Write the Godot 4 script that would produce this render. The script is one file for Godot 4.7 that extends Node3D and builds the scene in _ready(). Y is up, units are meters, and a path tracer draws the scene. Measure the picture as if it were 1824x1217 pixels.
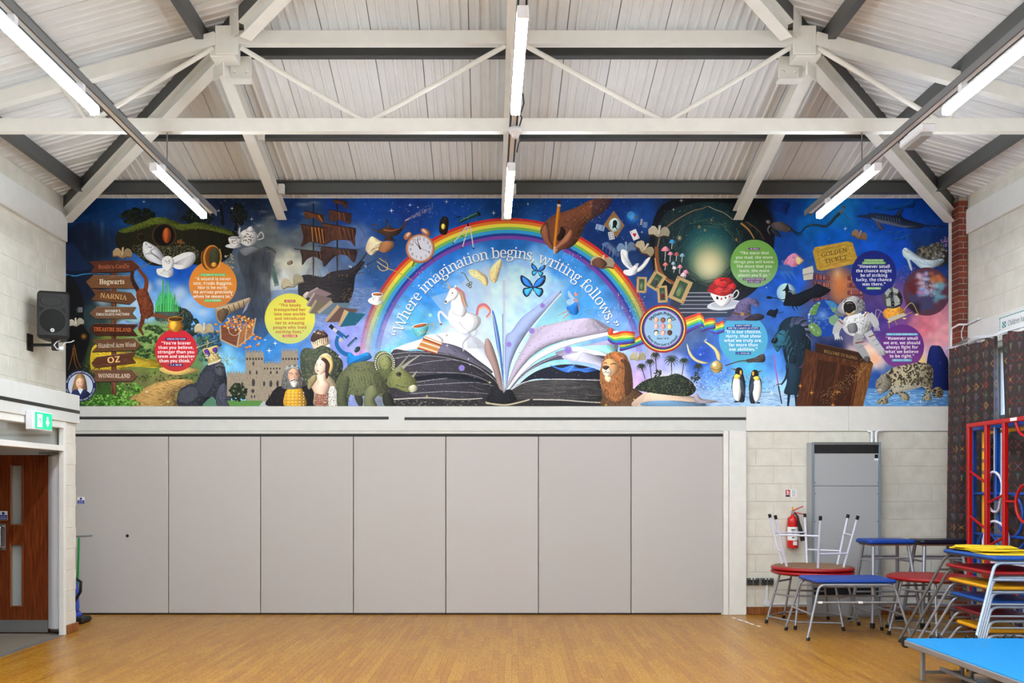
extends Node3D

# ---------------------------------------------------------------- camera, sky, exposure
const EYE := 1.62
const FOCAL := 1640.0          # pixels, for a 1824 x 1217 picture
const BACK := -11.8            # the mural wall
const LEFT := -5.4
const RIGHT := 5.94
const EAVES := 5.347           # height of the ceiling where it meets the walls
const PITCH := 0.27            # rise of the roof for each metre in
const MIDX := 0.27             # the ridge

func _ready() -> void:
	var cam := Camera3D.new()
	cam.name = "camera"
	cam.projection = Camera3D.PROJECTION_FRUSTUM
	cam.near = 0.05
	cam.far = 200.0
	cam.size = 0.05 * 1217.0 / FOCAL
	cam.frustum_offset = Vector2(44.0, 261.5) / FOCAL * 0.05   # a shift lens: verticals stay upright
	cam.position = Vector3(0, EYE, 0)
	add_child(cam)
	cam.current = true

	var env := Environment.new()
	env.background_mode = Environment.BG_SKY
	var sky := Sky.new()
	var sm := ProceduralSkyMaterial.new()
	sm.sky_top_color = Color(0.55, 0.68, 0.88)
	sm.sky_horizon_color = Color(0.86, 0.9, 0.95)
	sm.ground_horizon_color = Color(0.6, 0.6, 0.58)
	sm.ground_bottom_color = Color(0.4, 0.4, 0.38)
	sm.sky_energy_multiplier = 2.2
	sm.ground_energy_multiplier = 1.6
	sky.sky_material = sm
	env.sky = sky
	env.tonemap_mode = Environment.TONE_MAPPER_LINEAR
	env.tonemap_exposure = 1.72
	env.sdfgi_enabled = true
	env.ssao_enabled = true
	env.ssil_enabled = true
	var we := WorldEnvironment.new()
	we.name = "world_environment"
	we.environment = env
	add_child(we)

	make_materials()
	build_shell()
	build_roof()
	build_lights()
	build_left_side()
	build_back_wall_things()
	build_right_side()
	build_gym_tables()
	build_mural()

# ---------------------------------------------------------------- small helpers
var taken := {}
func numbered(n: String) -> String:
	if not taken.has(n):
		taken[n] = 0
		return n
	taken[n] += 1
	return "%s_%03d" % [n, taken[n]]

func thing(called: String, label: String, category: String, at := Vector3.ZERO, turn := 0.0, group := "") -> Node3D:
	var o := Node3D.new()
	o.name = numbered(called)
	add_child(o)
	o.position = at
	o.rotation.y = turn
	tag(o, label, category, group)
	return o

func tag(o: Node3D, label: String, category: String, group := "", kind := "") -> void:
	o.set_meta("label", label)
	if category: o.set_meta("category", category)
	if group: o.set_meta("group", group)
	if kind: o.set_meta("kind", kind)

func struct(called: String, label: String, category: String) -> Node3D:
	var o := Node3D.new()
	o.name = called
	add_child(o)
	tag(o, label, category, "", "structure")
	return o

func put(parent: Node3D, called: String, mesh: Mesh, m: Material, at := Vector3.ZERO, turn := Vector3.ZERO) -> MeshInstance3D:
	var o := MeshInstance3D.new()
	o.name = called
	o.mesh = mesh
	o.material_override = m
	o.position = at
	o.rotation = turn
	parent.add_child(o, true)
	return o

func copy_of(o: Node3D, label: String, group := "") -> Node3D:
	var c: Node3D = o.duplicate()
	c.name = numbered(String(o.name).rstrip("_0123456789"))
	add_child(c)
	c.set_meta("label", label)
	if group: c.set_meta("group", group)
	return c

# mesh collector: clockwise front faces
class MB:
	var v := PackedVector3Array()
	var n := PackedVector3Array()
	var uv := PackedVector2Array()
	var ix := PackedInt32Array()
	var xf := Transform3D()
	func vert(p: Vector3, nn: Vector3, t := Vector2.ZERO) -> int:
		v.append(xf * p)
		n.append((xf.basis * nn).normalized())
		uv.append(t)
		return v.size() - 1
	func tri(a: Vector3, b: Vector3, c: Vector3, out: Vector3) -> void:
		var nn := (c - a).cross(b - a)
		if nn.length_squared() < 1e-18: return
		if nn.dot(out) < 0.0:
			var t := b
			b = c
			c = t
			nn = -nn
		nn = nn.normalized()
		var k := vert(a, nn)
		vert(b, nn)
		vert(c, nn)
		ix.append_array([k, k + 1, k + 2])
	func quad(a: Vector3, b: Vector3, c: Vector3, d: Vector3, out: Vector3) -> void:
		tri(a, b, c, out)
		tri(a, c, d, out)
	func quad_uv(a: Vector3, b: Vector3, c: Vector3, d: Vector3, ta: Vector2, tb: Vector2, tc: Vector2, td: Vector2, out: Vector3) -> void:
		var nn := (c - a).cross(b - a)
		var flip := nn.dot(out) < 0.0
		nn = nn.normalized() * (-1.0 if flip else 1.0)
		var k := vert(a, nn, ta)
		vert(b, nn, tb)
		vert(c, nn, tc)
		vert(d, nn, td)
		ix.append_array([k, k + 2, k + 1, k, k + 3, k + 2] if flip else [k, k + 1, k + 2, k, k + 2, k + 3])
	func box(c: Vector3, s: Vector3, b := 0.0) -> void:
		var h := s * 0.5
		if b <= 0.0:
			for ax in 3:
				for sg in [-1.0, 1.0]:
					var o := Vector3.ZERO
					o[ax] = sg
					var p := []
					for q in [[-1, -1], [1, -1], [1, 1], [-1, 1]]:
						var w := Vector3.ZERO
						w[ax] = sg * h[ax]
						w[(ax + 1) % 3] = q[0] * h[(ax + 1) % 3]
						w[(ax + 2) % 3] = q[1] * h[(ax + 2) % 3]
						p.append(c + w)
					quad(p[0], p[1], p[2], p[3], o)
			return
		b = minf(b, minf(h.x, minf(h.y, h.z)) * 0.9)
		for ax in 3:
			var a1 := (ax + 1) % 3
			var a2 := (ax + 2) % 3
			for sg in [-1.0, 1.0]:
				var o := Vector3.ZERO
				o[ax] = sg
				var p := []
				for q in [[-1, -1], [1, -1], [1, 1], [-1, 1]]:
					var w := Vector3.ZERO
					w[ax] = sg * h[ax]
					w[a1] = q[0] * (h[a1] - b)
					w[a2] = q[1] * (h[a2] - b)
					p.append(c + w)
				quad(p[0], p[1], p[2], p[3], o)
				# the chamfer between this side and the next axis' sides
				for s2 in [-1.0, 1.0]:
					var e := []
					for q in [-1.0, 1.0]:
						var w1 := Vector3.ZERO
						w1[ax] = sg * h[ax]
						w1[a1] = s2 * (h[a1] - b)
						w1[a2] = q * (h[a2] - b)
						var w2 := Vector3.ZERO
						w2[ax] = sg * (h[ax] - b)
						w2[a1] = s2 * h[a1]
						w2[a2] = q * (h[a2] - b)
						e.append([c + w1, c + w2])
					var od := Vector3.ZERO
					od[ax] = sg
					od[a1] = s2
					quad(e[0][0], e[0][1], e[1][1], e[1][0], od)
		for sx in [-1.0, 1.0]:
			for sy in [-1.0, 1.0]:
				for sz in [-1.0, 1.0]:
					var sgn := Vector3(sx, sy, sz)
					var m := h - Vector3(b, b, b)
					tri(c + sgn * Vector3(h.x, m.y, m.z), c + sgn * Vector3(m.x, h.y, m.z), c + sgn * Vector3(m.x, m.y, h.z), sgn)
	func tube(pts: Array, r, sides := 10, closed := false, caps := true) -> void:
		var m := pts.size()
		var tang := []
		for i in m:
			var a: Vector3 = pts[(i - 1 + m) % m] if closed or i > 0 else pts[i]
			var b: Vector3 = pts[(i + 1) % m] if closed or i < m - 1 else pts[i]
			tang.append((b - a).normalized())
		var t0: Vector3 = tang[0]
		var side := t0.cross(Vector3.UP if absf(t0.y) < 0.9 else Vector3.RIGHT).normalized()
		var rings := []
		for i in m:
			var t: Vector3 = tang[i]
			side = (side - t * side.dot(t)).normalized()
			var up := t.cross(side)
			var rr: float = r[i] if r is Array else r
			var first := v.size()
			for k in sides + 1:
				var an := TAU * k / sides
				var d := side * cos(an) + up * sin(an)
				vert(pts[i] + d * rr, d, Vector2(float(k) / sides, float(i)))
			rings.append(first)
		var segs := m if closed else m - 1
		for i in segs:
			var a: int = rings[i]
			var b: int = rings[(i + 1) % m]
			for k in sides:
				ix.append_array([a + k, b + k, a + k + 1, a + k + 1, b + k, b + k + 1])
		if caps and not closed:
			for e in [0, m - 1]:
				var out: Vector3 = -tang[0] if e == 0 else tang[m - 1]
				var f: int = rings[e]
				for k in range(1, sides - 1):
					var inv := xf.affine_inverse()
					tri(inv * v[f], inv * v[f + k], inv * v[f + k + 1], out)
	func lathe(profile: Array, seg := 24) -> void:
		# profile: [radius, y] from bottom to top, outside to the right
		var rows := []
		for i in profile.size():
			var pr: Array = profile[i]
			var pa: Array = profile[maxi(i - 1, 0)]
			var pb: Array = profile[mini(i + 1, profile.size() - 1)]
			var tn := Vector2(float(pb[0]) - float(pa[0]), float(pb[1]) - float(pa[1])).normalized()
			var nn := Vector2(tn.y, -tn.x)
			var first := v.size()
			for k in seg + 1:
				var an := TAU * k / seg
				vert(Vector3(cos(an) * pr[0], pr[1], sin(an) * pr[0]), Vector3(cos(an) * nn.x, nn.y, sin(an) * nn.x), Vector2(float(k) / seg, float(i)))
			rows.append(first)
		for i in profile.size() - 1:
			var a: int = rows[i]
			var b: int = rows[i + 1]
			for k in seg:
				ix.append_array([a + k, a + k + 1, b + k + 1, a + k, b + k + 1, b + k])
	func prism(poly: PackedVector2Array, z0: float, z1: float) -> void:
		var t := Geometry2D.triangulate_polygon(poly)
		for i in range(0, t.size(), 3):
			for z in [[z0, -1.0], [z1, 1.0]]:
				tri(Vector3(poly[t[i]].x, poly[t[i]].y, z[0]), Vector3(poly[t[i + 1]].x, poly[t[i + 1]].y, z[0]), Vector3(poly[t[i + 2]].x, poly[t[i + 2]].y, z[0]), Vector3(0, 0, z[1] * signf(z1 - z0)))
		var cw := Geometry2D.is_polygon_clockwise(poly)
		for i in poly.size():
			var a := poly[i]
			var b := poly[(i + 1) % poly.size()]
			var d := b - a
			var o := Vector3(d.y, -d.x, 0) * (1.0 if not cw else -1.0)
			quad(Vector3(a.x, a.y, z0), Vector3(b.x, b.y, z0), Vector3(b.x, b.y, z1), Vector3(a.x, a.y, z1), o)
	func done(into: ArrayMesh = null) -> ArrayMesh:
		var arr := []
		arr.resize(Mesh.ARRAY_MAX)
		arr[Mesh.ARRAY_VERTEX] = v
		arr[Mesh.ARRAY_NORMAL] = n
		arr[Mesh.ARRAY_TEX_UV] = uv
		arr[Mesh.ARRAY_INDEX] = ix
		var me := into if into else ArrayMesh.new()
		me.add_surface_from_arrays(Mesh.PRIMITIVE_TRIANGLES, arr)
		return me

var box_cache := {}
func bx(s: Vector3, b := 0.004) -> ArrayMesh:
	var key := [s, b]
	if not box_cache.has(key):
		var mb := MB.new()
		mb.box(Vector3.ZERO, s, b)
		box_cache[key] = mb.done()
	return box_cache[key]

# a box from one corner to the other, in world coordinates
func span(parent: Node3D, called: String, a: Vector3, b: Vector3, m: Material, bev := 0.004) -> MeshInstance3D:
	var lo := Vector3(minf(a.x, b.x), minf(a.y, b.y), minf(a.z, b.z))
	var hi := Vector3(maxf(a.x, b.x), maxf(a.y, b.y), maxf(a.z, b.z))
	return put(parent, called, bx(hi - lo, bev), m, (lo + hi) * 0.5 - parent.position)

func rod(parent: Node3D, called: String, pts: Array, r, m: Material, sides := 10, closed := false) -> MeshInstance3D:
	var mb := MB.new()
	mb.tube(pts, r, sides, closed)
	return put(parent, called, mb.done(), m)

# corners of a path rounded with arcs
func rounded(pts: Array, r: float, n := 6) -> Array:
	var out := [pts[0]]
	for i in range(1, pts.size() - 1):
		var p: Vector3 = pts[i]
		var a: Vector3 = (pts[i - 1] - p)
		var b: Vector3 = (pts[i + 1] - p)
		var k := minf(r, minf(a.length(), b.length()) * 0.45)
		var s := p + a.normalized() * k
		var e := p + b.normalized() * k
		for j in n + 1:
			var t := float(j) / n
			out.append(s.lerp(p, t).lerp(p.lerp(e, t), t))
	out.append(pts[-1])
	return out

# a rolled steel section along a line; profile in (across, up)
func section(a: Vector3, b: Vector3, up: Vector3, profile: Array) -> ArrayMesh:
	var mb := MB.new()
	var t := (b - a).normalized()
	var u := (up - t * up.dot(t)).normalized()
	var s := t.cross(u)
	mb.xf = Transform3D(Basis(s, u, -t), a)
	var poly := PackedVector2Array()
	for p in profile: poly.append(Vector2(p[0], p[1]))
	mb.prism(poly, 0.0, -(b - a).length())
	return mb.done()

func ibeam(w: float, h: float, tf := 0.012, tw := 0.009) -> Array:
	# hangs below its line: top at 0
	var x := w / 2.0
	var q := tw / 2.0
	return [[-x, 0], [-x, -tf], [-q, -tf - 0.004], [-q, -h + tf + 0.004], [-x, -h + tf], [-x, -h], [x, -h], [x, -h + tf], [q, -h + tf + 0.004], [q, -tf - 0.004], [x, -tf], [x, 0]]

func channel(w: float, h: float, t := 0.01) -> Array:
	var x := w / 2.0
	return [[-x, 0], [-x, -h], [x, -h], [x, -h + t], [-x + t, -h + t], [-x + t, -t], [x, -t], [x, 0]]

# ---------------------------------------------------------------- materials
var M := {}
func paint(called: String, c: Color, rough := 0.6, metal := 0.0) -> StandardMaterial3D:
	var m := StandardMaterial3D.new()
	m.resource_name = called
	m.albedo_color = c
	m.roughness = rough
	m.metallic = metal
	M[called] = m
	return m

func noise_tex(freq: float, lo: Color, hi: Color, size := 256, seed_ := 1, stretch := Vector2.ONE, octaves := 4) -> ImageTexture:
	var f := FastNoiseLite.new()
	f.seed = seed_
	f.frequency = freq
	f.fractal_octaves = octaves
	var im := Image.create(size, size, false, Image.FORMAT_RGB8)
	for y in size:
		for x in size:
			# wraps: blended across both edges
			var u := float(x) / size
			var w := float(y) / size
			var a := f.get_noise_2d(x * stretch.x, y * stretch.y)
			var b := f.get_noise_2d((x - size) * stretch.x, y * stretch.y)
			var c := f.get_noise_2d(x * stretch.x, (y - size) * stretch.y)
			var d := f.get_noise_2d((x - size) * stretch.x, (y - size) * stretch.y)
			var n := lerpf(lerpf(a, b, u), lerpf(c, d, u), w)
			im.set_pixel(x, y, lo.lerp(hi, clampf(n * 1.1 + 0.5, 0.0, 1.0)))
	return ImageTexture.create_from_image(im)

func textured(m: StandardMaterial3D, t: Texture2D, scale: Vector3) -> void:
	m.albedo_texture = t
	m.uv1_triplanar = true
	m.uv1_world_triplanar = true
	m.uv1_scale = scale

func make_materials() -> void:
	var soft := noise_tex(0.03, Color(0.97, 0.97, 0.97), Color(1, 1, 1), 256, 3)
	var grime := noise_tex(0.018, Color(0.93, 0.925, 0.91), Color(1, 1, 1), 256, 9)
	# cream painted blockwork, three nearby mixes
	for i in 3:
		var m := paint("block%d" % i, [Color(0.88, 0.862, 0.815), Color(0.874, 0.857, 0.81), Color(0.885, 0.867, 0.819)][i], 0.55)
		textured(m, grime, Vector3(0.9, 0.9, 0.9))
	textured(paint("mortar", Color(0.86, 0.84, 0.79), 0.7), soft, Vector3.ONE)
	textured(paint("white_paint", Color(0.9, 0.89, 0.865), 0.45), soft, Vector3(0.7, 0.7, 0.7))
	textured(paint("trim_white", Color(0.815, 0.815, 0.795), 0.38), soft, Vector3(0.7, 0.7, 0.7))
	textured(paint("steel_white", Color(0.905, 0.895, 0.865), 0.4), soft, Vector3(0.6, 0.6, 0.6))
	textured(paint("steel_dark", Color(0.31, 0.31, 0.305), 0.5), soft, Vector3(0.6, 0.6, 0.6))
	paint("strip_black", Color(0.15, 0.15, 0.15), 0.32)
	textured(paint("ceiling0", Color(0.88, 0.88, 0.875), 0.45), soft, Vector3(0.5, 0.5, 0.5))
	textured(paint("ceiling1", Color(0.868, 0.868, 0.863), 0.45), soft, Vector3(0.5, 0.5, 0.5))
	paint("ceiling_back", Color(0.62, 0.61, 0.6), 0.8)
	var vinyl := noise_tex(0.2, Color(0.965, 0.962, 0.96), Color(1, 1, 1), 256, 12, Vector2(3.0, 0.6))
	for i in 3:
		textured(paint("partition%d" % i, [Color(0.735, 0.715, 0.70), Color(0.725, 0.705, 0.692), Color(0.742, 0.72, 0.708)][i], 0.55), vinyl, Vector3(1.4, 1.4, 1.4))
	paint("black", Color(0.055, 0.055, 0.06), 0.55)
	paint("rubber", Color(0.045, 0.045, 0.045), 0.75)
	paint("speaker_black", Color(0.095, 0.095, 0.1), 0.5)
	paint("speaker_cloth", Color(0.06, 0.06, 0.062), 0.85)
	paint("chrome", Color(0.8, 0.8, 0.82), 0.25, 1.0)
	paint("tube_grey", Color(0.62, 0.63, 0.66), 0.36, 0.55)
	paint("tube_blueish", Color(0.68, 0.73, 0.8), 0.36, 0.5)
	paint("tube_dull", Color(0.42, 0.41, 0.40), 0.42, 0.4)
	paint("tube_white", Color(0.82, 0.82, 0.88), 0.35)
	paint("galvanised", Color(0.46, 0.46, 0.46), 0.5, 0.3)
	paint("steel_plate", Color(0.7, 0.71, 0.72), 0.32, 0.8)
	paint("pvc_white", Color(0.9, 0.9, 0.92), 0.35)
	paint("pad_blue", Color(0.0, 0.24, 0.6), 0.45)
	paint("pad_navy", Color(0.03, 0.04, 0.14), 0.35)
	paint("pad_red", Color(0.62, 0.03, 0.07), 0.42)
	paint("pad_yellow", Color(0.93, 0.66, 0.03), 0.42)
	paint("pad_midblue", Color(0.05, 0.3, 0.62), 0.42)
	paint("pad_maroon", Color(0.43, 0.04, 0.09), 0.42)
	paint("sheet_yellow", Color(0.97, 0.84, 0.13), 0.5)
	paint("deck_cyan", Color(0.0, 0.55, 0.82), 0.5)
	paint("gate_red", Color(0.7, 0.03, 0.03), 0.35)
	paint("gate_blue", Color(0.03, 0.3, 0.68), 0.35)
	paint("gate_yellow", Color(0.92, 0.65, 0.03), 0.35)
	paint("ext_red", Color(0.78, 0.05, 0.04), 0.3)
	paint("panel_grey", Color(0.66, 0.665, 0.67), 0.4)
	paint("rail_blue_grey", Color(0.47, 0.53, 0.58), 0.4)
	paint("socket_grey", Color(0.42, 0.43, 0.42), 0.4, 0.4)
	paint("sign_blue", Color(0.05, 0.2, 0.6), 0.4)
	paint("sign_red", Color(0.75, 0.08, 0.18), 0.4)
	paint("sign_teal", Color(0.18, 0.55, 0.55), 0.5)
	paint("sign_grey", Color(0.42, 0.44, 0.45), 0.5)
	paint("machine_blue", Color(0.16, 0.3, 0.75), 0.35)
	paint("pole_green", Color(0.05, 0.55, 0.25), 0.35)
	paint("carpet", Color(0.52, 0.47, 0.41), 0.95)
	M.carpet.albedo_texture = noise_tex(0.3, Color(0.75, 0.75, 0.75), Color(1, 1, 1), 128, 5)
	M.carpet.uv1_triplanar = true
	paint("paper", Color(0.93, 0.93, 0.92), 0.6)
	var cork := paint("board_brown", Color(0.62, 0.46, 0.33), 0.7)
	cork.albedo_texture = noise_tex(0.25, Color(0.7, 0.7, 0.7), Color(1.0, 1.0, 1.0), 128, 6)
	cork.uv1_triplanar = true
	cork.uv1_scale = Vector3(3, 3, 3)
	# varnished hardwood strips: grain runs with the boards
	var grain_im := noise_tex(0.05, Color(0.6, 0.53, 0.44), Color(1, 1, 1), 512, 21, Vector2(3.4, 0.16)).get_image()
	var gr := RandomNumberGenerator.new()
	gr.seed = 66
	for k in 520:
		# pores, old scratches and worn varnish, all along the grain
		var c: Color = [Color(0.6, 0.5, 0.42), Color(0.7, 0.62, 0.55), Color(1, 1, 1), Color(1, 1, 1)][gr.randi_range(0, 3)]
		grain_im.fill_rect(Rect2i(gr.randi_range(0, 510), gr.randi_range(0, 480), gr.randi_range(1, 2), gr.randi_range(8, 60)), c)
	var grain := ImageTexture.create_from_image(grain_im)
	var tones := [Color(0.815, 0.59, 0.185), Color(0.795, 0.563, 0.17), Color(0.835, 0.617, 0.21), Color(0.775, 0.537, 0.155), Color(0.81, 0.58, 0.18), Color(0.757, 0.52, 0.155)]
	for i in 6:
		var m := paint("strip%d" % i, tones[i], 0.3)
		m.albedo_texture = grain
		m.metallic_specular = 0.42
		m.uv1_triplanar = true
		m.uv1_scale = Vector3(1.6, 1.6, 1.6)
		m.uv1_offset = Vector3(0.17 * i, 0.1, 0.23 * i)
	paint("subfloor", Color(0.34, 0.22, 0.1), 0.7)
	var wood := noise_tex(0.05, Color(0.66, 0.6, 0.56), Color(1, 1, 1), 256, 31, Vector2(2.6, 0.2))
	var dm := paint("door_wood", Color(0.53, 0.25, 0.10), 0.35)
	textured(dm, wood, Vector3(1.0, 1.0, 1.0))
	var sk := paint("skirting_wood", Color(0.62, 0.38, 0.19), 0.4)
	textured(sk, wood, Vector3(1, 1, 1))
	for i in 4:
		var b := paint("brick%d" % i, [Color(0.50, 0.22, 0.155), Color(0.46, 0.195, 0.14), Color(0.54, 0.245, 0.17), Color(0.43, 0.19, 0.145)][i], 0.8)
		textured(b, grime, Vector3(3, 3, 3))
	paint("brick_mortar", Color(0.6, 0.545, 0.48), 0.9)
	var g := paint("glass", Color(0.92, 0.97, 0.95, 0.12), 0.03)
	g.transparency = BaseMaterial3D.TRANSPARENCY_ALPHA
	var lamp := paint("lamp_glow", Color(1, 1, 1), 0.4)
	lamp.emission_enabled = true
	lamp.emission = Color(0.915, 0.962, 1.0)
	lamp.emission_energy_multiplier = 60.0
	var ex := paint("exit_green", Color(0.05, 0.6, 0.42), 0.4)
	ex.emission_enabled = true
	ex.emission = Color(0.03, 0.72, 0.5)
	ex.emission_energy_multiplier = 0.75
	var exw := paint("exit_white", Color(1, 1, 1), 0.4)
	exw.emission_enabled = true
	exw.emission = Color(0.85, 1.0, 0.95)
	exw.emission_energy_multiplier = 1.0

# lettering: one mesh for a line of text, standing on its baseline, centred in x
func letters(text: String, size: float, depth := 0.002, serif := false, weight := 400) -> TextMesh:
	var f := SystemFont.new()
	f.font_names = PackedStringArray(["Droid Serif" if serif else "Droid Sans"])
	f.font_weight = weight
	var t := TextMesh.new()
	t.font = f
	t.text = text
	t.font_size = 64
	t.pixel_size = size / 64.0
	t.depth = depth
	t.curve_step = 1.0
	return t

# ---------------------------------------------------------------- the room
# painted blocks laid in stretcher bond on a wall face: origin = lower corner, along = unit vector, out = normal
func blockwork(parent: Node3D, origin: Vector3, along: Vector3, out: Vector3, length: float, height: float, start := 0.0, course := 0.225, row_shift := 0) -> void:
	var rng := RandomNumberGenerator.new()
	rng.seed = 77 + int(length * 100) + int(origin.x * 10)
	var rows := int(ceil(height / course - 0.02))
	var basis := Basis(along, Vector3.UP, along.cross(Vector3.UP))
	for r in rows:
		var y0 := r * course
		var y1 := minf(y0 + course, height)
		var x := start - (0.225 if (r + row_shift) % 2 else 0.45)
		while x < length - 0.01:
			var a := maxf(x, 0.0) + 0.003
			var b := minf(x + 0.45, length) - 0.003
			x += 0.45
			if b - a < 0.03: continue
			var o := put(parent, "block", bx(Vector3(snappedf(b - a, 0.001), snappedf(y1 - y0 - 0.006, 0.001), 0.02), 0.003), M["block%d" % rng.randi_range(0, 2)])
			o.transform = Transform3D(basis, origin + along * ((a + b) * 0.5) + Vector3.UP * ((y0 + y1) * 0.5) + out * rng.randf_range(-0.0015, 0.0005))

const WR := 6.06     # face of the right wall
const LOBBY := -4.67 # face of the low wall on the left
const REAR := 3.5

func build_shell() -> void:
	# floor
	var fl := struct("floor", "varnished golden hardwood strip floor of the hall, scuffed in places", "floor")
	span(fl, "subfloor", Vector3(LEFT - 0.3, -0.3, BACK - 0.2), Vector3(WR + 0.3, -0.012, REAR + 0.2), M.subfloor, 0.0)
	var rng := RandomNumberGenerator.new()
	rng.seed = 5
	var turn := -0.03
	var fb := Basis(Vector3.UP, turn)
	var lens := [0.42, 0.56, 0.7, 0.86]
	var meshes := []
	for l in lens: meshes.append(bx(Vector3(0.0595, 0.012, l - 0.0008), 0.0009))
	var boards := []
	for i in range(-96, 105):
		var x := i * 0.06
		var z := 4.2 - rng.randf() * 0.8
		while z > -12.6:
			var k := rng.randi_range(0, 3)
			z -= lens[k] / 2.0
			var p := fb * Vector3(x, -0.006, z)
			z -= lens[k] / 2.0
			if p.z < BACK - 0.55 or p.z > REAR or p.x < LEFT - 0.02 or p.x > WR + 0.02: continue
			if p.x < LOBBY - 0.03 and p.z > -10.0: continue
			boards.append([p, k, rng.randi_range(0, 5) if rng.randf() < 0.75 else rng.randi_range(0, 2)])
	# the 300 that show largest stay single boards, the rest join
	var ranked := []
	for b in boards:
		var d: float = -b[0].z
		var sx: float = b[0].x / maxf(d, 0.1)
		var seen: bool = d > 7.5 and sx > -0.54 and sx < 0.59
		ranked.append([(1.0 / (d * d * d) * lens[b[1]]) if seen else 0.0, b])
	ranked.sort_custom(func(p, q): return p[0] > q[0])
	var rest := []
	for i in 6: rest.append(MB.new())
	for i in ranked.size():
		var b: Array = ranked[i][1]
		if i < 300:
			put(fl, "board", meshes[b[1]], M["strip%d" % b[2]], b[0], Vector3(0, turn, 0))
		else:
			var mb: MB = rest[b[2]]
			mb.xf = Transform3D(fb, b[0])
			var h := Vector3(0.02975, 0.006, lens[b[1]] / 2.0 - 0.0005)
			var c := 0.0009
			var top := []
			for q in [[-1, -1], [1, -1], [1, 1], [-1, 1]]: top.append([Vector3(q[0] * (h.x - c), h.y, q[1] * (h.z - c)), Vector3(q[0] * h.x, h.y - c, q[1] * h.z)])
			mb.quad(top[0][0], top[1][0], top[2][0], top[3][0], Vector3.UP)
			for q in 4:
				var w: Array = top[q]
				var e: Array = top[(q + 1) % 4]
				mb.quad(w[0], e[0], e[1], w[1], Vector3(w[1].x + e[1].x, h.x, w[1].z + e[1].z))
	var field := ArrayMesh.new()
	for i in 6:
		rest[i].done(field)
		field.surface_set_material(i, M["strip%d" % i])
	var fo := MeshInstance3D.new()
	fo.name = "board_field"
	fo.mesh = field
	fo.set_meta("kind", "stuff")
	fl.add_child(fo)
	# a worn streak of white paint by the partition post
	for q in [[3.08, -11.5, 0.1], [3.11, -11.3, 0.16], [3.135, -11.12, 0.12], [3.155, -10.98, 0.1], [3.185, -10.8, 0.09]]:
		put(fl, "paint_mark", bx(Vector3(0.03, 0.0012, q[2]), 0.0), M.paper, Vector3(q[0], 0.0006, q[1]), Vector3(0, 0.12, 0))

	# back wall: plain above, blocks at the lower right
	var wb := struct("wall_back", "end wall of the hall, painted cream blocks right of the folding partition", "wall")
	span(wb, "upper_wall", Vector3(LEFT - 0.2, 2.36, BACK - 0.25), Vector3(WR + 0.2, EAVES + 0.1, BACK), M.white_paint, 0.0)
	span(wb, "lower_wall", Vector3(3.0, 0, BACK - 0.25), Vector3(WR + 0.2, 2.36, BACK - 0.006), M.mortar, 0.0)
	span(wb, "partition_recess", Vector3(LEFT - 0.2, 0, BACK - 0.3), Vector3(3.0, 2.36, BACK - 0.16), M.white_paint, 0.0)
	blockwork(wb, Vector3(3.31, 0.09, BACK - 0.01), Vector3.RIGHT, Vector3.BACK, WR - 3.31, 2.262, 0.132, 0.2262)
	# band under the mural: white boards carrying two black strips
	var t1 := struct("trim_1", "white painted band of boards below the mural with two black strips", "trim")
	var bz := BACK + 0.02
	span(t1, "band_board", Vector3(LEFT, 2.354, BACK - 0.005), Vector3(3.31, 2.668, bz), M.trim_white, 0.002)
	# black plastic display strips fixed along the boards, one a little higher than the other
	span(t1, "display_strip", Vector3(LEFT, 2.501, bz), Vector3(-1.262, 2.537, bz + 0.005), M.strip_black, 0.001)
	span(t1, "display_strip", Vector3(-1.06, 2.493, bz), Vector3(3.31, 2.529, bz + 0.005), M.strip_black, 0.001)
	span(t1, "end_board", Vector3(3.312, 2.354, BACK - 0.005), Vector3(4.62, 2.668, bz - 0.002), M.white_paint, 0.002)
	span(t1, "end_board", Vector3(4.623, 2.354, BACK - 0.005), Vector3(WR, 2.668, bz - 0.003), M.white_paint, 0.002)
	# jamb of the partition
	var t2 := struct("trim_2", "white painted jamb post at the end of the folding partition", "trim")
	span(t2, "jamb", Vector3(3.02, 0, BACK - 0.1), Vector3(3.085, 2.354, BACK + 0.03), M.white_paint)
	span(t2, "post", Vector3(3.09, 0, BACK - 0.05), Vector3(3.31, 2.354, BACK + 0.045), M.white_paint, 0.006)
	span(t2, "head", Vector3(LEFT, 2.318, BACK - 0.1), Vector3(3.09, 2.356, BACK + 0.012), M.trim_white, 0.002)
	var bb := struct("baseboard_back", "brown wooden skirting board along the block wall", "baseboard")
	span(bb, "skirting", Vector3(3.32, 0, BACK - 0.01), Vector3(WR, 0.1, BACK + 0.02), M.skirting_wood)

	# left wall above the lobby roof, and its recess
	var wl := struct("wall_left", "left wall of cream painted blocks above the lobby", "wall")
	span(wl, "backing", Vector3(LEFT - 0.25, 2.4, BACK - 0.2), Vector3(LEFT - 0.006, EAVES + 0.1, REAR), M.mortar, 0.0)
	span(wl, "backing", Vector3(LEFT - 0.25, 0, BACK - 0.2), Vector3(LEFT - 0.005, 2.4, -10.4), M.mortar, 0.0)
	blockwork(wl, Vector3(LEFT - 0.01, 2.66, BACK), Vector3.BACK, Vector3.RIGHT, 4.4, 2.1, 0.3)
	blockwork(wl, Vector3(LEFT - 0.01, 5.1, BACK), Vector3.BACK, Vector3.RIGHT, 4.4, 0.25, 0.1)
	span(wl, "ring_beam", Vector3(LEFT - 0.05, 4.76, BACK + 0.05), Vector3(LEFT + 0.045, 5.1, REAR), M.white_paint, 0.006)
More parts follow.
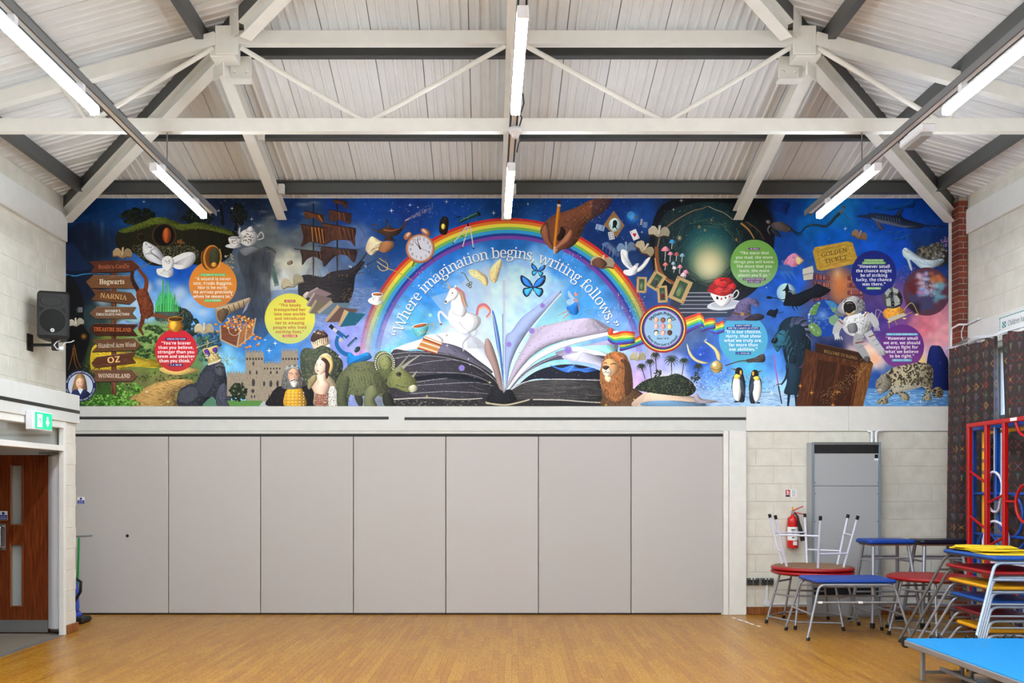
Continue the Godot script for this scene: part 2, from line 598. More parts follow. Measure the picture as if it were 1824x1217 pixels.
	span(wl, "rendered_wall", Vector3(LEFT - 0.02, 2.66, BACK + 4.4), Vector3(LEFT, 4.77, REAR), M.white_paint, 0.0)

	# low lobby wall with its doorway
	var lo := struct("wall_lobby", "low cream painted wall beside the doorway on the left", "wall")
	span(lo, "pier", Vector3(LOBBY - 0.045, 0, -10.455), Vector3(LOBBY - 0.007, 2.36, -10.19), M.mortar, 0.0)
	blockwork(lo, Vector3(LOBBY - 0.011, 0.0, -10.46), Vector3.BACK, Vector3.RIGHT, 0.27, 2.355, 0.3, 0.2355)
	span(lo, "long_wall", Vector3(LOBBY - 0.13, 0, -7.9), Vector3(LOBBY, 2.36, REAR), M.white_paint, 0.0)
	span(lo, "lobby_end", Vector3(-7.6, 0, -10.46), Vector3(LOBBY - 0.045, 2.45, -10.38), M.white_paint, 0.0)
	span(lo, "lobby_side", Vector3(-7.7, 0, -10.46), Vector3(-7.6, 2.5, -5.0), M.white_paint, 0.0)
	span(lo, "lobby_front", Vector3(-7.6, 0, -5.1), Vector3(LOBBY - 0.13, 2.5, -5.0), M.white_paint, 0.0)
	span(lo, "lobby_ceiling", Vector3(-7.7, 2.45, -10.46), Vector3(LOBBY - 0.05, 2.62, REAR), M.white_paint, 0.0)
	span(lo, "lobby_carpet", Vector3(-7.7, -0.05, -10.46), Vector3(LOBBY - 0.01, 0.002, -5.0), M.carpet, 0.0)
	span(lo, "lobby_soffit", Vector3(LEFT - 0.05, 2.45, -10.48), Vector3(LOBBY, 2.66, -10.3), M.white_paint, 0.0)
	var t3 := struct("trim_3", "white fascia board over the lobby doorway with a long black strip", "trim")
	var fx := -4.645
	span(t3, "fascia_board", Vector3(fx - 0.06, 2.355, -10.49), Vector3(fx, 2.675, REAR), M.trim_white, 0.003)
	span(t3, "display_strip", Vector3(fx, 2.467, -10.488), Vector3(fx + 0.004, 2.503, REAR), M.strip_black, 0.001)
	span(t3, "top_board", Vector3(LEFT, 2.655, -10.49), Vector3(fx - 0.055, 2.675, REAR), M.trim_white, 0.0)
	span(t3, "end_board", Vector3(LEFT, 2.355, -10.495), Vector3(fx - 0.055, 2.675, -10.47), M.trim_white, 0.002)
	var bl := struct("baseboard_left", "short wooden skirting block at the foot of the white pier", "baseboard")
	span(bl, "skirting", Vector3(LOBBY - 0.02, 0, -10.475), Vector3(LOBBY + 0.022, 0.1, -10.21), M.skirting_wood)
	span(bl, "threshold_strip", Vector3(LOBBY - 0.04, 0.0, -10.19), Vector3(LOBBY + 0.01, 0.006, -8.0), M.galvanised, 0.002)

	# rear wall, behind the camera
	var wr := struct("wall_rear", "plain white wall closing the other end of the hall", "wall")
	span(wr, "wall", Vector3(LEFT - 0.25, 0, REAR), Vector3(WR + 0.3, 7.2, REAR + 0.2), M.white_paint, 0.0)

	# right wall with its window
	var w2 := struct("wall_right", "right wall of cream painted blocks around the curtained window", "wall")
	var z0 := -11.1
	var z1 := -8.2
	span(w2, "backing", Vector3(WR + 0.006, 0, BACK - 0.2), Vector3(WR + 0.3, 0.92, REAR), M.mortar, 0.0)
	span(w2, "backing", Vector3(WR + 0.006, 3.3, BACK - 0.2), Vector3(WR + 0.3, EAVES + 0.1, REAR), M.mortar, 0.0)
	span(w2, "backing", Vector3(WR + 0.006, 0.92, BACK - 0.2), Vector3(WR + 0.3, 3.3, z0), M.mortar, 0.0)
	span(w2, "backing", Vector3(WR + 0.006, 0.92, z1), Vector3(WR + 0.3, 3.3, REAR), M.mortar, 0.0)
	blockwork(w2, Vector3(WR + 0.01, 0.0, BACK), Vector3.BACK, Vector3.LEFT, 4.0, 0.9, 0.2)
	blockwork(w2, Vector3(WR + 0.01, 3.69, BACK + 0.2), Vector3.BACK, Vector3.LEFT, 4.0, 1.15, 0.35)
	blockwork(w2, Vector3(WR + 0.01, 5.14, BACK + 0.2), Vector3.BACK, Vector3.LEFT, 4.0, 0.3, 0.2, 0.1, 1)
	span(w2, "ring_beam", Vector3(WR - 0.03, 4.82, BACK + 0.2), Vector3(WR + 0.05, 5.13, REAR), M.white_paint, 0.006)
	span(w2, "lintel_band", Vector3(WR - 0.01, 3.36, BACK + 0.2), Vector3(WR + 0.05, 3.69, REAR), M.white_paint, 0.004)
	span(w2, "rendered_wall", Vector3(WR, 0.0, BACK + 4.2), Vector3(WR + 0.02, 5.13, REAR), M.white_paint, 0.0)
	var wi := struct("window_1", "white framed window behind the patterned curtains", "window")
	for z in [z0, z0 + 0.95, z0 + 1.9, z1 - 0.05]:
		span(wi, "mullion", Vector3(WR + 0.1, 0.92, z), Vector3(WR + 0.16, 3.3, z + 0.05), M.trim_white)
	for y in [0.92, 2.45, 3.25]:
		span(wi, "transom", Vector3(WR + 0.1, y, z0), Vector3(WR + 0.16, y + 0.05, z1), M.trim_white)
	for i in 3:
		span(wi, "pane", Vector3(WR + 0.128, 0.95, z0 + 0.04 + 0.95 * i), Vector3(WR + 0.132, 3.26, z0 + 0.96 + 0.95 * i), M.glass, 0.0)

	# brick pier in the far right corner
	var bp := thing("brick_pier", "red brick pier standing between the mural and the right wall", "pier", Vector3(6.07, 0, BACK + 0.1))
	span(bp, "mortar_core", Vector3(RIGHT + 0.006, 0, BACK + 0.022), Vector3(6.046, EAVES - 0.05, BACK + 0.194), M.brick_mortar, 0.0)
	rng.seed = 8
	for r in 70:
		var y := 0.0375 + r * 0.075
		var odd := r % 2
		var b: String = "brick%d" % rng.randi_range(0, 3)
		var e := "brick%d" % rng.randi_range(0, 3)
		if odd:
			span(bp, "brick", Vector3(RIGHT, y - 0.0325, BACK + 0.022), Vector3(RIGHT + 0.105, y + 0.0325, BACK + 0.085), M[b], 0.003)
			span(bp, "brick", Vector3(RIGHT, y - 0.0325, BACK + 0.095), Vector3(6.05, y + 0.0325, BACK + 0.2), M[e], 0.003)
		else:
			span(bp, "brick", Vector3(RIGHT, y - 0.0325, BACK + 0.022), Vector3(RIGHT + 0.055, y + 0.0325, BACK + 0.2), M[b], 0.003)
			span(bp, "brick", Vector3(RIGHT + 0.065, y - 0.0325, BACK + 0.08), Vector3(6.05, y + 0.0325, BACK + 0.2), M[e], 0.003)

# ---------------------------------------------------------------- roof
func roof_at(d: float) -> float:
	return EAVES + PITCH * d

# one ribbed ceiling panel; f(u, d, drop) gives the point, top(u) how far in it reaches
func ceiling_panel(parent: Node3D, f: Callable, top: Callable, u0: float, w: float, m: Material) -> void:
	var prof := [[0.004, -0.012], [0.004, 0.0]]
	for k in 4:
		var c := w * (k + 1) / 5.0
		prof.append_array([[c - 0.02, 0.0], [c - 0.01, 0.014], [c + 0.008, 0.014], [c + 0.016, 0.0]])
	prof.append_array([[w - 0.004, 0.0], [w - 0.004, -0.012]])
	var mb := MB.new()
	for i in prof.size() - 1:
		var a: Array = prof[i]
		var b: Array = prof[i + 1]
		var ta: float = top.call(u0 + a[0])
		var tb: float = top.call(u0 + b[0])
		if ta <= -0.1 and tb <= -0.1: continue
		mb.quad(f.call(u0 + a[0], -0.12, a[1]), f.call(u0 + b[0], -0.12, b[1]), f.call(u0 + b[0], tb, b[1]), f.call(u0 + a[0], ta, a[1]), Vector3.DOWN)
	if mb.v.size(): put(parent, "ceiling_panel", mb.done(), m)

func build_roof() -> void:
	var ce := struct("ceiling", "pale ribbed metal ceiling panels on the hipped roof", "ceiling")
	var fback := func(u: float, d: float, drop: float) -> Vector3: return Vector3(u, roof_at(d) - drop, BACK + d)
	var fleft := func(u: float, d: float, drop: float) -> Vector3: return Vector3(LEFT + d, roof_at(d) - drop, u)
	var fright := func(u: float, d: float, drop: float) -> Vector3: return Vector3(RIGHT - d, roof_at(d) - drop, u)
	var tback := func(u: float) -> float: return minf(u - LEFT, RIGHT - u)
	var tside := func(u: float) -> float: return minf(u - BACK, 5.67)
	var i := 0
	var x := LEFT - 0.06
	while x < RIGHT:
		ceiling_panel(ce, fback, tback, x, 0.48, M["ceiling%d" % (i % 2)])
		x += 0.48
		i += 1
	var z := BACK - 0.05
	while z < REAR:
		ceiling_panel(ce, fleft, tside, z, 0.48, M["ceiling%d" % (i % 2)])
		ceiling_panel(ce, fright, tside, z, 0.48, M["ceiling%d" % ((i + 1) % 2)])
		z += 0.48
		i += 1
	var mb := MB.new()
	for drop in [-0.03, -0.25]:
		mb.tri(fback.call(LEFT - 0.3, -0.3, drop), fback.call(RIGHT + 0.3, -0.3, drop), fback.call(MIDX, 5.67, drop), Vector3.DOWN)
		for f in [fleft, fright]:
			mb.quad(f.call(BACK - 0.3, -0.3, drop), f.call(REAR + 0.2, -0.3, drop), f.call(REAR + 0.2, 5.67, drop), f.call(BACK + 5.67, 5.67, drop), Vector3.DOWN)
	put(ce, "roof_deck", mb.done(), M.ceiling_back)

	# dark purlins on the ceiling
	var pd := [0.374, 1.395, 2.66, 3.92]
	var words := ["lowest, just above the mural", "second up from the mural", "third up, behind the upper truss chord", "fourth up, near the roof apex"]
	var lw := ["lowest, beside the left wall", "second up from the left wall", "third up from the left wall", "fourth up from the left wall"]
	var rw := ["lowest, beside the right wall", "second up from the right wall", "third up from the right wall", "fourth up from the right wall"]
	for k in 4:
		var d: float = pd[k]
		var y := roof_at(d) - 0.016
		var p := thing("purlin", "dark grey steel purlin under the end slope, " + words[k], "purlin", Vector3.ZERO, 0.0, "dark roof purlins")
		put(p, "bar", section(Vector3(LEFT + d, y, BACK + d), Vector3(RIGHT - d, y, BACK + d), Vector3.UP, channel(0.075, 0.154)), M.steel_dark)
		if k < 3:
			for rx in [-2.62, 0.24, 3.2]:
				put(p, "cleat", bx(Vector3(0.07, 0.12, 0.06), 0.003), M.steel_white, Vector3(rx + 0.08, y - 0.12, BACK + d + 0.06))
		p = thing("purlin", "dark grey steel purlin under the left slope, " + lw[k], "purlin", Vector3.ZERO, 0.0, "dark roof purlins")
		put(p, "bar", section(Vector3(LEFT + d, y, BACK + d), Vector3(LEFT + d, y, REAR), Vector3.UP, channel(0.075, 0.154)), M.steel_dark)
		p = thing("purlin", "dark grey steel purlin under the right slope, " + rw[k], "purlin", Vector3.ZERO, 0.0, "dark roof purlins")
		put(p, "bar", section(Vector3(RIGHT - d, y, REAR), Vector3(RIGHT - d, y, BACK + d), Vector3.UP, channel(0.075, 0.154)), M.steel_dark)
	# hips: a dark bar on the ceiling and a white rafter below it
	for s in [-1.0, 1.0]:
		var cx := LEFT if s < 0 else RIGHT
		var side := "left" if s < 0 else "right"
		var dh := thing("hip_bar", "dark grey steel hip bar along the %s roof hip" % side, "beam", Vector3.ZERO, 0.0, "dark hip bars")
		put(dh, "bar", section(Vector3(cx, roof_at(0), BACK), Vector3(MIDX, roof_at(5.67), BACK + 5.67), Vector3.UP, [[-0.05, -0.016], [-0.05, -0.17], [0.05, -0.17], [0.05, -0.016]]), M.steel_dark)
		var hr := thing("hip_rafter", "white steel rafter running down to the %s corner of the mural wall" % side, "rafter", Vector3.ZERO, 0.0, "white hip rafters")
		var a := 0.0
		var b := 2.78
		put(hr, "lower_beam", section(Vector3(cx - s * a, roof_at(a) - 0.17, BACK + a), Vector3(cx - s * b, roof_at(b) - 0.17, BACK + b), Vector3.UP, ibeam(0.12, 0.16)), M.steel_white)
		a = 3.1
		b = 5.6
		put(hr, "upper_beam", section(Vector3(cx - s * a, roof_at(a) - 0.17, BACK + a), Vector3(cx - s * b, roof_at(b) - 0.17, BACK + b), Vector3.UP, ibeam(0.12, 0.16)), M.steel_white)
	var jl := ["white steel rafter between the left and middle light rails", "white steel rafter above the middle light rail", "white steel rafter between the middle and right light rails"]
	for k in 3:
		var rx: float = [-2.62, 0.24, 3.2][k]
		var b := 5.3 if k == 1 else 2.74
		var jr := thing("rafter", jl[k], "rafter", Vector3.ZERO, 0.0, "white jack rafters")
		put(jr, "beam", section(Vector3(rx, roof_at(0.02) - 0.17, BACK + 0.02), Vector3(rx, roof_at(b) - 0.17, BACK + b), Vector3.UP, ibeam(0.12, 0.145)), M.steel_white)
	# truss across the hall
	var tz := -8.8
	var tr := thing("roof_truss", "white steel lattice truss spanning the hall below the ceiling", "truss", Vector3(MIDX, 5.0, tz))
	tr.position = Vector3.ZERO
	var lip := [[-0.035, 0], [-0.035, -0.125], [0.045, -0.125], [0.045, -0.1], [0.035, -0.092], [0.035, 0]]
	put(tr, "bottom_chord", section(Vector3(WR, EYE + 3.525, tz), Vector3(LEFT, EYE + 3.525, tz), Vector3.UP, lip), M.steel_white)
	var nl := -2.5
	var nr := 3.04
	var ty := EYE + 4.362
	var lip2 := [[-0.035, 0], [-0.035, -0.125], [0.05, -0.125], [0.05, -0.112], [0.035, -0.085], [0.035, 0]]
	put(tr, "top_chord", section(Vector3(nr, ty, tz), Vector3(nl, ty, tz), Vector3.UP, lip2), M.steel_white)
	put(tr, "side_chord", section(Vector3(nl - 0.1, ty - 0.01, tz), Vector3(LEFT, ty - PITCH * (nl - LEFT), tz), Vector3.UP, lip2), M.steel_white)
	put(tr, "side_chord", section(Vector3(WR, ty - PITCH * (WR - nr), tz), Vector3(nr + 0.1, ty - 0.01, tz), Vector3.UP, lip2), M.steel_white)
	var yt := EYE + 4.21
	var yb := EYE + 3.52
	for q in [[nl + 0.15, yt, -1.2, yb], [-1.1, yb, 0.17, yt + 0.02], [0.37, yt + 0.02, 1.65, yb], [1.75, yb, nr - 0.15, yt], [nl - 0.12, yt, -3.76, yb], [-3.84, yb, -4.06, EYE + 3.84], [nr + 0.12, yt, 4.3, yb], [4.4, yb, 4.62, EYE + 3.84]]:
		rod(tr, "diagonal", [Vector3(q[0], q[1], tz), Vector3(q[2], q[3], tz)], 0.024, M.steel_white, 12)
	put(tr, "king_post", bx(Vector3(0.09, 0.95, 0.06), 0.004), M.steel_white, Vector3(0.27, EYE + 3.9, tz - 0.06))
	for n in [nl, nr]:
		var s := -1.0 if n < 0 else 1.0
		put(tr, "gusset_plate", bx(Vector3(0.22, 0.27, 0.02), 0.003), M.steel_white, Vector3(n - 0.02 * s, ty - 0.09, tz + 0.03))
		put(tr, "gusset_box", bx(Vector3(0.24, 0.17, 0.2), 0.004), M.steel_white, Vector3(n + 0.03 * s, ty - 0.15, tz - 0.09))
		put(tr, "bracket", bx(Vector3(0.2, 0.24, 0.014), 0.003), M.steel_white, Vector3(n - 0.09 * s, ty - 0.25, tz - 0.22))
		put(tr, "bracket", bx(Vector3(0.2, 0.24, 0.014), 0.003), M.steel_white, Vector3(n + 0.12 * s, ty - 0.24, tz - 0.18), Vector3(0, s * 0.8, 0))
		put(tr, "seat_plate", bx(Vector3(0.24, 0.02, 0.12), 0.003), M.steel_white, Vector3(n - 0.07 * s, ty - 0.36, tz - 0.24))
		put(tr, "upper_bracket", bx(Vector3(0.16, 0.3, 0.014), 0.003), M.steel_white, Vector3(n - 0.1 * s, ty + 0.08, tz + 0.07), Vector3(0, s * 0.8, 0))
		for q in [[-0.15, -0.29], [-0.03, -0.29], [-0.12, 0.12]]:
			put(tr, "bolt", bx(Vector3(0.03, 0.03, 0.03), 0.008), M.steel_white, Vector3(n + q[0] * s, ty + q[1], tz - 0.2 if q[1] < 0 else tz + 0.09))

# ---------------------------------------------------------------- suspended lights
func build_lights() -> void:
	var lamp_mesh := MB.new()
	var body := MB.new()
	# opal diffuser: a rounded bar along z
	var prof := []
	for k in 13:
		var an := PI * k / 12.0
		prof.append([cos(an) * 0.036, -sin(an) * 0.04])
	var poly := PackedVector2Array()
	for q in prof: poly.append(Vector2(q[0], q[1]))
	poly.append(Vector2(-0.036, 0.02))
	poly.append(Vector2(0.036, 0.02))
	lamp_mesh.prism(poly, -0.735, 0.735)
	body.box(Vector3(0, 0.03, 0), Vector3(0.07, 0.022, 1.5), 0.004)
	for cz in [-0.5, 0.5]: body.box(Vector3(0, 0.072, cz), Vector3(0.05, 0.07, 0.05), 0.003)
	body.box(Vector3(0, -0.005, 0.742), Vector3(0.074, 0.066, 0.016), 0.006)
	body.box(Vector3(0, -0.005, -0.742), Vector3(0.074, 0.066, 0.016), 0.006)
	var lm := lamp_mesh.done()
	var bm := body.done()
	var xs := [-3.06, 0.22, 3.58]
	var rows := ["left", "middle", "right"]
	var spots := ["at the end over the mural", "just beyond the truss, second from the mural", "third from the mural", "fourth from the mural", "fifth from the mural"]
	for i in 3:
		var x: float = xs[i]
		var rail := thing("light_rail", "grey suspended metal rail carrying the %s row of strip lights" % rows[i], "rail", Vector3(x, 4.65, 0), 0.0, "suspended light rails")
		put(rail, "trunking", section(Vector3(0, 0.075, 2.6), Vector3(0, 0.075, -10.3), Vector3.UP, [[-0.035, 0], [-0.035, -0.06], [-0.029, -0.06], [-0.029, -0.006], [0.029, -0.006], [0.029, -0.06], [0.035, -0.06], [0.035, 0]]), M.galvanised)
		put(rail, "cover_strip", bx(Vector3(0.04, 0.008, 12.6), 0.002), M.pvc_white, Vector3(0, 0.02, -3.9))
		for hz in [-8.8, -5.2, -1.5]:
			rod(rail, "hanger", [Vector3(0, 0.07, hz), Vector3(0, 0.38 if hz < -8 else 1.2, hz)], 0.006, M.galvanised, 6)
		for k in 5:
			var z := -9.18 + 2.745 * k
			var l := thing("strip_light", "glowing white strip light on the %s rail, %s" % [rows[i], spots[k]], "light", Vector3(x, 4.565, z), 0.0, "suspended strip lights")
			put(l, "light_housing", bm, M.pvc_white)
			put(l, "lamp_diffuser", lm, M.lamp_glow)
			var al := AreaLight3D.new()
			al.name = "lamp_light"
			al.area_size = Vector2(0.07, 1.45)
			al.light_color = Color(0.915, 0.962, 1.0)
			al.light_energy = LAMP
			al.area_range = 40.0
			al.shadow_enabled = true
			al.position = Vector3(0, -0.045, 0)
			al.rotation = Vector3(-PI / 2, 0, 0)
			l.add_child(al)
	# sensor and emergency unit hung on the rails
	var se := thing("ceiling_sensor", "round white sensor under the middle light rail", "sensor", Vector3(0.235, 4.64, -7.72))
	var mb := MB.new()
	mb.lathe([[0.0, -0.085], [0.02, -0.084], [0.032, -0.07], [0.034, -0.05], [0.05, -0.045], [0.055, -0.03], [0.055, 0.0], [0.0, 0.001]], 20)
	put(se, "housing", mb.done(), M.pvc_white)
	rod(se, "cable", [Vector3(0.03, 0, 0), Vector3(0.05, 0.03, 0.15), Vector3(0.03, -0.01, 0.3), Vector3(0.055, 0.02, 0.45), Vector3(0.04, 0.03, 0.6)], 0.006, M.black, 6)
	rod(se, "cable", [Vector3(0.03, 0, -0.05), Vector3(0.055, -0.02, -0.2), Vector3(0.04, 0.02, -0.4), Vector3(0.03, 0.0, -0.55)], 0.006, M.black, 6)
	var eu := thing("emergency_unit", "pale plastic emergency light box on the right light rail", "light box", Vector3(3.6, 4.62, -7.75))
	put(eu, "case", bx(Vector3(0.13, 0.07, 0.4), 0.012), M.pvc_white, Vector3(0.02, -0.035, 0))
	put(eu, "lens", bx(Vector3(0.1, 0.03, 0.34), 0.01), M.panel_grey, Vector3(0.02, -0.08, 0))
const LAMP := 1.5

# ---------------------------------------------------------------- left side
func build_left_side() -> void:
	# door frame and transom light
	var df := struct("door_1", "brown veneered door with two narrow glass panels, open into the lobby", "door")
	var fx := LOBBY + 0.012
	var bk := LOBBY - 0.13
	span(df, "jamb", Vector3(LOBBY - 0.045, 0, -10.19), Vector3(fx, 2.355, -10.13), M.white_paint, 0.003)
	span(df, "jamb", Vector3(bk, 0, -8.0), Vector3(fx, 2.355, -7.9), M.white_paint, 0.003)
	span(df, "head", Vector3(bk, 2.28, -10.13), Vector3(fx, 2.355, -8.0), M.white_paint, 0.003)
	span(df, "transom", Vector3(bk, 2.03, -10.13), Vector3(fx, 2.09, -8.0), M.white_paint, 0.003)
	span(df, "transom_pane", Vector3(bk + 0.06, 2.09, -10.13), Vector3(bk + 0.066, 2.28, -8.0), M.glass, 0.0)
	# the leaf, opened square to the wall
	var za := -10.30
	var zb := -10.256
	var holes := [[0.306, 0.994], [1.213, 1.877]]
	var leaf := MB.new()
	var parts := [[-5.76, 0.012, -5.31, 1.99], [-5.175, 0.012, -4.89, 1.99], [-5.31, 0.012, -5.175, 0.306], [-5.31, 0.994, -5.175, 1.213], [-5.31, 1.877, -5.175, 1.99]]
	for q in parts:
		leaf.box(Vector3((q[0] + q[2]) / 2, (q[1] + q[3]) / 2, (za + zb) / 2), Vector3(q[2] - q[0], q[3] - q[1], zb - za), 0.0)
	put(df, "leaf", leaf.done(), M.door_wood)
	for h in holes:
		span(df, "pane", Vector3(-5.31, h[0], -10.281), Vector3(-5.175, h[1], -10.275), M.glass, 0.0)
		span(df, "bead", Vector3(-5.318, h[0] - 0.008, zb - 0.002), Vector3(-5.302, h[1] + 0.008, zb + 0.006), M.skirting_wood, 0.002)
		span(df, "bead", Vector3(-5.183, h[0] - 0.008, zb - 0.002), Vector3(-5.167, h[1] + 0.008, zb + 0.006), M.door_wood, 0.002)
		span(df, "bead", Vector3(-5.302, h[0] - 0.008, zb - 0.002), Vector3(-5.183, h[0] + 0.006, zb + 0.006), M.skirting_wood, 0.002)
		span(df, "bead", Vector3(-5.302, h[1] - 0.006, zb - 0.002), Vector3(-5.183, h[1] + 0.008, zb + 0.006), M.door_wood, 0.002)
	span(df, "kick_plate", Vector3(-5.755, 0.016, zb), Vector3(-4.895, 0.152, zb + 0.003), M.steel_plate, 0.001)
	span(df, "pull_plate", Vector3(-5.46, 0.93, zb), Vector3(-5.365, 1.225, zb + 0.003), M.steel_plate, 0.001)
	var hp := rounded([Vector3(-5.4, 0.96, zb), Vector3(-5.4, 0.96, zb + 0.055), Vector3(-5.4, 1.195, zb + 0.055), Vector3(-5.4, 1.195, zb)], 0.03)
	rod(df, "pull_handle", hp, 0.011, M.chrome, 10)
	var nt := span(df, "door_notice", Vector3(-5.435, 1.265, zb), Vector3(-5.345, 1.365, zb + 0.002), M.paper, 0.0)
	put(nt, "notice_panel", bx(Vector3(0.084, 0.055, 0.002), 0.0), M.sign_blue, Vector3(0, -0.02, 0.001))
	put(nt, "notice_disc", disc_mesh(0.016, 0.003), M.sign_blue, Vector3(0, 0.026, 0.001))
	put(nt, "lettering", letters("Fire door", 0.014, 0.001, false, 700), M.paper, Vector3(0, -0.012, 0.0026))
	put(nt, "lettering", letters("Keep shut", 0.014, 0.001, false, 700), M.paper, Vector3(0, -0.032, 0.0026))
	span(df, "closer_arm", Vector3(-4.99, 2.0, zb - 0.01), Vector3(-4.78, 2.02, zb + 0.02), M.steel_plate, 0.003)
	# finger guard over the hinge side
	var fg := MB.new()
	var gp := PackedVector2Array()
	for k in 13:
		var t := k / 12.0
		gp.append(Vector2(lerpf(-4.888, -4.718, t), -10.25 + 0.03 * sin(PI * t) + 0.06 * t))
	for k in 13:
		var q := gp[12 - k]
		gp.append(q + Vector2(0.0, -0.004))
	fg.xf = Transform3D(Basis(Vector3.RIGHT, Vector3.BACK, Vector3.DOWN), Vector3.ZERO)
	fg.prism(gp, -0.06, -1.975)
	put(df, "finger_guard", fg.done(), M.pvc_white)

	# running-man exit sign on the fascia
	var ex := thing("exit_sign", "lit green emergency exit sign with running man and down arrow above the doorway", "sign", Vector3(-4.645, 2.31, -9.465))
	put(ex, "sign_case", bx(Vector3(0.075, 0.19, 0.42), 0.006), M.pvc_white, Vector3(0.038, 0, 0))
	put(ex, "sign_face", bx(Vector3(0.004, 0.165, 0.36), 0.0), M.exit_green, Vector3(0.077, 0.002, -0.015))
	var man := MB.new()
	# drawn in the face plane: x along -z, y up
	man.xf = Transform3D(Basis(Vector3(0, 0, -1), Vector3.UP, Vector3.RIGHT), Vector3(0.0795, 0, -0.015))
	man.prism(PackedVector2Array([Vector2(-0.135, -0.065), Vector2(-0.035, -0.065), Vector2(-0.035, 0.065), Vector2(-0.135, 0.065)]), 0.0, 0.001)
	put(ex, "sign_pictogram", man.done(), M.exit_white)
	var fig := MB.new()
	fig.xf = man.xf
	for q in [[[-0.088, 0.045], [-0.076, 0.056], [-0.066, 0.047], [-0.076, 0.036]], [[-0.1, 0.025], [-0.08, 0.034], [-0.072, 0.0], [-0.086, -0.008]], [[-0.084, 0.03], [-0.056, 0.012], [-0.06, 0.005], [-0.086, 0.02]], [[-0.1, 0.026], [-0.12, 0.006], [-0.114, 0.0], [-0.094, 0.018]], [[-0.088, -0.004], [-0.056, -0.022], [-0.06, -0.05], [-0.068, -0.048], [-0.068, -0.026], [-0.092, -0.014]], [[-0.084, -0.004], [-0.1, -0.03], [-0.122, -0.042], [-0.118, -0.05], [-0.094, -0.04], [-0.074, -0.008]]]:
		var pg := PackedVector2Array()
		for e in q: pg.append(Vector2(e[0], e[1]))
		fig.prism(pg, 0.001, 0.0018)
	put(ex, "sign_figure", fig.done(), M.exit_green)
	var ar := MB.new()
	ar.xf = man.xf
	ar.prism(PackedVector2Array([Vector2(0.065, 0.05), Vector2(0.095, 0.05), Vector2(0.095, 0.0), Vector2(0.122, 0.0), Vector2(0.08, -0.055), Vector2(0.038, 0.0), Vector2(0.065, 0.0)]), 0.0, 0.001)
	put(ex, "sign_arrow", ar.done(), M.exit_white)
	var el := AreaLight3D.new()
	el.name = "sign_light"
	el.area_size = Vector2(0.34, 0.15)
	el.light_color = Color(0.25, 1.0, 0.75)
	el.light_energy = 0.06
	el.area_range = 20.0
	el.shadow_enabled = true
	el.position = Vector3(0.083, 0, -0.015)
	el.rotation = Vector3(0, -PI / 2, 0)
	ex.add_child(el)

	# loudspeaker on the left wall
	var sp := thing("loudspeaker", "black plastic loudspeaker bracketed to the left wall beside the mural", "speaker", Vector3(-5.1, 3.64, -10.86), 0.3)
	var cab := MB.new()
	var out2 := PackedVector2Array()
	for q in [[-0.165, 0.165], [0.165, 0.165], [0.175, 0.12], [0.11, -0.15], [0.08, -0.17], [-0.08, -0.17], [-0.11, -0.15], [-0.175, 0.12]]: out2.append(Vector2(q[0], -q[1]))
	# plan outline swept in height with rounded ends
	var levels := [[-0.275, 0.86], [-0.262, 0.95], [-0.24, 1.0], [0.235, 1.0], [0.262, 0.94], [0.277, 0.84]]
	for i in levels.size() - 1:
		var l0: Array = levels[i]
		var l1: Array = levels[i + 1]
		for k in out2.size():
			var a := out2[k]
			var b := out2[(k + 1) % out2.size()]
			cab.quad(Vector3(a.x * l0[1], l0[0], -a.y * l0[1]), Vector3(b.x * l0[1], l0[0], -b.y * l0[1]), Vector3(b.x * l1[1], l1[0], -b.y * l1[1]), Vector3(a.x * l1[1], l1[0], -a.y * l1[1]), Vector3(a.x + b.x, 0, -a.y - b.y))
	for l in [levels[0], levels[5]]:
		for k in range(1, out2.size() - 1):
			cab.tri(Vector3(out2[0].x * l[1], l[0], -out2[0].y * l[1]), Vector3(out2[k].x * l[1], l[0], -out2[k].y * l[1]), Vector3(out2[k + 1].x * l[1], l[0], -out2[k + 1].y * l[1]), Vector3(0, l[0], 0))
	put(sp, "cabinet", cab.done(), M.speaker_black)
	var baf := MB.new()
	baf.box(Vector3(0, 0, 0.17), Vector3(0.31, 0.5, 0.02), 0.009)
	put(sp, "baffle", baf.done(), M.speaker_black)
	var ring := MB.new()
	ring.xf = Transform3D(Basis(Vector3.RIGHT, PI / 2), Vector3(0, -0.075, 0.178))
	ring.lathe([[0.0, 0.012], [0.07, 0.014], [0.125, 0.008], [0.137, 0.004], [0.14, 0.0]].duplicate(), 32)
	put(sp, "woofer_grille", ring.done(), M.speaker_cloth)
	var horn := MB.new()
	horn.xf = Transform3D(Basis(Vector3.RIGHT, PI / 2).scaled_local(Vector3(1.0, 1.0, 0.5)), Vector3(0.0, 0.155, 0.175))
	horn.lathe([[0.135, 0.004], [0.135, 0.01], [0.12, 0.012], [0.09, 0.004], [0.05, -0.0], [0.0, -0.002]], 28)
	put(sp, "horn", horn.done(), M.black)
	for s in [-1.0, 1.0]:
		var port := MB.new()
		port.prism(PackedVector2Array([Vector2(s * 0.14, 0.09), Vector2(s * 0.085, 0.065), Vector2(s * 0.14, 0.012)]), 0.176, 0.183)
		put(sp, "port", port.done(), M.rubber)
	var bdg := put(sp, "badge", disc_mesh(0.022, 0.004), M.steel_plate, Vector3(0, -0.185, 0.187))
	put(bdg, "badge_mark", tri_mesh(0.011, 0.002), M.speaker_black, Vector3(0, -0.002, 0.003))
	put(sp, "wall_plate", bx(Vector3(0.14, 0.2, 0.02), 0.003), M.black, Vector3(-0.285, -0.3, -0.09), Vector3(0, PI / 2 - 0.3, 0))
	rod(sp, "bracket_arm", [Vector3(-0.285, -0.33, -0.09), Vector3(-0.02, -0.33, 0.0)], 0.018, M.black, 8)
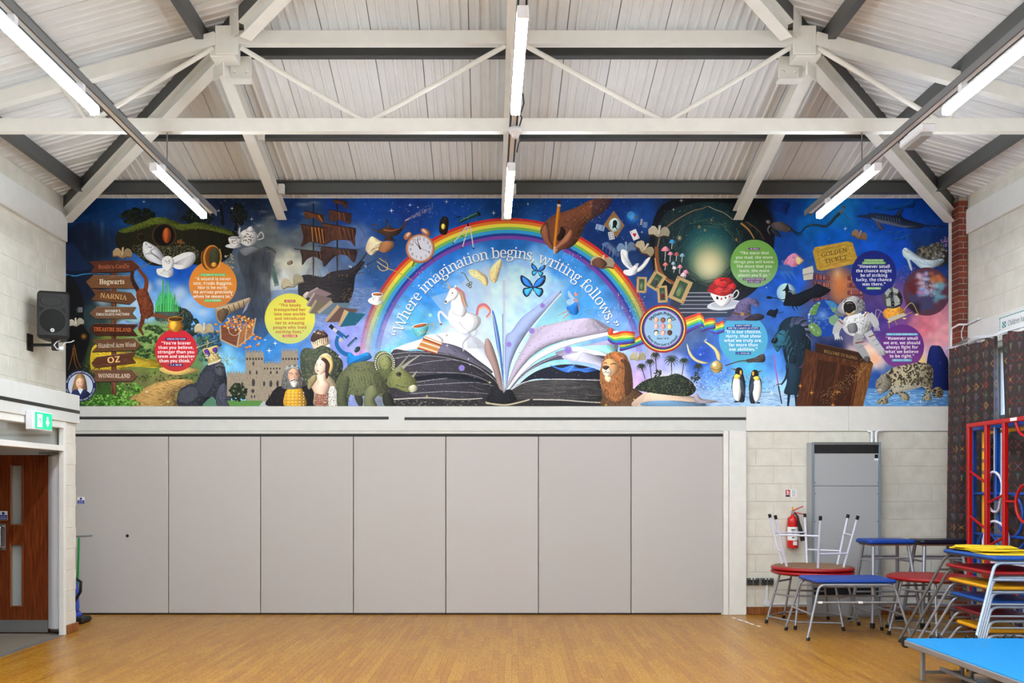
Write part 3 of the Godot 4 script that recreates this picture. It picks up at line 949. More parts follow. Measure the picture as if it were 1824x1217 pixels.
	rod(sp, "bracket_arm", [Vector3(-0.02, -0.27, 0.0), Vector3(-0.02, -0.35, 0.0), Vector3(-0.02, -0.36, -0.06)], 0.02, M.black, 8)
	put(sp, "bracket_plate", bx(Vector3(0.07, 0.15, 0.05), 0.006), M.black, Vector3(0.0, -0.32, 0.0))
	rod(sp, "cable", [Vector3(0.06, -0.28, 0.03), Vector3(0.03, -0.3, 0.07), Vector3(0.0, -0.34, 0.07), Vector3(0.03, -0.385, 0.05), Vector3(0.08, -0.36, 0.03)], 0.007, M.pvc_white, 8)
	rod(sp, "cable", [Vector3(0.08, -0.36, 0.03), Vector3(0.11, -0.3, 0.02), Vector3(0.17, -0.285, -0.02), Vector3(0.2, -0.26, -0.05)], 0.006, M.pvc_white, 8)
	put(sp, "junction_box", bx(Vector3(0.05, 0.04, 0.03), 0.004), M.pvc_white, Vector3(0.075, -0.37, 0.03))

	# cleaning machine tucked behind the pier
	var cm := thing("cleaning_machine", "blue floor cleaning machine with green pole half hidden behind the pier", "cleaner", Vector3(-5.25, 0, -11.1))
	put(cm, "base", bx(Vector3(0.38, 0.1, 0.3), 0.03), M.machine_blue, Vector3(0.12, 0.08, 0))
	put(cm, "brush_head", bx(Vector3(0.14, 0.07, 0.26), 0.02), M.black, Vector3(0.37, 0.04, 0.02))
	var tank := MB.new()
	tank.lathe([[0.0, 0.0], [0.16, 0.0], [0.18, 0.05], [0.17, 0.3], [0.14, 0.42], [0.0, 0.43]], 20)
	put(cm, "tank", tank.done(), M.machine_blue, Vector3(0.14, 0.12, 0))
	rod(cm, "hose", [Vector3(0.2, 0.5, 0.05), Vector3(0.3, 0.55, 0.06), Vector3(0.385, 0.5, 0.08), Vector3(0.38, 0.38, 0.08), Vector3(0.3, 0.26, 0.06)], 0.018, M.black, 8)
	rod(cm, "pole", [Vector3(0.28, 0.3, -0.06), Vector3(0.3, 1.02, -0.06)], 0.014, M.pole_green, 8)
	rod(cm, "handle_bar", [Vector3(0.16, 1.03, -0.06), Vector3(0.46, 1.045, -0.06)], 0.012, M.tube_grey, 8)

func disc_mesh(r: float, t: float, seg := 24) -> ArrayMesh:
	var mb := MB.new()
	var pg := PackedVector2Array()
	for k in seg: pg.append(Vector2(cos(TAU * k / seg), sin(TAU * k / seg)) * r)
	mb.prism(pg, 0.0, t)
	return mb.done()

func tri_mesh(r: float, t: float) -> ArrayMesh:
	var mb := MB.new()
	mb.prism(PackedVector2Array([Vector2(0, r), Vector2(-r, -r * 0.7), Vector2(0, -r * 0.2), Vector2(r, -r * 0.7)]), 0.0, t)
	return mb.done()

# ---------------------------------------------------------------- along the back wall
func build_back_wall_things() -> void:
	var fp := thing("folding_partition", "wide folding partition of seven grey-beige panels below the mural", "partition", Vector3(-1.13, 0, BACK))
	var seams := [-5.30, -4.086, -2.906, -1.716, -0.532, 0.655, 1.842, 3.018]
	for i in 7:
		var p := put(fp, "panel", bx(Vector3(seams[i + 1] - seams[i] - 0.01, 2.262, 0.05), 0.004), M["partition%d" % ((i * 2) % 3)], Vector3((seams[i] + seams[i + 1]) / 2 + 1.13, 1.151, -0.02))
		if i == 0:
			put(p, "lock_hole", disc_mesh(0.02, 0.003), M.rubber, Vector3((227 - 868) / 139.0 - (seams[0] + seams[1]) / 2, 1.01 - 1.151, 0.0245))
	put(fp, "track", bx(Vector3(8.3, 0.035, 0.06), 0.0), M.black, Vector3(0, 2.3, -0.03))  # black bar paints in the shade of the gap above the panels
	put(fp, "floor_seal", bx(Vector3(8.3, 0.018, 0.04), 0.0), M.black, Vector3(0, 0.009, -0.03))
	var no := thing("door_notice", "small blue and white notice stuck on the first partition panel", "notice", Vector3(-5.205, 1.46, BACK + 0.006))
	put(no, "card", bx(Vector3(0.095, 0.095, 0.002), 0.0), M.paper)
	put(no, "notice_panel", bx(Vector3(0.088, 0.05, 0.002), 0.0), M.sign_blue, Vector3(0, -0.019, 0.001))
	put(no, "notice_disc", disc_mesh(0.015, 0.002), M.sign_blue, Vector3(0, 0.026, 0.001))
	put(no, "lettering", letters("Fire door", 0.014, 0.001, false, 700), M.paper, Vector3(0, -0.011, 0.0026))
	put(no, "lettering", letters("Keep shut", 0.014, 0.001, false, 700), M.paper, Vector3(0, -0.032, 0.0026))

	# grey cabinet
	var cb := thing("wall_cabinet", "tall grey metal heater cabinet with a dark grille strip at its top", "cabinet", Vector3(4.52, 0, BACK))
	put(cb, "body", bx(Vector3(0.86, 2.2, 0.19), 0.004), M.panel_grey, Vector3(0, 1.1, 0.105))
	for s in [-1.0, 1.0]:
		put(cb, "side_rail", bx(Vector3(0.022, 2.2, 0.04), 0.003), M.rail_blue_grey, Vector3(s * 0.419, 1.1, 0.205))
	put(cb, "top_rail", bx(Vector3(0.816, 0.034, 0.03), 0.003), M.galvanised, Vector3(0, 2.183, 0.205))
	put(cb, "grille", bx(Vector3(0.816, 0.105, 0.008), 0.0), M.black, Vector3(0, 2.112, 0.202))
	for k in 9:
		put(cb, "grille_fin", bx(Vector3(0.006, 0.1, 0.012), 0.0), M.pad_navy, Vector3(-0.36 + k * 0.09, 2.112, 0.204))
	put(cb, "front_panel", bx(Vector3(0.81, 0.405, 0.012), 0.003), M.panel_grey, Vector3(0, 1.853, 0.206))
	put(cb, "front_panel", bx(Vector3(0.81, 1.27, 0.012), 0.003), M.panel_grey, Vector3(0, 1.008, 0.206))
	put(cb, "base_grille", bx(Vector3(0.81, 0.1, 0.012), 0.003), M.black, Vector3(0, 0.315, 0.204))
	put(cb, "plinth", bx(Vector3(0.81, 0.24, 0.012), 0.003), M.panel_grey, Vector3(0, 0.14, 0.204))
	for s in [-1.0, 1.0]:
		for y in [0.55, 1.2, 1.55, 1.69]:
			put(cb, "screw", disc_mesh(0.006, 0.003, 10), M.black, Vector3(s * 0.393, y, 0.211))
	var lb := put(cb, "label_sticker", bx(Vector3(0.05, 0.08, 0.002), 0.0), M.paper, Vector3(0.375, 2.01, 0.213))
	put(lb, "label_print", bx(Vector3(0.046, 0.05, 0.001), 0.0), M.pad_navy, Vector3(0, 0.012, 0.001))
	var pi := thing("heating_pipes", "pair of white pipes between the cabinet top and the wall band", "pipe", Vector3(4.96, 2.2, BACK + 0.06))
	rod(pi, "pipe", rounded([Vector3(-0.055, -0.02, 0), Vector3(-0.055, 0.14, 0), Vector3(-0.09, 0.15, -0.04)], 0.04), 0.016, M.pvc_white, 10)
	rod(pi, "pipe", rounded([Vector3(0.0, -0.02, 0), Vector3(0.0, 0.15, 0), Vector3(0.09, 0.158, -0.02)], 0.04), 0.016, M.pvc_white, 10)
	for x in [-0.055, 0.0]:
		rod(pi, "pipe_collar", [Vector3(x, 0.085, 0), Vector3(x, 0.11, 0)], 0.02, M.pvc_white, 10)

	# extinguisher
	var fe := thing("fire_extinguisher", "red carbon dioxide fire extinguisher with black horn hung on the block wall", "extinguisher", Vector3(3.885, 0.86, BACK + 0.09))
	var cyl := MB.new()
	cyl.lathe([[0.0, 0.0], [0.062, 0.0], [0.068, 0.008], [0.068, 0.33], [0.062, 0.365], [0.045, 0.395], [0.024, 0.41], [0.02, 0.43], [0.0, 0.431]], 24)
	put(fe, "cylinder", cyl.done(), M.ext_red)
	var lab := MB.new()
	for k in 10:
		var a0 := PI * (0.3 + 0.075 * k) - 0.25
		var a1 := PI * (0.3 + 0.075 * (k + 1)) - 0.25
		lab.quad(Vector3(cos(a0), 0, sin(a0)) * 0.0688 + Vector3(0, 0.1, 0), Vector3(cos(a1), 0, sin(a1)) * 0.0688 + Vector3(0, 0.1, 0), Vector3(cos(a1), 0, sin(a1)) * 0.0688 + Vector3(0, 0.27, 0), Vector3(cos(a0), 0, sin(a0)) * 0.0688 + Vector3(0, 0.27, 0), Vector3(cos(a0), 0, sin(a0)))
	put(fe, "label_wrap", lab.done(), M.paper)
	for q in [[0.235, 0.05], [0.21, 0.03], [0.19, 0.03], [0.165, 0.045], [0.135, 0.03]]:
		put(fe, "label_print", bx(Vector3(q[1], 0.012, 0.003), 0.0), M.black, Vector3(-0.016, q[0], 0.069))
	put(fe, "service_tag", bx(Vector3(0.05, 0.05, 0.003), 0.0), M.paper, Vector3(0.006, 0.065, 0.072))
	put(fe, "valve", bx(Vector3(0.035, 0.05, 0.035), 0.006), M.chrome, Vector3(0, 0.45, 0))
	rod(fe, "carry_handle", rounded([Vector3(0.0, 0.455, 0.01), Vector3(0.05, 0.445, 0.02), Vector3(0.15, 0.425, 0.03)], 0.02), 0.007, M.ext_red, 8)
	rod(fe, "squeeze_lever", rounded([Vector3(0.0, 0.475, 0.01), Vector3(0.05, 0.5, 0.02), Vector3(0.12, 0.53, 0.03)], 0.02), 0.007, M.ext_red, 8)
	put(fe, "safety_pin", bx(Vector3(0.02, 0.05, 0.012), 0.004), M.pad_yellow, Vector3(0.0, 0.5, 0.0))
	rod(fe, "hose", rounded([Vector3(0.02, 0.44, 0.03), Vector3(0.04, 0.4, 0.08), Vector3(0.045, 0.33, 0.085)], 0.04), 0.012, M.black, 8)
	rod(fe, "horn", [Vector3(0.04, 0.35, 0.085), Vector3(0.055, 0.28, 0.095), Vector3(0.1, 0.1, 0.1)], [0.016, 0.02, 0.036], M.black, 12)
	put(fe, "wall_bracket", bx(Vector3(0.08, 0.05, 0.03), 0.003), M.galvanised, Vector3(0, 0.36, -0.08))
	var fs := thing("safety_sign", "small red and white fire extinguisher sign on the block wall", "sign", Vector3(3.888, 1.556, BACK + 0.003))
	put(fs, "card", bx(Vector3(0.15, 0.1, 0.003), 0.0), M.paper)
	put(fs, "red_field", bx(Vector3(0.06, 0.062, 0.002), 0.0), M.sign_red, Vector3(-0.038, 0.013, 0.0015))
	put(fs, "pictogram", bx(Vector3(0.014, 0.045, 0.002), 0.003), M.paper, Vector3(-0.044, 0.012, 0.0025))
	put(fs, "pictogram", bx(Vector3(0.008, 0.03, 0.002), 0.003), M.paper, Vector3(-0.026, 0.008, 0.0025))
	put(fs, "black_field", bx(Vector3(0.06, 0.022, 0.002), 0.0), M.black, Vector3(-0.038, -0.034, 0.0015))
	for k in 5:
		put(fs, "text_line", bx(Vector3(0.045, 0.006, 0.002), 0.0), [M.sign_teal, M.sign_teal, M.sign_grey, M.sign_teal, M.sign_red][k], Vector3(0.037, 0.036 - k * 0.017, 0.0015))
	# sockets
	var where := [[3.4, "grey metal double socket beside the partition post"], [3.58, "grey metal double socket with a white conduit below"], [5.0, "grey metal double socket behind the round red table"]]
	for i in 3:
		var so := thing("wall_socket", where[i][1], "socket", Vector3(where[i][0], 0.425, BACK + 0.01), 0.0, "double wall sockets")
		put(so, "face_plate", bx(Vector3(0.165, 0.09, 0.04), 0.006), M.socket_grey)
		for s in [-1.0, 1.0]:
			put(so, "socket_insert", bx(Vector3(0.06, 0.06, 0.004), 0.002), M.black, Vector3(s * 0.04, -0.008, 0.02))
			for q in [[0, 0.012], [-0.014, -0.012], [0.014, -0.012]]:
				put(so, "pin_hole", bx(Vector3(0.011, 0.014, 0.002), 0.0), M.socket_grey, Vector3(s * 0.04 + q[0], -0.008 + q[1], 0.0225))
			put(so, "switch", bx(Vector3(0.014, 0.02, 0.008), 0.002), M.paper, Vector3(s * 0.02, 0.034, 0.02))
	var co := thing("conduit", "white plastic conduit running along the wall above the skirting", "conduit", Vector3(3.58, 0, BACK + 0.012))
	put(co, "drop", bx(Vector3(0.025, 0.22, 0.016), 0.002), M.pvc_white, Vector3(0, 0.28, 0))
	put(co, "junction_disc", disc_mesh(0.04, 0.02), M.pvc_white, Vector3(0, 0.15, 0))
	put(co, "run", bx(Vector3(2.2, 0.022, 0.016), 0.002), M.pvc_white, Vector3(1.12, 0.135, 0))

# ---------------------------------------------------------------- right side: curtains, sign strip, climbing gates
func curtain_texture() -> ImageTexture:
	var w := 256
	var h := 256
	var im := Image.create(w, h, false, Image.FORMAT_RGB8)
	im.fill(Color(0.165, 0.1, 0.09))
	var rng := RandomNumberGenerator.new()
	rng.seed = 14
	for k in 700:
		im.fill_rect(Rect2i(rng.randi_range(0, 252), rng.randi_range(0, 252), rng.randi_range(1, 4), rng.randi_range(1, 4)), [Color(0.2, 0.09, 0.07), Color(0.06, 0.11, 0.12), Color(0.09, 0.07, 0.06), Color(0.26, 0.1, 0.06)][rng.randi_range(0, 3)])
	var cols := [Color(0.46, 0.14, 0.09), Color(0.1, 0.29, 0.29), Color(0.6, 0.43, 0.17), Color(0.33, 0.26, 0.33), Color(0.11, 0.2, 0.29), Color(0.43, 0.26, 0.1)]
	for cx in 8:
		for cy in 8:
			var px := cx * 32 + 16
			var py := cy * 32 + 16
			var kind := (cx % 2 + cy * 2 + (cx / 4)) % 4
			var c: Color = cols[(cx * 2 + cy) % 6]
			var c2: Color = cols[(cx + cy * 2 + 3) % 6]
			for yy in range(-14, 15):
				for xx in range(-14, 15):
					var d := absi(xx) + absi(yy)
					var hit := false
					var col := c
					match kind:
						0:
							hit = d >= 8 and d <= 12 or d <= 3
							if d <= 3: col = c2
						1:
							hit = absi(absi(xx) - absi(yy)) <= 2 and d < 24
							col = cols[0] if d > 8 else c2
						2:
							hit = d <= 12 and d >= 4
							if d >= 6 and d <= 8: col = c2
						3:
							hit = absi(xx) + (yy + 13) / 3 < 8 and yy > -13
							if absi(xx) < 2: col = c2
					if hit and rng.randf() < 0.9: im.set_pixel((px + xx + w) % w, (py + yy + h) % h, col)
	return ImageTexture.create_from_image(im)

func curtain_mesh(z0: float, z1: float, y0: float, y1: float, seed_: int, flare: float) -> ArrayMesh:
	# hangs across the window in deep uneven pleats; uv in metres of cloth
	var rng := RandomNumberGenerator.new()
	rng.seed = seed_
	var nz := 150
	var ny := 22
	var ph := []
	var s := 0.0
	for i in nz + 1:
		s += rng.randf_range(0.14, 0.34)
		ph.append(s)
	var mb := MB.new()
	var grid := []
	for j in ny + 1:
		var t := float(j) / ny
		var row := []
		for i in nz + 1:
			var u := float(i) / nz
			var z := lerpf(z0, z1, u) + sin(ph[i] * 0.7 + t * 2.0) * 0.012 * t
			var amp := lerpf(0.045, 0.085, t)
			var x := 5.78 + sin(ph[i] * 1.0 + 0.25 * sin(t * 3.0 + i * 0.05)) * amp + sin(ph[i] * 0.37 + 1.3) * 0.03 * t
			if i < 8: z -= flare * t * (8 - i) / 8.0
			if i < 8 and flare > 0: x += 0.03 * (8 - i)   # the edge returns to the wall
			var y := lerpf(y1, y0, t)
			if j == 0: y += 0.012 * sin(ph[i] * 1.7) - 0.01
			row.append(Vector3(x, y, z))
		grid.append(row)
	for j in ny + 1:
		var run := 0.0
		for i in nz + 1:
			var p: Vector3 = grid[j][i]
			if i > 0: run += 0.022
			var dz: Vector3 = grid[j][mini(i + 1, nz)] - grid[j][maxi(i - 1, 0)]
			var dy: Vector3 = grid[mini(j + 1, ny)][i] - grid[maxi(j - 1, 0)][i]
			var n := dz.cross(dy).normalized()
			if n.x > 0: n = -n
			mb.vert(p, n, Vector2(run * 1.05, (y1 - p.y) * 1.05))
	for j in ny:
		for i in nz:
			var a := j * (nz + 1) + i
			mb.ix.append_array([a, a + 1, a + nz + 2, a, a + nz + 2, a + nz + 1])
	return mb.done()

func build_right_side() -> void:
	var cl := paint("curtain_cloth", Color(1, 1, 1), 0.7)
	cl.albedo_texture = curtain_texture()
	cl.rim_enabled = true
	cl.rim = 0.25
	cl.backlight_enabled = true
	cl.backlight = Color(0.05, 0.03, 0.025)
	var labels := ["dark patterned curtain hanging next to the mural, left of the daylight gap", "dark patterned curtain along the right wall, right of the daylight gap"]
	for i in 2:
		var c := thing("curtain", labels[i], "curtain", Vector3.ZERO, 0.0, "patterned window curtains")
		put(c, "cloth", curtain_mesh([-11.56, -10.36][i], [-10.42, -8.3][i], 0.86, 3.35, 3 + i, [0.06, 0.0][i]), cl)
		for k in 9:
			var z: float = lerpf([-11.6, -10.3][i], [-10.46, -8.4][i], k / 8.0)
			rod(c, "hook", [Vector3(5.82, 3.33, z), Vector3(5.83, 3.375, z)], 0.004, M.steel_plate, 5)
	var tk := thing("curtain_track", "white curtain track above the patterned curtains", "track", Vector3(5.84, 3.385, -9.9))
	put(tk, "rail", bx(Vector3(0.03, 0.02, 3.6), 0.003), M.pvc_white)
	for z in [-1.7, -0.6, 0.6, 1.7]:
		put(tk, "bracket", bx(Vector3(0.22, 0.015, 0.025), 0.002), M.pvc_white, Vector3(0.1, 0.015, z))
	# loose white strip sagging over the curtain heading
	var st := MB.new()
	for k in 8:
		var a := k / 8.0
		var b := (k + 1) / 8.0
		var f := func(t: float) -> Vector3: return Vector3(0.06 - 0.05 * sin(t * 3.0), 0.035 + 0.03 * sin(t * 5.0), lerpf(-1.45, -0.55, t))
		st.quad(f.call(a), f.call(b), f.call(b) + Vector3(-0.13, -0.04, 0), f.call(a) + Vector3(-0.13, -0.04, 0), Vector3.UP)
	put(tk, "loose_pelmet_strip", st.done(), M.pvc_white)

	# text strip on the lintel band
	var ss := thing("text_strip", "long white sign with teal dotted border reading Children have a", "sign", Vector3(WR - 0.012, 3.535, -10.2))
	put(ss, "card", bx(Vector3(0.004, 0.2, 1.36), 0.0), M.paper)
	for k in 42:
		var z := -0.66 + k * 0.0322
		for y in [-0.088, 0.088]:
			put(ss, "border_dot", bx(Vector3(0.002, 0.014, 0.02), 0.0), M.sign_teal, Vector3(-0.003, y, z))
	for k in 6:
		put(ss, "border_dot", bx(Vector3(0.002, 0.018, 0.014), 0.0), M.sign_teal, Vector3(-0.003, -0.07 + k * 0.028, -0.66))
	var lg := put(ss, "emblem", bx(Vector3(0.002, 0.07, 0.07), 0.0), M.sign_teal, Vector3(-0.003, 0, -0.57))
	for q in [[0.022, 0.0], [-0.022, 0.0], [0.0, 0.022], [0.0, -0.022]]:
		put(lg, "emblem_mark", bx(Vector3(0.001, 0.016, 0.016), 0.0), M.paper, Vector3(-0.0015, q[0], q[1]))
	var tx := put(ss, "lettering", letters("Children have a", 0.088, 0.001), M.sign_grey, Vector3(-0.004, 0.0, -0.27), Vector3(0, -PI / 2, 0))
	tx.scale = Vector3(0.72, 1, 1)
	# conduit round the pier
	var cd := thing("conduit", "white conduit bending down over the brick pier beside the mural", "conduit")
	rod(cd, "pipe", rounded([Vector3(WR - 0.03, 3.7, -11.3), Vector3(WR - 0.03, 3.68, -11.585), Vector3(RIGHT - 0.006, 3.68, -11.585), Vector3(RIGHT - 0.006, 3.66, -11.77), Vector3(RIGHT - 0.012, 3.3, -11.77)], 0.02, 3), 0.014, M.pvc_white, 8)
	rod(cd, "cable", [Vector3(WR - 0.06, 3.68, -11.58), Vector3(WR - 0.1, 3.6, -11.57), Vector3(WR - 0.1, 3.52, -11.57), Vector3(WR - 0.05, 3.4, -11.57)], 0.005, M.pvc_white, 6)

	# three climbing gates folded against the wall
	var gx := [5.5, 5.6, 5.69]
	var far := [-10.5, -10.6, -10.62]
	# red: posts, sloping rungs, rings
	var g := thing("climbing_gate", "red climbing frame gate with sloping rungs folded against the curtains", "climbing frame", Vector3(gx[0], 0, 0), 0.0, "folding climbing gates")
	for z in [-10.5, -10.13, -9.78, -9.3, -8.9]:
		put(g, "post", bx(Vector3(0.05, 2.31, 0.05), 0.008), M.gate_red, Vector3(0, 1.165, z))
	put(g, "top_bar", bx(Vector3(0.05, 0.05, 1.66), 0.008), M.gate_red, Vector3(0, 2.335, -9.7))
	put(g, "label_tape", bx(Vector3(0.054, 0.034, 0.12), 0.002), M.paper, Vector3(-0.001, 2.338, -9.58))
	put(g, "bottom_bar", bx(Vector3(0.05, 0.05, 1.66), 0.008), M.gate_red, Vector3(0, 0.1, -9.7))
	for q in [[-10.5, 1.82, -10.13, 1.67], [-10.5, 1.31, -10.13, 1.16], [-10.13, 1.45, -9.78, 1.56], [-10.13, 0.98, -9.78, 1.1], [-10.5, 0.78, -10.13, 0.63], [-10.13, 0.5, -9.78, 0.6], [-9.78, 1.48, -9.56, 1.48]]:
		rod(g, "rung", [Vector3(0, q[1], q[0]), Vector3(0, q[3], q[2])], 0.014, M.gate_red, 8)
	for q in [[2.35, 0.2], [1.46, 0.2], [0.6, 0.2]]:
		var pts := []
		for k in 24: pts.append(Vector3(0, q[0] + q[1] * sin(TAU * k / 24.0), -9.38 + q[1] * cos(TAU * k / 24.0)))
		if q[0] > 2: pts = pts.slice(12, 25)
		rod(g, "ring", pts, 0.016, M.gate_red, 8, q[0] < 2)
	# blue: posts, cross bars and rings
	g = thing("climbing_gate", "blue climbing frame gate with big rings behind the red one", "climbing frame", Vector3(gx[1], 0, 0), 0.0, "folding climbing gates")
	for z in [-10.6, -10.12, -9.35, -8.9]:
		var tall: bool = z != -10.12
		put(g, "post", bx(Vector3(0.05, 2.28 if tall else 0.8, 0.05), 0.008), M.gate_blue, Vector3(0, 1.14 + (0.01 if tall else 0.74), z))
	put(g, "top_bar", bx(Vector3(0.05, 0.05, 1.76), 0.008), M.gate_blue, Vector3(0, 2.3, -9.75))
	for y in [1.56, 1.1, 0.5]:
		rod(g, "cross_bar", [Vector3(0, y, -10.6), Vector3(0, y, -8.9)], 0.016, M.gate_blue, 8)
	for q in [[1.325, -9.86, 0.235], [0.9, -10.3, 0.22], [0.82, -9.5, 0.24], [0.3, -9.9, 0.24]]:
		var pts := []
		for k in 28: pts.append(Vector3(0, q[0] + q[2] * sin(TAU * k / 28.0), q[1] + q[2] * cos(TAU * k / 28.0)))
		rod(g, "ring", pts, 0.016, M.gate_blue, 8, true)
	# yellow: round posts only
	g = thing("climbing_gate", "yellow climbing frame gate of plain posts nearest the curtains", "climbing frame", Vector3(gx[2] - 0.02, 0, 0), 0.0, "folding climbing gates")
	for z in [-10.5, -9.62, -8.9]:
		rod(g, "post", [Vector3(0, 0.0, z), Vector3(0, 2.26, z)], 0.027, M.gate_yellow, 12)
	for y in [0.12, 2.25]:
		rod(g, "cross_bar", [Vector3(0, y, -10.5), Vector3(0, y, -8.9)], 0.02, M.gate_yellow, 8)
	for q in [[-10.5, 2.08], [-10.5, 1.95], [-10.5, 1.82]]:
		rod(g, "tape_band", [Vector3(0, q[1], q[0]), Vector3(0, q[1] - 0.04, q[0])], 0.0278, M.board_brown, 12)
	# white rope rings of the gates
	g = thing("climbing_ladder", "white ring ladder hanging between the coloured climbing gates", "ladder", Vector3(5.545, 0, 0))
	for q in [[1.58, -10.07, 0.15, 0.22], [1.02, -10.05, 0.25, 0.24], [0.5, -10.0, 0.24, 0.24]]:
		var pts := []
		for k in 26: pts.append(Vector3(0.01 * sin(k * 0.7), q[0] + q[3] * sin(TAU * k / 26.0), q[1] + q[2] * cos(TAU * k / 26.0)))
		rod(g, "ring", pts, 0.015, M.tube_white, 8, true)
	rod(g, "link_bar", [Vector3(0, 0.8, -10.15), Vector3(0, 0.82, -9.2)], 0.022, M.tube_white, 10)
	rod(g, "link_bar", [Vector3(0, 1.8, -10.07), Vector3(0, 2.29, -10.07)], 0.006, M.tube_white, 6)
	for z in [-10.15, -9.2]:
		rod(g, "foot_post", [Vector3(0, 0.0, z), Vector3(0, 0.82, z)], 0.012, M.tube_white, 8)

# ---------------------------------------------------------------- gymnastics tables
func pad_mesh(w: float, t: float, d: float, r: float) -> ArrayMesh:
	# padded board: rounded corners in plan and a soft edge
	var mb := MB.new()
	var outline := []
	for c in [[1, 1, 0.0], [-1, 1, 0.5], [-1, -1, 1.0], [1, -1, 1.5]]:
		for k in 6:
			var an: float = PI * (c[2] + 0.5 * k / 5.0)
			outline.append([Vector2(c[0] * (w / 2 - r), c[1] * (d / 2 - r)), Vector2(cos(an), sin(an))])
	var lv := []
	for k in 7:
		var an := -PI / 2 + PI * k / 6.0
		lv.append([sin(an) * t / 2, r - t / 2 + cos(an) * t / 2])
	var rows := []
	for l in lv:
		var row := []
		for o in outline: row.append(Vector3(o[0].x + o[1].x * l[1], l[0], o[0].y + o[1].y * l[1]))
		rows.append(row)
	var m := outline.size()
	var base := []
	for j in lv.size():
		base.append(mb.v.size())
		var an := -PI / 2 + PI * j / 6.0
		for k in m: mb.vert(rows[j][k], Vector3(outline[k][1].x * cos(an), sin(an), outline[k][1].y * cos(an)))
	for j in lv.size() - 1:
		for k in m:
			var a: int = base[j] + k
			var b: int = base[j] + (k + 1) % m
			var c: int = base[j + 1] + k
			var d2: int = base[j + 1] + (k + 1) % m
			mb.ix.append_array([a, b, d2, a, d2, c])
	for k in range(1, m - 1):
		mb.tri(rows[6][0], rows[6][k], rows[6][k + 1], Vector3.UP)
		mb.tri(rows[0][0], rows[0][k], rows[0][k + 1], Vector3.DOWN)
	return mb.done()

func foot(parent: Node3D, p: Vector3, dir: Vector3, r := 0.019, h := 0.045) -> void:
	rod(parent, "rubber_foot", [p, p + dir.normalized() * h], r, M.rubber, 10)

func round_table(label: String, at: Vector3, turn: float, ring: bool, tube: Material) -> Node3D:
	var t := thing("round_table", label, "table", at, turn, "round red tables")
	var top := MB.new()
	top.lathe([[0.0, 0.607], [0.44, 0.607], [0.462, 0.61], [0.473, 0.619], [0.475, 0.63], [0.47, 0.642], [0.455, 0.648], [0.0, 0.65]], 48)
	put(t, "table_top", top.done(), M.pad_red)
	var und := MB.new()
	und.lathe([[0.0, 0.6], [0.435, 0.6], [0.435, 0.608]], 40)
	put(t, "underside_board", und.done(), M.board_brown)
	var legs := []
	for k in 6:
		var an := TAU * k / 6.0
		var a := Vector3(cos(an) * 0.37, 0.6, sin(an) * 0.37)
		var b := Vector3(cos(an) * 0.53, 0.0, sin(an) * 0.53)
		legs.append([a, b])
		rod(t, "leg", [a, b + (a - b).normalized() * 0.02], 0.0135, tube, 10)
		foot(t, b, a - b)
	for k in 6:
		var q: Array = legs[k]
		var w: Array = legs[(k + 1) % 6]
		var h := (0.4 if k % 2 == 0 else 0.16) if ring else (0.27 if k % 2 == 0 else 0.62)
		rod(t, "stretcher", [q[0].lerp(q[1], h), w[0].lerp(w[1], h)], 0.011, tube, 8)
		if ring: rod(t, "bottom_rail", [q[0].lerp(q[1], 0.86), w[0].lerp(w[1], 0.86)], 0.011, tube, 8)
	return t

func stool(label: String, at: Vector3, pad: Material, turn: float, tube: Material) -> void:
	var t := thing("gym_stool", label, "stool", at, turn, "tall padded gym stools")
	put(t, "seat_pad", pad_mesh(0.58, 0.055, 0.4, 0.06), pad, Vector3(0, 0.99, 0))
	put(t, "seat_board", bx(Vector3(0.5, 0.02, 0.33), 0.004), M.board_brown, Vector3(0, 0.955, 0))
	var c := []
	for q in [[-1, -1], [1, -1], [1, 1], [-1, 1]]:
		var a := Vector3(q[0] * 0.21, 0.95, q[1] * 0.13)
		var b := Vector3(q[0] * 0.3, 0.0, q[1] * 0.3)
		c.append([a, b])
		rod(t, "leg", [a, b + (a - b).normalized() * 0.02], 0.02, tube, 10)
		foot(t, b, a - b, 0.028, 0.055)
	for k in 4:
		var q: Array = c[k]
		var w: Array = c[(k + 1) % 4]
		for h in ([0.2, 0.82] if k % 2 else [0.16, 0.62, 0.78]):
			rod(t, "stretcher", [q[0].lerp(q[1], h), w[0].lerp(w[1], h)], 0.012, tube, 8)

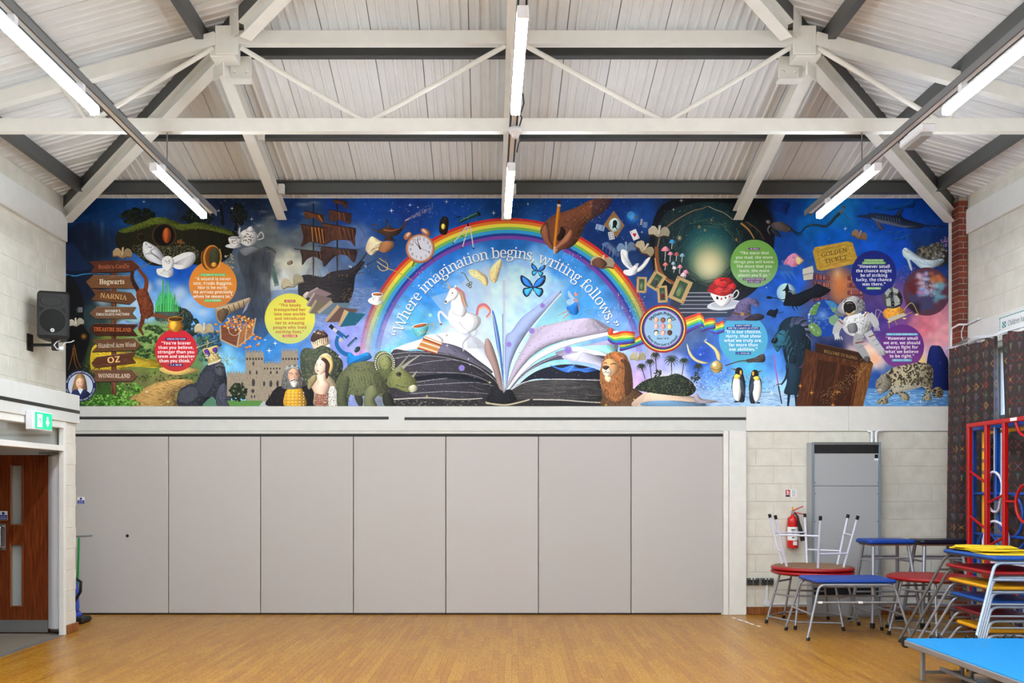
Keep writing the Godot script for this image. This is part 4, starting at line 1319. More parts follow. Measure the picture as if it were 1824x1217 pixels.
func build_gym_tables() -> void:
	round_table("round red table standing on its six grey legs under the upturned one", Vector3(3.865, 0, -10.95), -0.175, true, M.tube_grey)
	var up := round_table("upturned round table lying on another, white legs in the air", Vector3(3.865, 1.302, -10.95), 0.1, false, M.tube_white)
	up.rotation = Vector3(PI, 0.35, 0)
	round_table("round red table on its own beside the stacked nesting tables", Vector3(4.955, 0, -10.25), 1.2, true, M.tube_grey)

	# blue topped table
	var t := thing("gym_table", "rectangular blue padded gym table with grey tubular legs before the round table", "table", Vector3(3.95, 0, -10.13))
	put(t, "table_top", pad_mesh(0.88, 0.04, 0.58, 0.045), M.pad_blue, Vector3(0, 0.62, 0))
	put(t, "support_board", bx(Vector3(0.8, 0.016, 0.54), 0.003), M.board_brown, Vector3(0, 0.592, 0))
	for s in [-1.0, 1.0]:
		var zt: float = s * 0.28
		var zb: float = s * 0.36
		var xl := 0.55
		var path := rounded([Vector3(-xl, 0.03, zb), Vector3(-0.4, 0.585, zt), Vector3(0.4, 0.585, zt), Vector3(xl, 0.03, zb)], 0.07)
		rod(t, "leg_frame", path, 0.0135, M.tube_grey, 10)
		for q in [-1.0, 1.0]:
			foot(t, Vector3(q * xl, 0, zb), Vector3(-q * 0.15, 0.555, -s * 0.08), 0.019, 0.04)
		rod(t, "stretcher", [Vector3(-0.445, 0.4, s * 0.307), Vector3(0.445, 0.4, s * 0.307)], 0.011, M.tube_grey, 8)
	for q in [-1.0, 1.0]:
		rod(t, "side_rail", [Vector3(q * 0.48, 0.27, -0.322), Vector3(q * 0.48, 0.27, 0.322)], 0.011, M.tube_grey, 8)
	for x in [-0.4, 0.03]:
		put(t, "label_tape", bx(Vector3(0.05, 0.024, 0.026), 0.004), M.paper, Vector3(x, 0.4, 0.307))

	stool("tall gym stool with a bright blue padded seat before the grey cabinet", Vector3(4.747, 0, -10.98), M.pad_blue, 0.05, M.tube_grey)
	stool("tall gym stool with a dark navy padded seat before the patterned curtain", Vector3(5.357, 0, -10.95), M.pad_navy, -0.05, M.tube_grey)

	# nest of six tables, the tallest on the outside
	var pads := ["pad_midblue", "pad_red", "pad_yellow", "pad_midblue", "pad_maroon", "pad_yellow"]
	var words := ["tallest nesting table, blue top strewn with yellow sheets", "red topped nesting table right under the tallest blue one", "upper yellow topped nesting table in the stack", "blue topped nesting table in the middle of the stack", "maroon topped nesting table low in the stack", "lowest nesting table of the stack, small with a yellow top"]
	for k in 6:
		var h := 1.0 - 0.142 * k
		var half := 0.31 - 0.022 * k
		var zl := 0.535 - 0.04 * k
		var n := thing("nesting_table", words[k], "table", Vector3(4.93, 0, -8.865 - 0.026 * k), -0.06, "stack of nesting gym tables")
		put(n, "table_top", pad_mesh(half * 2, 0.036, zl * 2, 0.035), M[pads[k]], Vector3(0, h - 0.018, 0))
		put(n, "support_board", bx(Vector3(half * 2 - 0.06, 0.014, zl * 2 - 0.06), 0.003), M.tube_dull, Vector3(0, h - 0.043, 0))
		for s in [-1.0, 1.0]:
			var tube: Material = M.tube_blueish if s > 0 else (M.tube_dull if k < 2 else M.tube_grey)
			var zt: float = s * (zl - 0.03)
			# legs lean out less on the lower tables so that they pass inside the taller ones
			var fz: float = s * (zl - 0.03 + 0.28 * h)
			var fx := half - 0.03 + 0.36 * h
			var path := rounded([Vector3(-fx, 0.03, fz), Vector3(-half + 0.03, h - 0.06, zt), Vector3(half - 0.03, h - 0.06, zt), Vector3(fx, 0.03, fz)], 0.07)
			rod(n, "leg_frame", path, 0.0145, tube, 10)
			for q in [-1.0, 1.0]:
				foot(n, Vector3(q * fx, 0, fz), Vector3(-q * 0.36, 0.94, -s * 0.25), 0.02, 0.04)
			var p0 := Vector3(-half + 0.03, h - 0.06, zt).lerp(Vector3(-fx, 0.0, fz), 0.16)
			if k < 5: rod(n, "stretcher", [p0, Vector3(-p0.x, p0.y, p0.z)], 0.011, tube, 8)
			var p1 := Vector3(-half + 0.03, h - 0.06, zt).lerp(Vector3(-fx, 0.0, fz), 0.86)
			if k > 2: rod(n, "bottom_rail", [p1, Vector3(-p1.x, p1.y, p1.z)], 0.011, tube, 8)
	# yellow sheets thrown on top
	var rng := RandomNumberGenerator.new()
	rng.seed = 40
	for i in 7:
		var w := 0.56 - 0.03 * (i % 3)
		var d := 0.46 + 0.05 * (i % 4)
		var mb := MB.new()
		var pg := PackedVector2Array()
		for q in [[-1, -0.8], [-0.55, -1], [0.6, -1], [1, -0.7], [0.9, 0.75], [0.5, 1], [-0.6, 0.95], [-0.95, 0.6]]:
			pg.append(Vector2(q[0] * w / 2 * rng.randf_range(0.9, 1.05), q[1] * d / 2 * rng.randf_range(0.85, 1.1)))
		mb.xf = Transform3D(Basis(Vector3.RIGHT, -PI / 2), Vector3.ZERO)
		mb.prism(pg, 0.0, 0.004)
		var y := 1.001 + 0.006 * i
		var s := thing("plastic_sheet", ["lowest yellow plastic sheet in the pile, flat on the blue table top", "second yellow plastic sheet up from the blue table top", "third yellow plastic sheet up from the blue table top", "yellow plastic sheet halfway up the loose pile", "third yellow plastic sheet down from the top of the pile", "second yellow plastic sheet down from the top of the pile", "uppermost yellow plastic sheet of the loose pile"][i], "sheet", Vector3(4.96 + rng.randf_range(-0.05, 0.06), y, -8.95 + rng.randf_range(-0.25, 0.3)), rng.randf_range(-0.5, 0.5), "yellow plastic sheets on the nesting tables")
		put(s, "sheet", mb.done(), M.sheet_yellow)

	# low cyan platform in front
	var p := thing("gym_platform", "low folding platform with a cyan top and grey metal legs", "platform", Vector3(4.6, 0, -6.9))
	var zb2 := -7.92 + 6.9
	put(p, "deck", bx(Vector3(2.0, 0.03, 2.1), 0.008), M.deck_cyan, Vector3(0.0, 0.315, 0.03))
	put(p, "edge_rail", bx(Vector3(0.03, 0.05, 2.1), 0.006), M.tube_grey, Vector3(-1.0, 0.29, 0.03))
	put(p, "edge_rail", bx(Vector3(0.03, 0.05, 2.1), 0.006), M.tube_grey, Vector3(1.0, 0.29, 0.03))
	put(p, "edge_rail", bx(Vector3(2.0, 0.05, 0.03), 0.006), M.tube_grey, Vector3(0, 0.29, -1.02))
	put(p, "edge_rail", bx(Vector3(2.0, 0.05, 0.03), 0.006), M.tube_grey, Vector3(0, 0.29, 1.08))
	for z in [-0.86, 0.9]:
		for x in [-0.93, -0.6, -0.52, 0.6, 0.93]:
			put(p, "leg", bx(Vector3(0.032, 0.265, 0.032), 0.004), M.tube_grey, Vector3(x, 0.1325, z))
		put(p, "leg_brace", bx(Vector3(0.32, 0.025, 0.025), 0.004), M.tube_grey, Vector3(-0.76, 0.07, z))
		put(p, "leg_brace", bx(Vector3(1.1, 0.025, 0.025), 0.004), M.tube_grey, Vector3(0.04, 0.07, z))
		put(p, "leg_brace", bx(Vector3(0.32, 0.025, 0.025), 0.004), M.tube_grey, Vector3(0.76, 0.07, z))
	put(p, "long_brace", bx(Vector3(0.03, 0.03, 1.74), 0.004), M.tube_grey, Vector3(-0.78, 0.1, 0.02))
	put(p, "long_brace", bx(Vector3(0.03, 0.03, 1.74), 0.004), M.tube_dull, Vector3(-0.3, 0.1, 0.02))
	var rl := MB.new()
	rl.xf = Transform3D(Basis(Vector3.FORWARD, PI / 2), Vector3(-0.985, 0.29, -1.06))
	rl.lathe([[0.0, -0.02], [0.045, -0.02], [0.05, -0.012], [0.05, 0.012], [0.045, 0.02], [0.0, 0.02]], 20)
	put(p, "roller", rl.done(), M.rubber)
	for x in [-0.76, -0.69, -0.45, -0.38, -0.12, -0.05, 0.25, 0.32]:
		var hk := MB.new()
		hk.tube([Vector3(x, 0.29, -1.03), Vector3(x, 0.33, -1.045), Vector3(x, 0.34, -1.06), Vector3(x, 0.325, -1.075), Vector3(x, 0.3, -1.07)], 0.014, 8)
		put(p, "hook", hk.done(), M.black)

# ---------------------------------------------------------------- the printed mural
# A flat vinyl print, painted into an image. Drawing units: 1/139 m on the wall, x from the left edge + 118, y down from the top edge + 354.
var cv: Image
const CS := 4096.0 / 1572.0
var ink := {}
var dabs := {}
var soft_ramp := PackedByteArray()
var prng := RandomNumberGenerator.new()

func K(r: int, g: int, b: int, a := 255) -> Color:
	return Color8(r, g, b, a)

func to_cv(x: float, y: float) -> Vector2:
	return Vector2((x - 118.0) * CS, (y - 354.0) * CS)

func row(x0: int, x1: int, y: int, col: Color) -> void:
	if y < 0 or y >= 964: return
	x0 = maxi(x0, 0)
	x1 = mini(x1, 4096)
	if x1 <= x0: return
	if col.a > 0.995:
		cv.fill_rect(Rect2i(x0, y, x1 - x0, 1), col)
		return
	var key := col.to_rgba32()
	if not ink.has(key):
		var im := Image.create(2048, 1, false, Image.FORMAT_RGBA8)
		im.fill(col)
		ink[key] = im
	while x0 < x1:
		var w := mini(2048, x1 - x0)
		cv.blend_rect(ink[key], Rect2i(0, 0, w, 1), Vector2i(x0, y))
		x0 += w

func fillc(p: PackedVector2Array, col: Color) -> void:
	var n := p.size()
	if n < 3: return
	var lo := 1e9
	var hi := -1e9
	for q in p:
		lo = minf(lo, q.y)
		hi = maxf(hi, q.y)
	for y in range(maxi(0, int(floor(lo))), mini(963, int(ceil(hi))) + 1):
		var yy := y + 0.5
		var xs := PackedFloat32Array()
		var a := p[n - 1]
		for i in n:
			var b := p[i]
			if (a.y <= yy) != (b.y <= yy):
				xs.append(a.x + (yy - a.y) / (b.y - a.y) * (b.x - a.x))
			a = b
		if xs.size() > 2: xs.sort()
		elif xs.size() == 2 and xs[0] > xs[1]: xs = PackedFloat32Array([xs[1], xs[0]])
		for i in range(0, xs.size() - 1, 2):
			row(int(round(xs[i])), int(round(xs[i + 1])), y, col)

# the same with the tones of a painted round form: lighter to the upper left, darker to the lower right
func fill_form(p: PackedVector2Array, col: Color, k: float) -> void:
	var n := p.size()
	if n < 3: return
	var lo := 1e9
	var hi := -1e9
	for q in p:
		lo = minf(lo, q.y)
		hi = maxf(hi, q.y)
	var seg := 9
	for y in range(maxi(0, int(floor(lo))), mini(963, int(ceil(hi))) + 1):
		var yy := y + 0.5
		var xs := PackedFloat32Array()
		var a := p[n - 1]
		for i in n:
			var b := p[i]
			if (a.y <= yy) != (b.y <= yy):
				xs.append(a.x + (yy - a.y) / (b.y - a.y) * (b.x - a.x))
			a = b
		xs.sort()
		var v := (yy - lo) / maxf(1.0, hi - lo)
		for i in range(0, xs.size() - 1, 2):
			var w := xs[i + 1] - xs[i]
			var m := clampi(int(w / 3.0), 1, seg)
			for j in m:
				var t := (j + 0.5) / m
				var f := 1.0 + k * (0.62 - 0.75 * v) * 0.8 + k * (0.45 - 1.9 * (t - 0.36) * (t - 0.36) * 2.0) + prng.randf_range(-0.035, 0.035)
				row(int(round(xs[i] + w * j / m)), int(round(xs[i] + w * (j + 1) / m)), y, Color(minf(col.r * f, 1), minf(col.g * f, 1), minf(col.b * f, 1)))

func pts_of(a: Array) -> PackedVector2Array:
	var p := PackedVector2Array()
	for i in range(0, a.size(), 2): p.append(to_cv(a[i], a[i + 1]))
	return p

# straight-sided shape
func pg(a: Array, col: Color) -> void:
	fillc(pts_of(a), col)

# smooth closed shape through the points
func smooth(a: Array, n := 5) -> PackedVector2Array:
	var p := pts_of(a)
	var m := p.size()
	var o := PackedVector2Array()
	for i in m:
		for k in n:
			o.append(p[i].cubic_interpolate(p[(i + 1) % m], p[(i - 1 + m) % m], p[(i + 2) % m], float(k) / n))
	return o

func sh(a: Array, col: Color) -> void:
	if col.a > 0.99: fill_form(smooth(a), col, 0.42)
	else: fillc(smooth(a), col)

func ell(x: float, y: float, rx: float, ry: float, col: Color, rot := 0.0) -> void:
	var o := PackedVector2Array()
	var c := to_cv(x, y)
	var n := clampi(int(maxf(rx, ry) * CS * 0.8), 10, 72)
	for k in n:
		var t := TAU * k / n
		o.append(c + Vector2(cos(t) * rx, sin(t) * ry).rotated(rot) * CS)
	var big := maxf(rx, ry)
	if col.a > 0.99 and big > 3.4 and big < 20.0: fill_form(o, col, 0.4)
	else: fillc(o, col)

# a brush line through the points, w wide at the start and w1 at the end; curved when smooth
func ln(a: Array, w: float, col: Color, w1 := -1.0, curved := true) -> void:
	if w1 < 0: w1 = w
	var p := pts_of(a)
	var q := PackedVector2Array()
	if curved and p.size() > 2:
		for i in p.size() - 1:
			for k in 5:
				q.append(p[i].cubic_interpolate(p[i + 1], p[maxi(i - 1, 0)], p[mini(i + 2, p.size() - 1)], k / 5.0))
		q.append(p[-1])
	else: q = p
	var l := PackedVector2Array()
	var r := PackedVector2Array()
	for i in q.size():
		var d := (q[mini(i + 1, q.size() - 1)] - q[maxi(i - 1, 0)]).normalized()
		var h := lerpf(w, w1, float(i) / maxf(1, q.size() - 1)) * CS * 0.5
		l.append(q[i] + d.orthogonal() * h)
		r.append(q[i] - d.orthogonal() * h)
	r.reverse()
	l.append_array(r)
	fillc(l, col)

# airbrush
func dab(x: float, y: float, rx: float, ry: float, col: Color, a := 0.5) -> void:
	col.a = a
	var key := col.to_rgba32()
	if soft_ramp.is_empty():
		for j in 24:
			for i in 24:
				var d := Vector2(i - 11.5, j - 11.5).length() / 11.5
				soft_ramp.append(int(255 * pow(clampf(1.0 - d, 0, 1), 1.3)))
	if not dabs.has(key):
		var b := PackedByteArray()
		for v in soft_ramp:
			b.append(col.r8)
			b.append(col.g8)
			b.append(col.b8)
			b.append(int(v * a))
		dabs[key] = Image.create_from_data(24, 24, false, Image.FORMAT_RGBA8, b)
	var im: Image = dabs[key].duplicate()
	var w := maxi(2, int(rx * 2 * CS))
	var h := maxi(2, int(ry * 2 * CS))
	im.resize(w, h, Image.INTERPOLATE_BILINEAR)
	var c := to_cv(x, y)
	cv.blend_rect(im, Rect2i(0, 0, w, h), Vector2i(int(c.x) - w / 2, int(c.y) - h / 2))

# short random strokes inside a shape: fur, leaves, stone, grain
func hatch(a: Array, n: int, length: float, ang: float, vary: float, w: float, cols: Array, smooth_ := true) -> void:
	var p := smooth(a) if smooth_ else pts_of(a)
	var lo := p[0]
	var hi := p[0]
	for q in p:
		lo = lo.min(q)
		hi = hi.max(q)
	for i in n:
		var c := Vector2(prng.randf_range(lo.x, hi.x), prng.randf_range(lo.y, hi.y))
		if not Geometry2D.is_point_in_polygon(c, p): continue
		var t := ang + prng.randf_range(-vary, vary)
		var d := Vector2(cos(t), sin(t)) * length * CS * 0.5 * prng.randf_range(0.5, 1.2)
		if (not smooth_ or length > 7.5) and not (Geometry2D.is_point_in_polygon(c - d, p) and Geometry2D.is_point_in_polygon(c + d, p)): continue
		var o := d.orthogonal().normalized() * w * CS * 0.5
		var col: Color = cols[prng.randi() % cols.size()]
		fillc(PackedVector2Array([c - d, c + o, c + d, c - o]), col)

# round blobs inside a box, e.g. leaves or coins
func blobs(x0: float, y0: float, x1: float, y1: float, n: int, r0: float, r1: float, cols: Array) -> void:
	for i in n:
		# fewer towards the edge of the ellipse
		var t := prng.randf() * TAU
		var k := sqrt(prng.randf())
		var r := prng.randf_range(r0, r1)
		ell((x0 + x1) / 2 + cos(t) * k * (x1 - x0) / 2, (y0 + y1) / 2 + sin(t) * k * (y1 - y0) / 2, r, r * 0.85, cols[prng.randi() % cols.size()])

func star(x: float, y: float, r: float, col := Color(1, 1, 1)) -> void:
	dab(x, y, r * 0.8, r * 0.8, col, 0.45)
	for k in 4:
		var t := PI / 2 * k
		var d := Vector2(cos(t), sin(t))
		var o := d.orthogonal() * r * 0.12
		pg([x + d.x * r, y + d.y * r, x + o.x, y + o.y, x - d.x * r * 0.1, y - d.y * r * 0.1, x - o.x, y - o.y], col)

func dust(x0: float, y0: float, x1: float, y1: float, n: int, cols: Array, r := 0.8) -> void:
	for i in n:
		var x := prng.randf_range(x0, x1)
		var y := prng.randf_range(y0, y1)
		var k := prng.randf() * r + 0.25
		var c := to_cv(x, y)
		var s := maxi(1, int(k * CS))
		cv.fill_rect(Rect2i(int(c.x), int(c.y), s, s), cols[prng.randi() % cols.size()])

# lettering printed into the picture
var glyphs := {}
func glyph_mesh(s: String, serif: bool, weight: int) -> Array:
	var key := s + str(serif) + str(weight)
	if not glyphs.has(key):
		var t := letters(s, 1.0, 0.0, serif, weight)
		t.curve_step = 4.0
		var tris := PackedVector2Array()
		if s.strip_edges() != "" and t.get_surface_count():
			var arr := t.surface_get_arrays(0)
			var v: PackedVector3Array = arr[Mesh.ARRAY_VERTEX]
			var ix = arr[Mesh.ARRAY_INDEX]
			if ix != null and ix.size():
				for i in ix: tris.append(Vector2(v[i].x, -v[i].y))
			else:
				for q in v: tris.append(Vector2(q.x, -q.y))
		glyphs[key] = [tris, t.font.get_string_size(s, HORIZONTAL_ALIGNMENT_LEFT, -1, 64).x / 64.0]
	return glyphs[key]

func put_glyph(g: Array, x: float, y: float, size: float, col: Color, rot: float, sx := 1.0) -> void:
	var c := to_cv(x, y)
	var tr: PackedVector2Array = g[0]
	for i in range(0, tr.size() - 2, 3):
		var p := PackedVector2Array()
		for k in 3: p.append(c + Vector2(tr[i + k].x * sx, tr[i + k].y).rotated(rot) * size * CS)
		fillc(p, col)

# one line, centred on x, y; fitted to width when given
func tx(s: String, x: float, y: float, size: float, col: Color, width := 0.0, rot := 0.0, serif := false, weight := 700) -> void:
	var g := glyph_mesh(s, serif, weight)
	var sx := 1.0
	if width > 0.0: sx = width / (g[1] * size)
	put_glyph(g, x, y, size, col, rot, sx)

func arc_text(s: String, cx: float, cy: float, r: float, a0: float, a1: float, size: float, col: Color, serif: bool, inward := false, weight := 700) -> void:
	var total := 0.0
	for ch in s: total += glyph_mesh(ch, serif, weight)[1]
	var run := 0.0
	for ch in s:
		var g := glyph_mesh(ch, serif, weight)
		var t: float = (run + g[1] / 2.0) / total
		run += g[1]
		var an := lerpf(a0, a1, t)
		put_glyph(g, cx + sin(an) * r, cy - cos(an) * r, size, col, an + (PI if inward else 0.0))

# an open book seen from the front: spine point, half width, tilt
func open_book(x: float, y: float, w: float, rot: float, paper_: Color, cover: Color) -> void:
	var f := func(q: Array) -> Array:
		var o := []
		for i in range(0, q.size(), 2):
			var v := Vector2(q[i], q[i + 1]).rotated(rot) * w + Vector2(x, y)
			o.append_array([v.x, v.y])
		return o
	pg(f.call([0, 0.7, -0.5, 0.5, -1.0, 0.55, -1.05, 0.1, 0, 0.3, 1.05, 0.1, 1.0, 0.55, 0.5, 0.5]), cover)
	pg(f.call([0, 0.58, -0.02, 0.2, -0.2, -0.2, -0.45, -0.42, -0.72, -0.4, -1.02, -0.02, -0.95, 0.42, -0.5, 0.36]), paper_)
	pg(f.call([0, 0.58, 0.02, 0.2, 0.25, -0.3, 0.5, -0.45, 0.8, -0.34, 1.02, 0.0, 0.95, 0.42, 0.5, 0.36]), paper_.darkened(0.14))
	pg(f.call([0, 0.55, -0.1, 0.0, -0.1, -0.5, 0.12, -0.55, 0.1, 0.0]), paper_.lightened(0.1))
	for k in 5:
		ln(f.call([0, 0.5, -0.4 - 0.05 * k, -0.22 + 0.13 * k, -0.96, 0.02 + 0.09 * k]), 0.35, paper_.darkened(0.3))
		ln(f.call([0, 0.5, 0.4 + 0.05 * k, -0.26 + 0.13 * k, 0.96, 0.04 + 0.09 * k]), 0.35, paper_.darkened(0.42))

# a closed book lying at an angle: page block with a cover
func shut_book(q: Array, paper_: Color, cover: Color) -> void:
	# q: four corners of the cover face, then two corners of the page edge
	pg([q[0], q[1], q[2], q[3], q[8], q[9], q[10], q[11]], paper_)
	for k in 4:
		var t := (k + 1) / 5.0
		ln([lerpf(q[0], q[10], t), lerpf(q[1], q[11], t), lerpf(q[2], q[8], t), lerpf(q[3], q[9], t)], 0.3, paper_.darkened(0.25), -1, false)
	pg(q.slice(0, 8), cover)
	ln([q[0], q[1], q[2], q[3]], 0.8, cover.lightened(0.25), -1, false)

func bubble(x: float, y: float, r: float, col: Color, low: Color, title: Array, lines: Array, foot_: Array, tagc: Color, tagt: Color, textc: Color, lh := 7.9, size := 8.6, first := 0.0) -> void:
	ell(x, y, r, r, col)
	# the lower half of the print runs to a second ink
	for k in 10:
		var yy := y + r * (0.1 + 0.09 * k)
		var hw := sqrt(maxf(0.0, r * r - (yy - y) * (yy - y)))
		var c := low
		c.a = 0.16
		var o := [x - hw, yy]
		var an := asin((yy - y) / r)
		for j in 13:
			var t := PI - an + (2 * an - PI) * j / 12.0
			o.append_array([x + cos(t) * r, y + sin(t) * r])
		pg(o, c)
	var n := lines.size()
	for i in n:
		tx(lines[i], x, y + first + (i - (n - 1) / 2.0) * lh, size, textc, 0.0)
	var ty := y + first - (n - 1) / 2.0 * lh - lh * 0.5 - 3.6 * title.size() + 0.4
	for i in title.size():
		var w: float = glyph_mesh(title[i], false, 700)[1] * 3.6
		pg([x - w / 2 - 2, ty + i * 4.6 - 2.2, x + w / 2 + 2, ty + i * 4.6 - 2.2, x + w / 2 + 2, ty + i * 4.6 + 2.2, x - w / 2 - 2, ty + i * 4.6 + 2.2], tagc)
		tx(title[i], x, ty + i * 4.6, 3.6, tagt)
	ty = y + first + (n - 1) / 2.0 * lh + lh * 0.5 + 3.4
	for i in foot_.size():
		var w: float = glyph_mesh(foot_[i], false, 700)[1] * 3.6
		pg([x - w / 2 - 2, ty + i * 4.6 - 2.2, x + w / 2 + 2, ty + i * 4.6 - 2.2, x + w / 2 + 2, ty + i * 4.6 + 2.2, x - w / 2 - 2, ty + i * 4.6 + 2.2], tagc)
		tx(foot_[i], x, ty + i * 4.6, 3.6, tagt)

func mural_ground() -> void:
	# broad washes of colour, blended between spots
	var spots := [
		[140, 370, 10, 30, 60], [200, 370, 15, 50, 95], [160, 430, 12, 22, 40], [135, 520, 14, 22, 40], [140, 600, 20, 22, 28], [140, 660, 25, 28, 25], [240, 380, 20, 60, 110], [280, 370, 25, 55, 95], [330, 370, 28, 38, 60], [400, 370, 25, 35, 60], [450, 370, 30, 45, 70], [480, 420, 95, 98, 98], [470, 470, 95, 98, 100], [440, 520, 75, 80, 88], [440, 560, 55, 65, 82],
		[520, 380, 25, 50, 95], [530, 430, 90, 95, 100], [515, 470, 200, 190, 165], [505, 500, 205, 200, 190], [520, 520, 150, 165, 180], [560, 390, 40, 60, 90], [600, 370, 20, 50, 110], [660, 370, 18, 60, 130], [640, 430, 90, 110, 150], [640, 470, 80, 100, 130], [680, 440, 25, 60, 120], [670, 490, 40, 80, 130], [650, 520, 80, 110, 160], [600, 540, 110, 130, 175], [730, 370, 20, 50, 115], [800, 370, 15, 60, 130], [900, 370, 15, 55, 110], [1000, 370, 18, 60, 120], [700, 430, 15, 60, 115],
		[900, 420, 30, 100, 170], [800, 450, 35, 110, 190], [760, 520, 60, 140, 210], [730, 580, 90, 170, 205], [700, 640, 130, 200, 205], [850, 500, 150, 190, 230], [900, 520, 200, 225, 245], [960, 500, 185, 215, 245], [1010, 470, 60, 140, 210], [1040, 540, 70, 150, 210], [1080, 600, 120, 165, 220], [1100, 640, 170, 190, 225], [1000, 600, 150, 215, 225], [900, 600, 200, 230, 240], [820, 620, 225, 230, 240], [700, 690, 120, 120, 130],
		[620, 600, 150, 150, 215], [640, 640, 185, 150, 205], [600, 650, 130, 140, 200], [690, 590, 160, 180, 220], [560, 640, 90, 130, 190], [520, 640, 70, 130, 190], [470, 620, 50, 120, 180], [450, 600, 45, 110, 180], [290, 480, 40, 100, 180], [330, 480, 20, 80, 170], [300, 540, 120, 160, 210], [350, 550, 120, 170, 220], [370, 600, 70, 120, 170], [420, 590, 40, 100, 170], [400, 650, 130, 190, 215], [430, 690, 120, 180, 210], [250, 560, 150, 190, 220], [250, 590, 120, 150, 90], [290, 600, 120, 150, 95], [260, 640, 110, 130, 55], [340, 640, 100, 130, 70], [200, 620, 120, 120, 45], [170, 580, 45, 60, 60], [180, 640, 60, 70, 35], [240, 690, 110, 105, 60], [300, 690, 130, 115, 65], [350, 680, 90, 105, 55], [200, 710, 50, 80, 30], [480, 690, 100, 150, 200],
		[1070, 430, 15, 45, 95], [1100, 380, 20, 50, 110], [1150, 390, 25, 60, 120], [1180, 430, 15, 30, 50], [1210, 380, 25, 35, 55], [1250, 370, 20, 22, 30], [1300, 370, 15, 15, 20], [1350, 380, 18, 25, 40], [1180, 480, 20, 45, 85], [1150, 520, 40, 70, 130], [1230, 560, 60, 65, 85], [1220, 600, 80, 100, 140], [1300, 600, 60, 110, 185], [1250, 640, 40, 80, 170], [1150, 640, 170, 160, 210], [1130, 680, 205, 165, 205], [1200, 680, 200, 195, 220], [1280, 660, 90, 140, 210], [1330, 660, 90, 180, 215], [1300, 700, 150, 190, 225], [1390, 700, 160, 200, 235], [1380, 640, 80, 140, 210], [1400, 560, 50, 100, 180], [1400, 500, 30, 90, 190], [1390, 450, 20, 70, 150], [1400, 380, 15, 60, 130], [1450, 400, 10, 95, 165], [1500, 380, 20, 110, 170], [1480, 430, 5, 90, 180], [1550, 380, 15, 70, 150], [1600, 400, 10, 60, 150], [1650, 380, 10, 55, 125], [1680, 430, 8, 40, 90], [1600, 450, 15, 70, 170], [1560, 440, 15, 85, 185], [1640, 450, 20, 50, 100],
		[1470, 520, 80, 70, 100], [1500, 520, 150, 95, 75], [1550, 520, 80, 60, 110], [1460, 570, 60, 70, 110], [1560, 570, 70, 50, 120], [1600, 560, 120, 70, 130], [1580, 600, 90, 60, 130], [1650, 590, 215, 110, 120], [1670, 600, 230, 150, 150], [1670, 640, 200, 160, 190], [1640, 650, 240, 200, 150], [1550, 640, 250, 200, 170], [1480, 640, 25, 35, 70], [1400, 620, 40, 80, 140], [1560, 680, 30, 70, 140], [1600, 680, 60, 110, 180], [1600, 710, 110, 170, 220], [1670, 680, 15, 35, 90], [1560, 715, 90, 150, 205]]
	var w := 262
	var h := 62
	var im := Image.create(w, h, false, Image.FORMAT_RGBA8)
	var nz := FastNoiseLite.new()
	nz.seed = 2
	nz.frequency = 0.03
	var sx := PackedFloat32Array()
	var sy := PackedFloat32Array()
	var sr := PackedFloat32Array()
	var sg := PackedFloat32Array()
	var sb := PackedFloat32Array()
	for s in spots:
		sx.append(s[0])
		sy.append(s[1])
		sr.append(s[2])
		sg.append(s[3])
		sb.append(s[4])
	for j in h:
		for i in w:
			var x := 118 + (i + 0.5) * 6.0 + nz.get_noise_2d(i * 4.0, j * 4.0) * 14.0
			var y := 354 + (j + 0.5) * 6.0 + nz.get_noise_2d(i * 4.0 + 500, j * 4.0) * 14.0
			var tw := 0.0
			var r := 0.0
			var g := 0.0
			var b := 0.0
			for k in sx.size():
				var dx := x - sx[k]
				if dx > 130.0 or dx < -130.0: continue
				var dy := y - sy[k]
				var d := dx * dx + dy * dy + 30.0
				var q := 1.0 / (d * d)
				tw += q
				r += sr[k] * q
				g += sg[k] * q
				b += sb[k] * q
			var e := 1.0 + nz.get_noise_2d(i * 9.0, j * 9.0 + 900.0) * 0.14
			im.set_pixel(i, j, Color(r / tw * e / 245.0, g / tw * e / 232.0, b / tw * e / 220.0).clamp())
	im.resize(4096, 964, Image.INTERPOLATE_CUBIC)
	cv = im

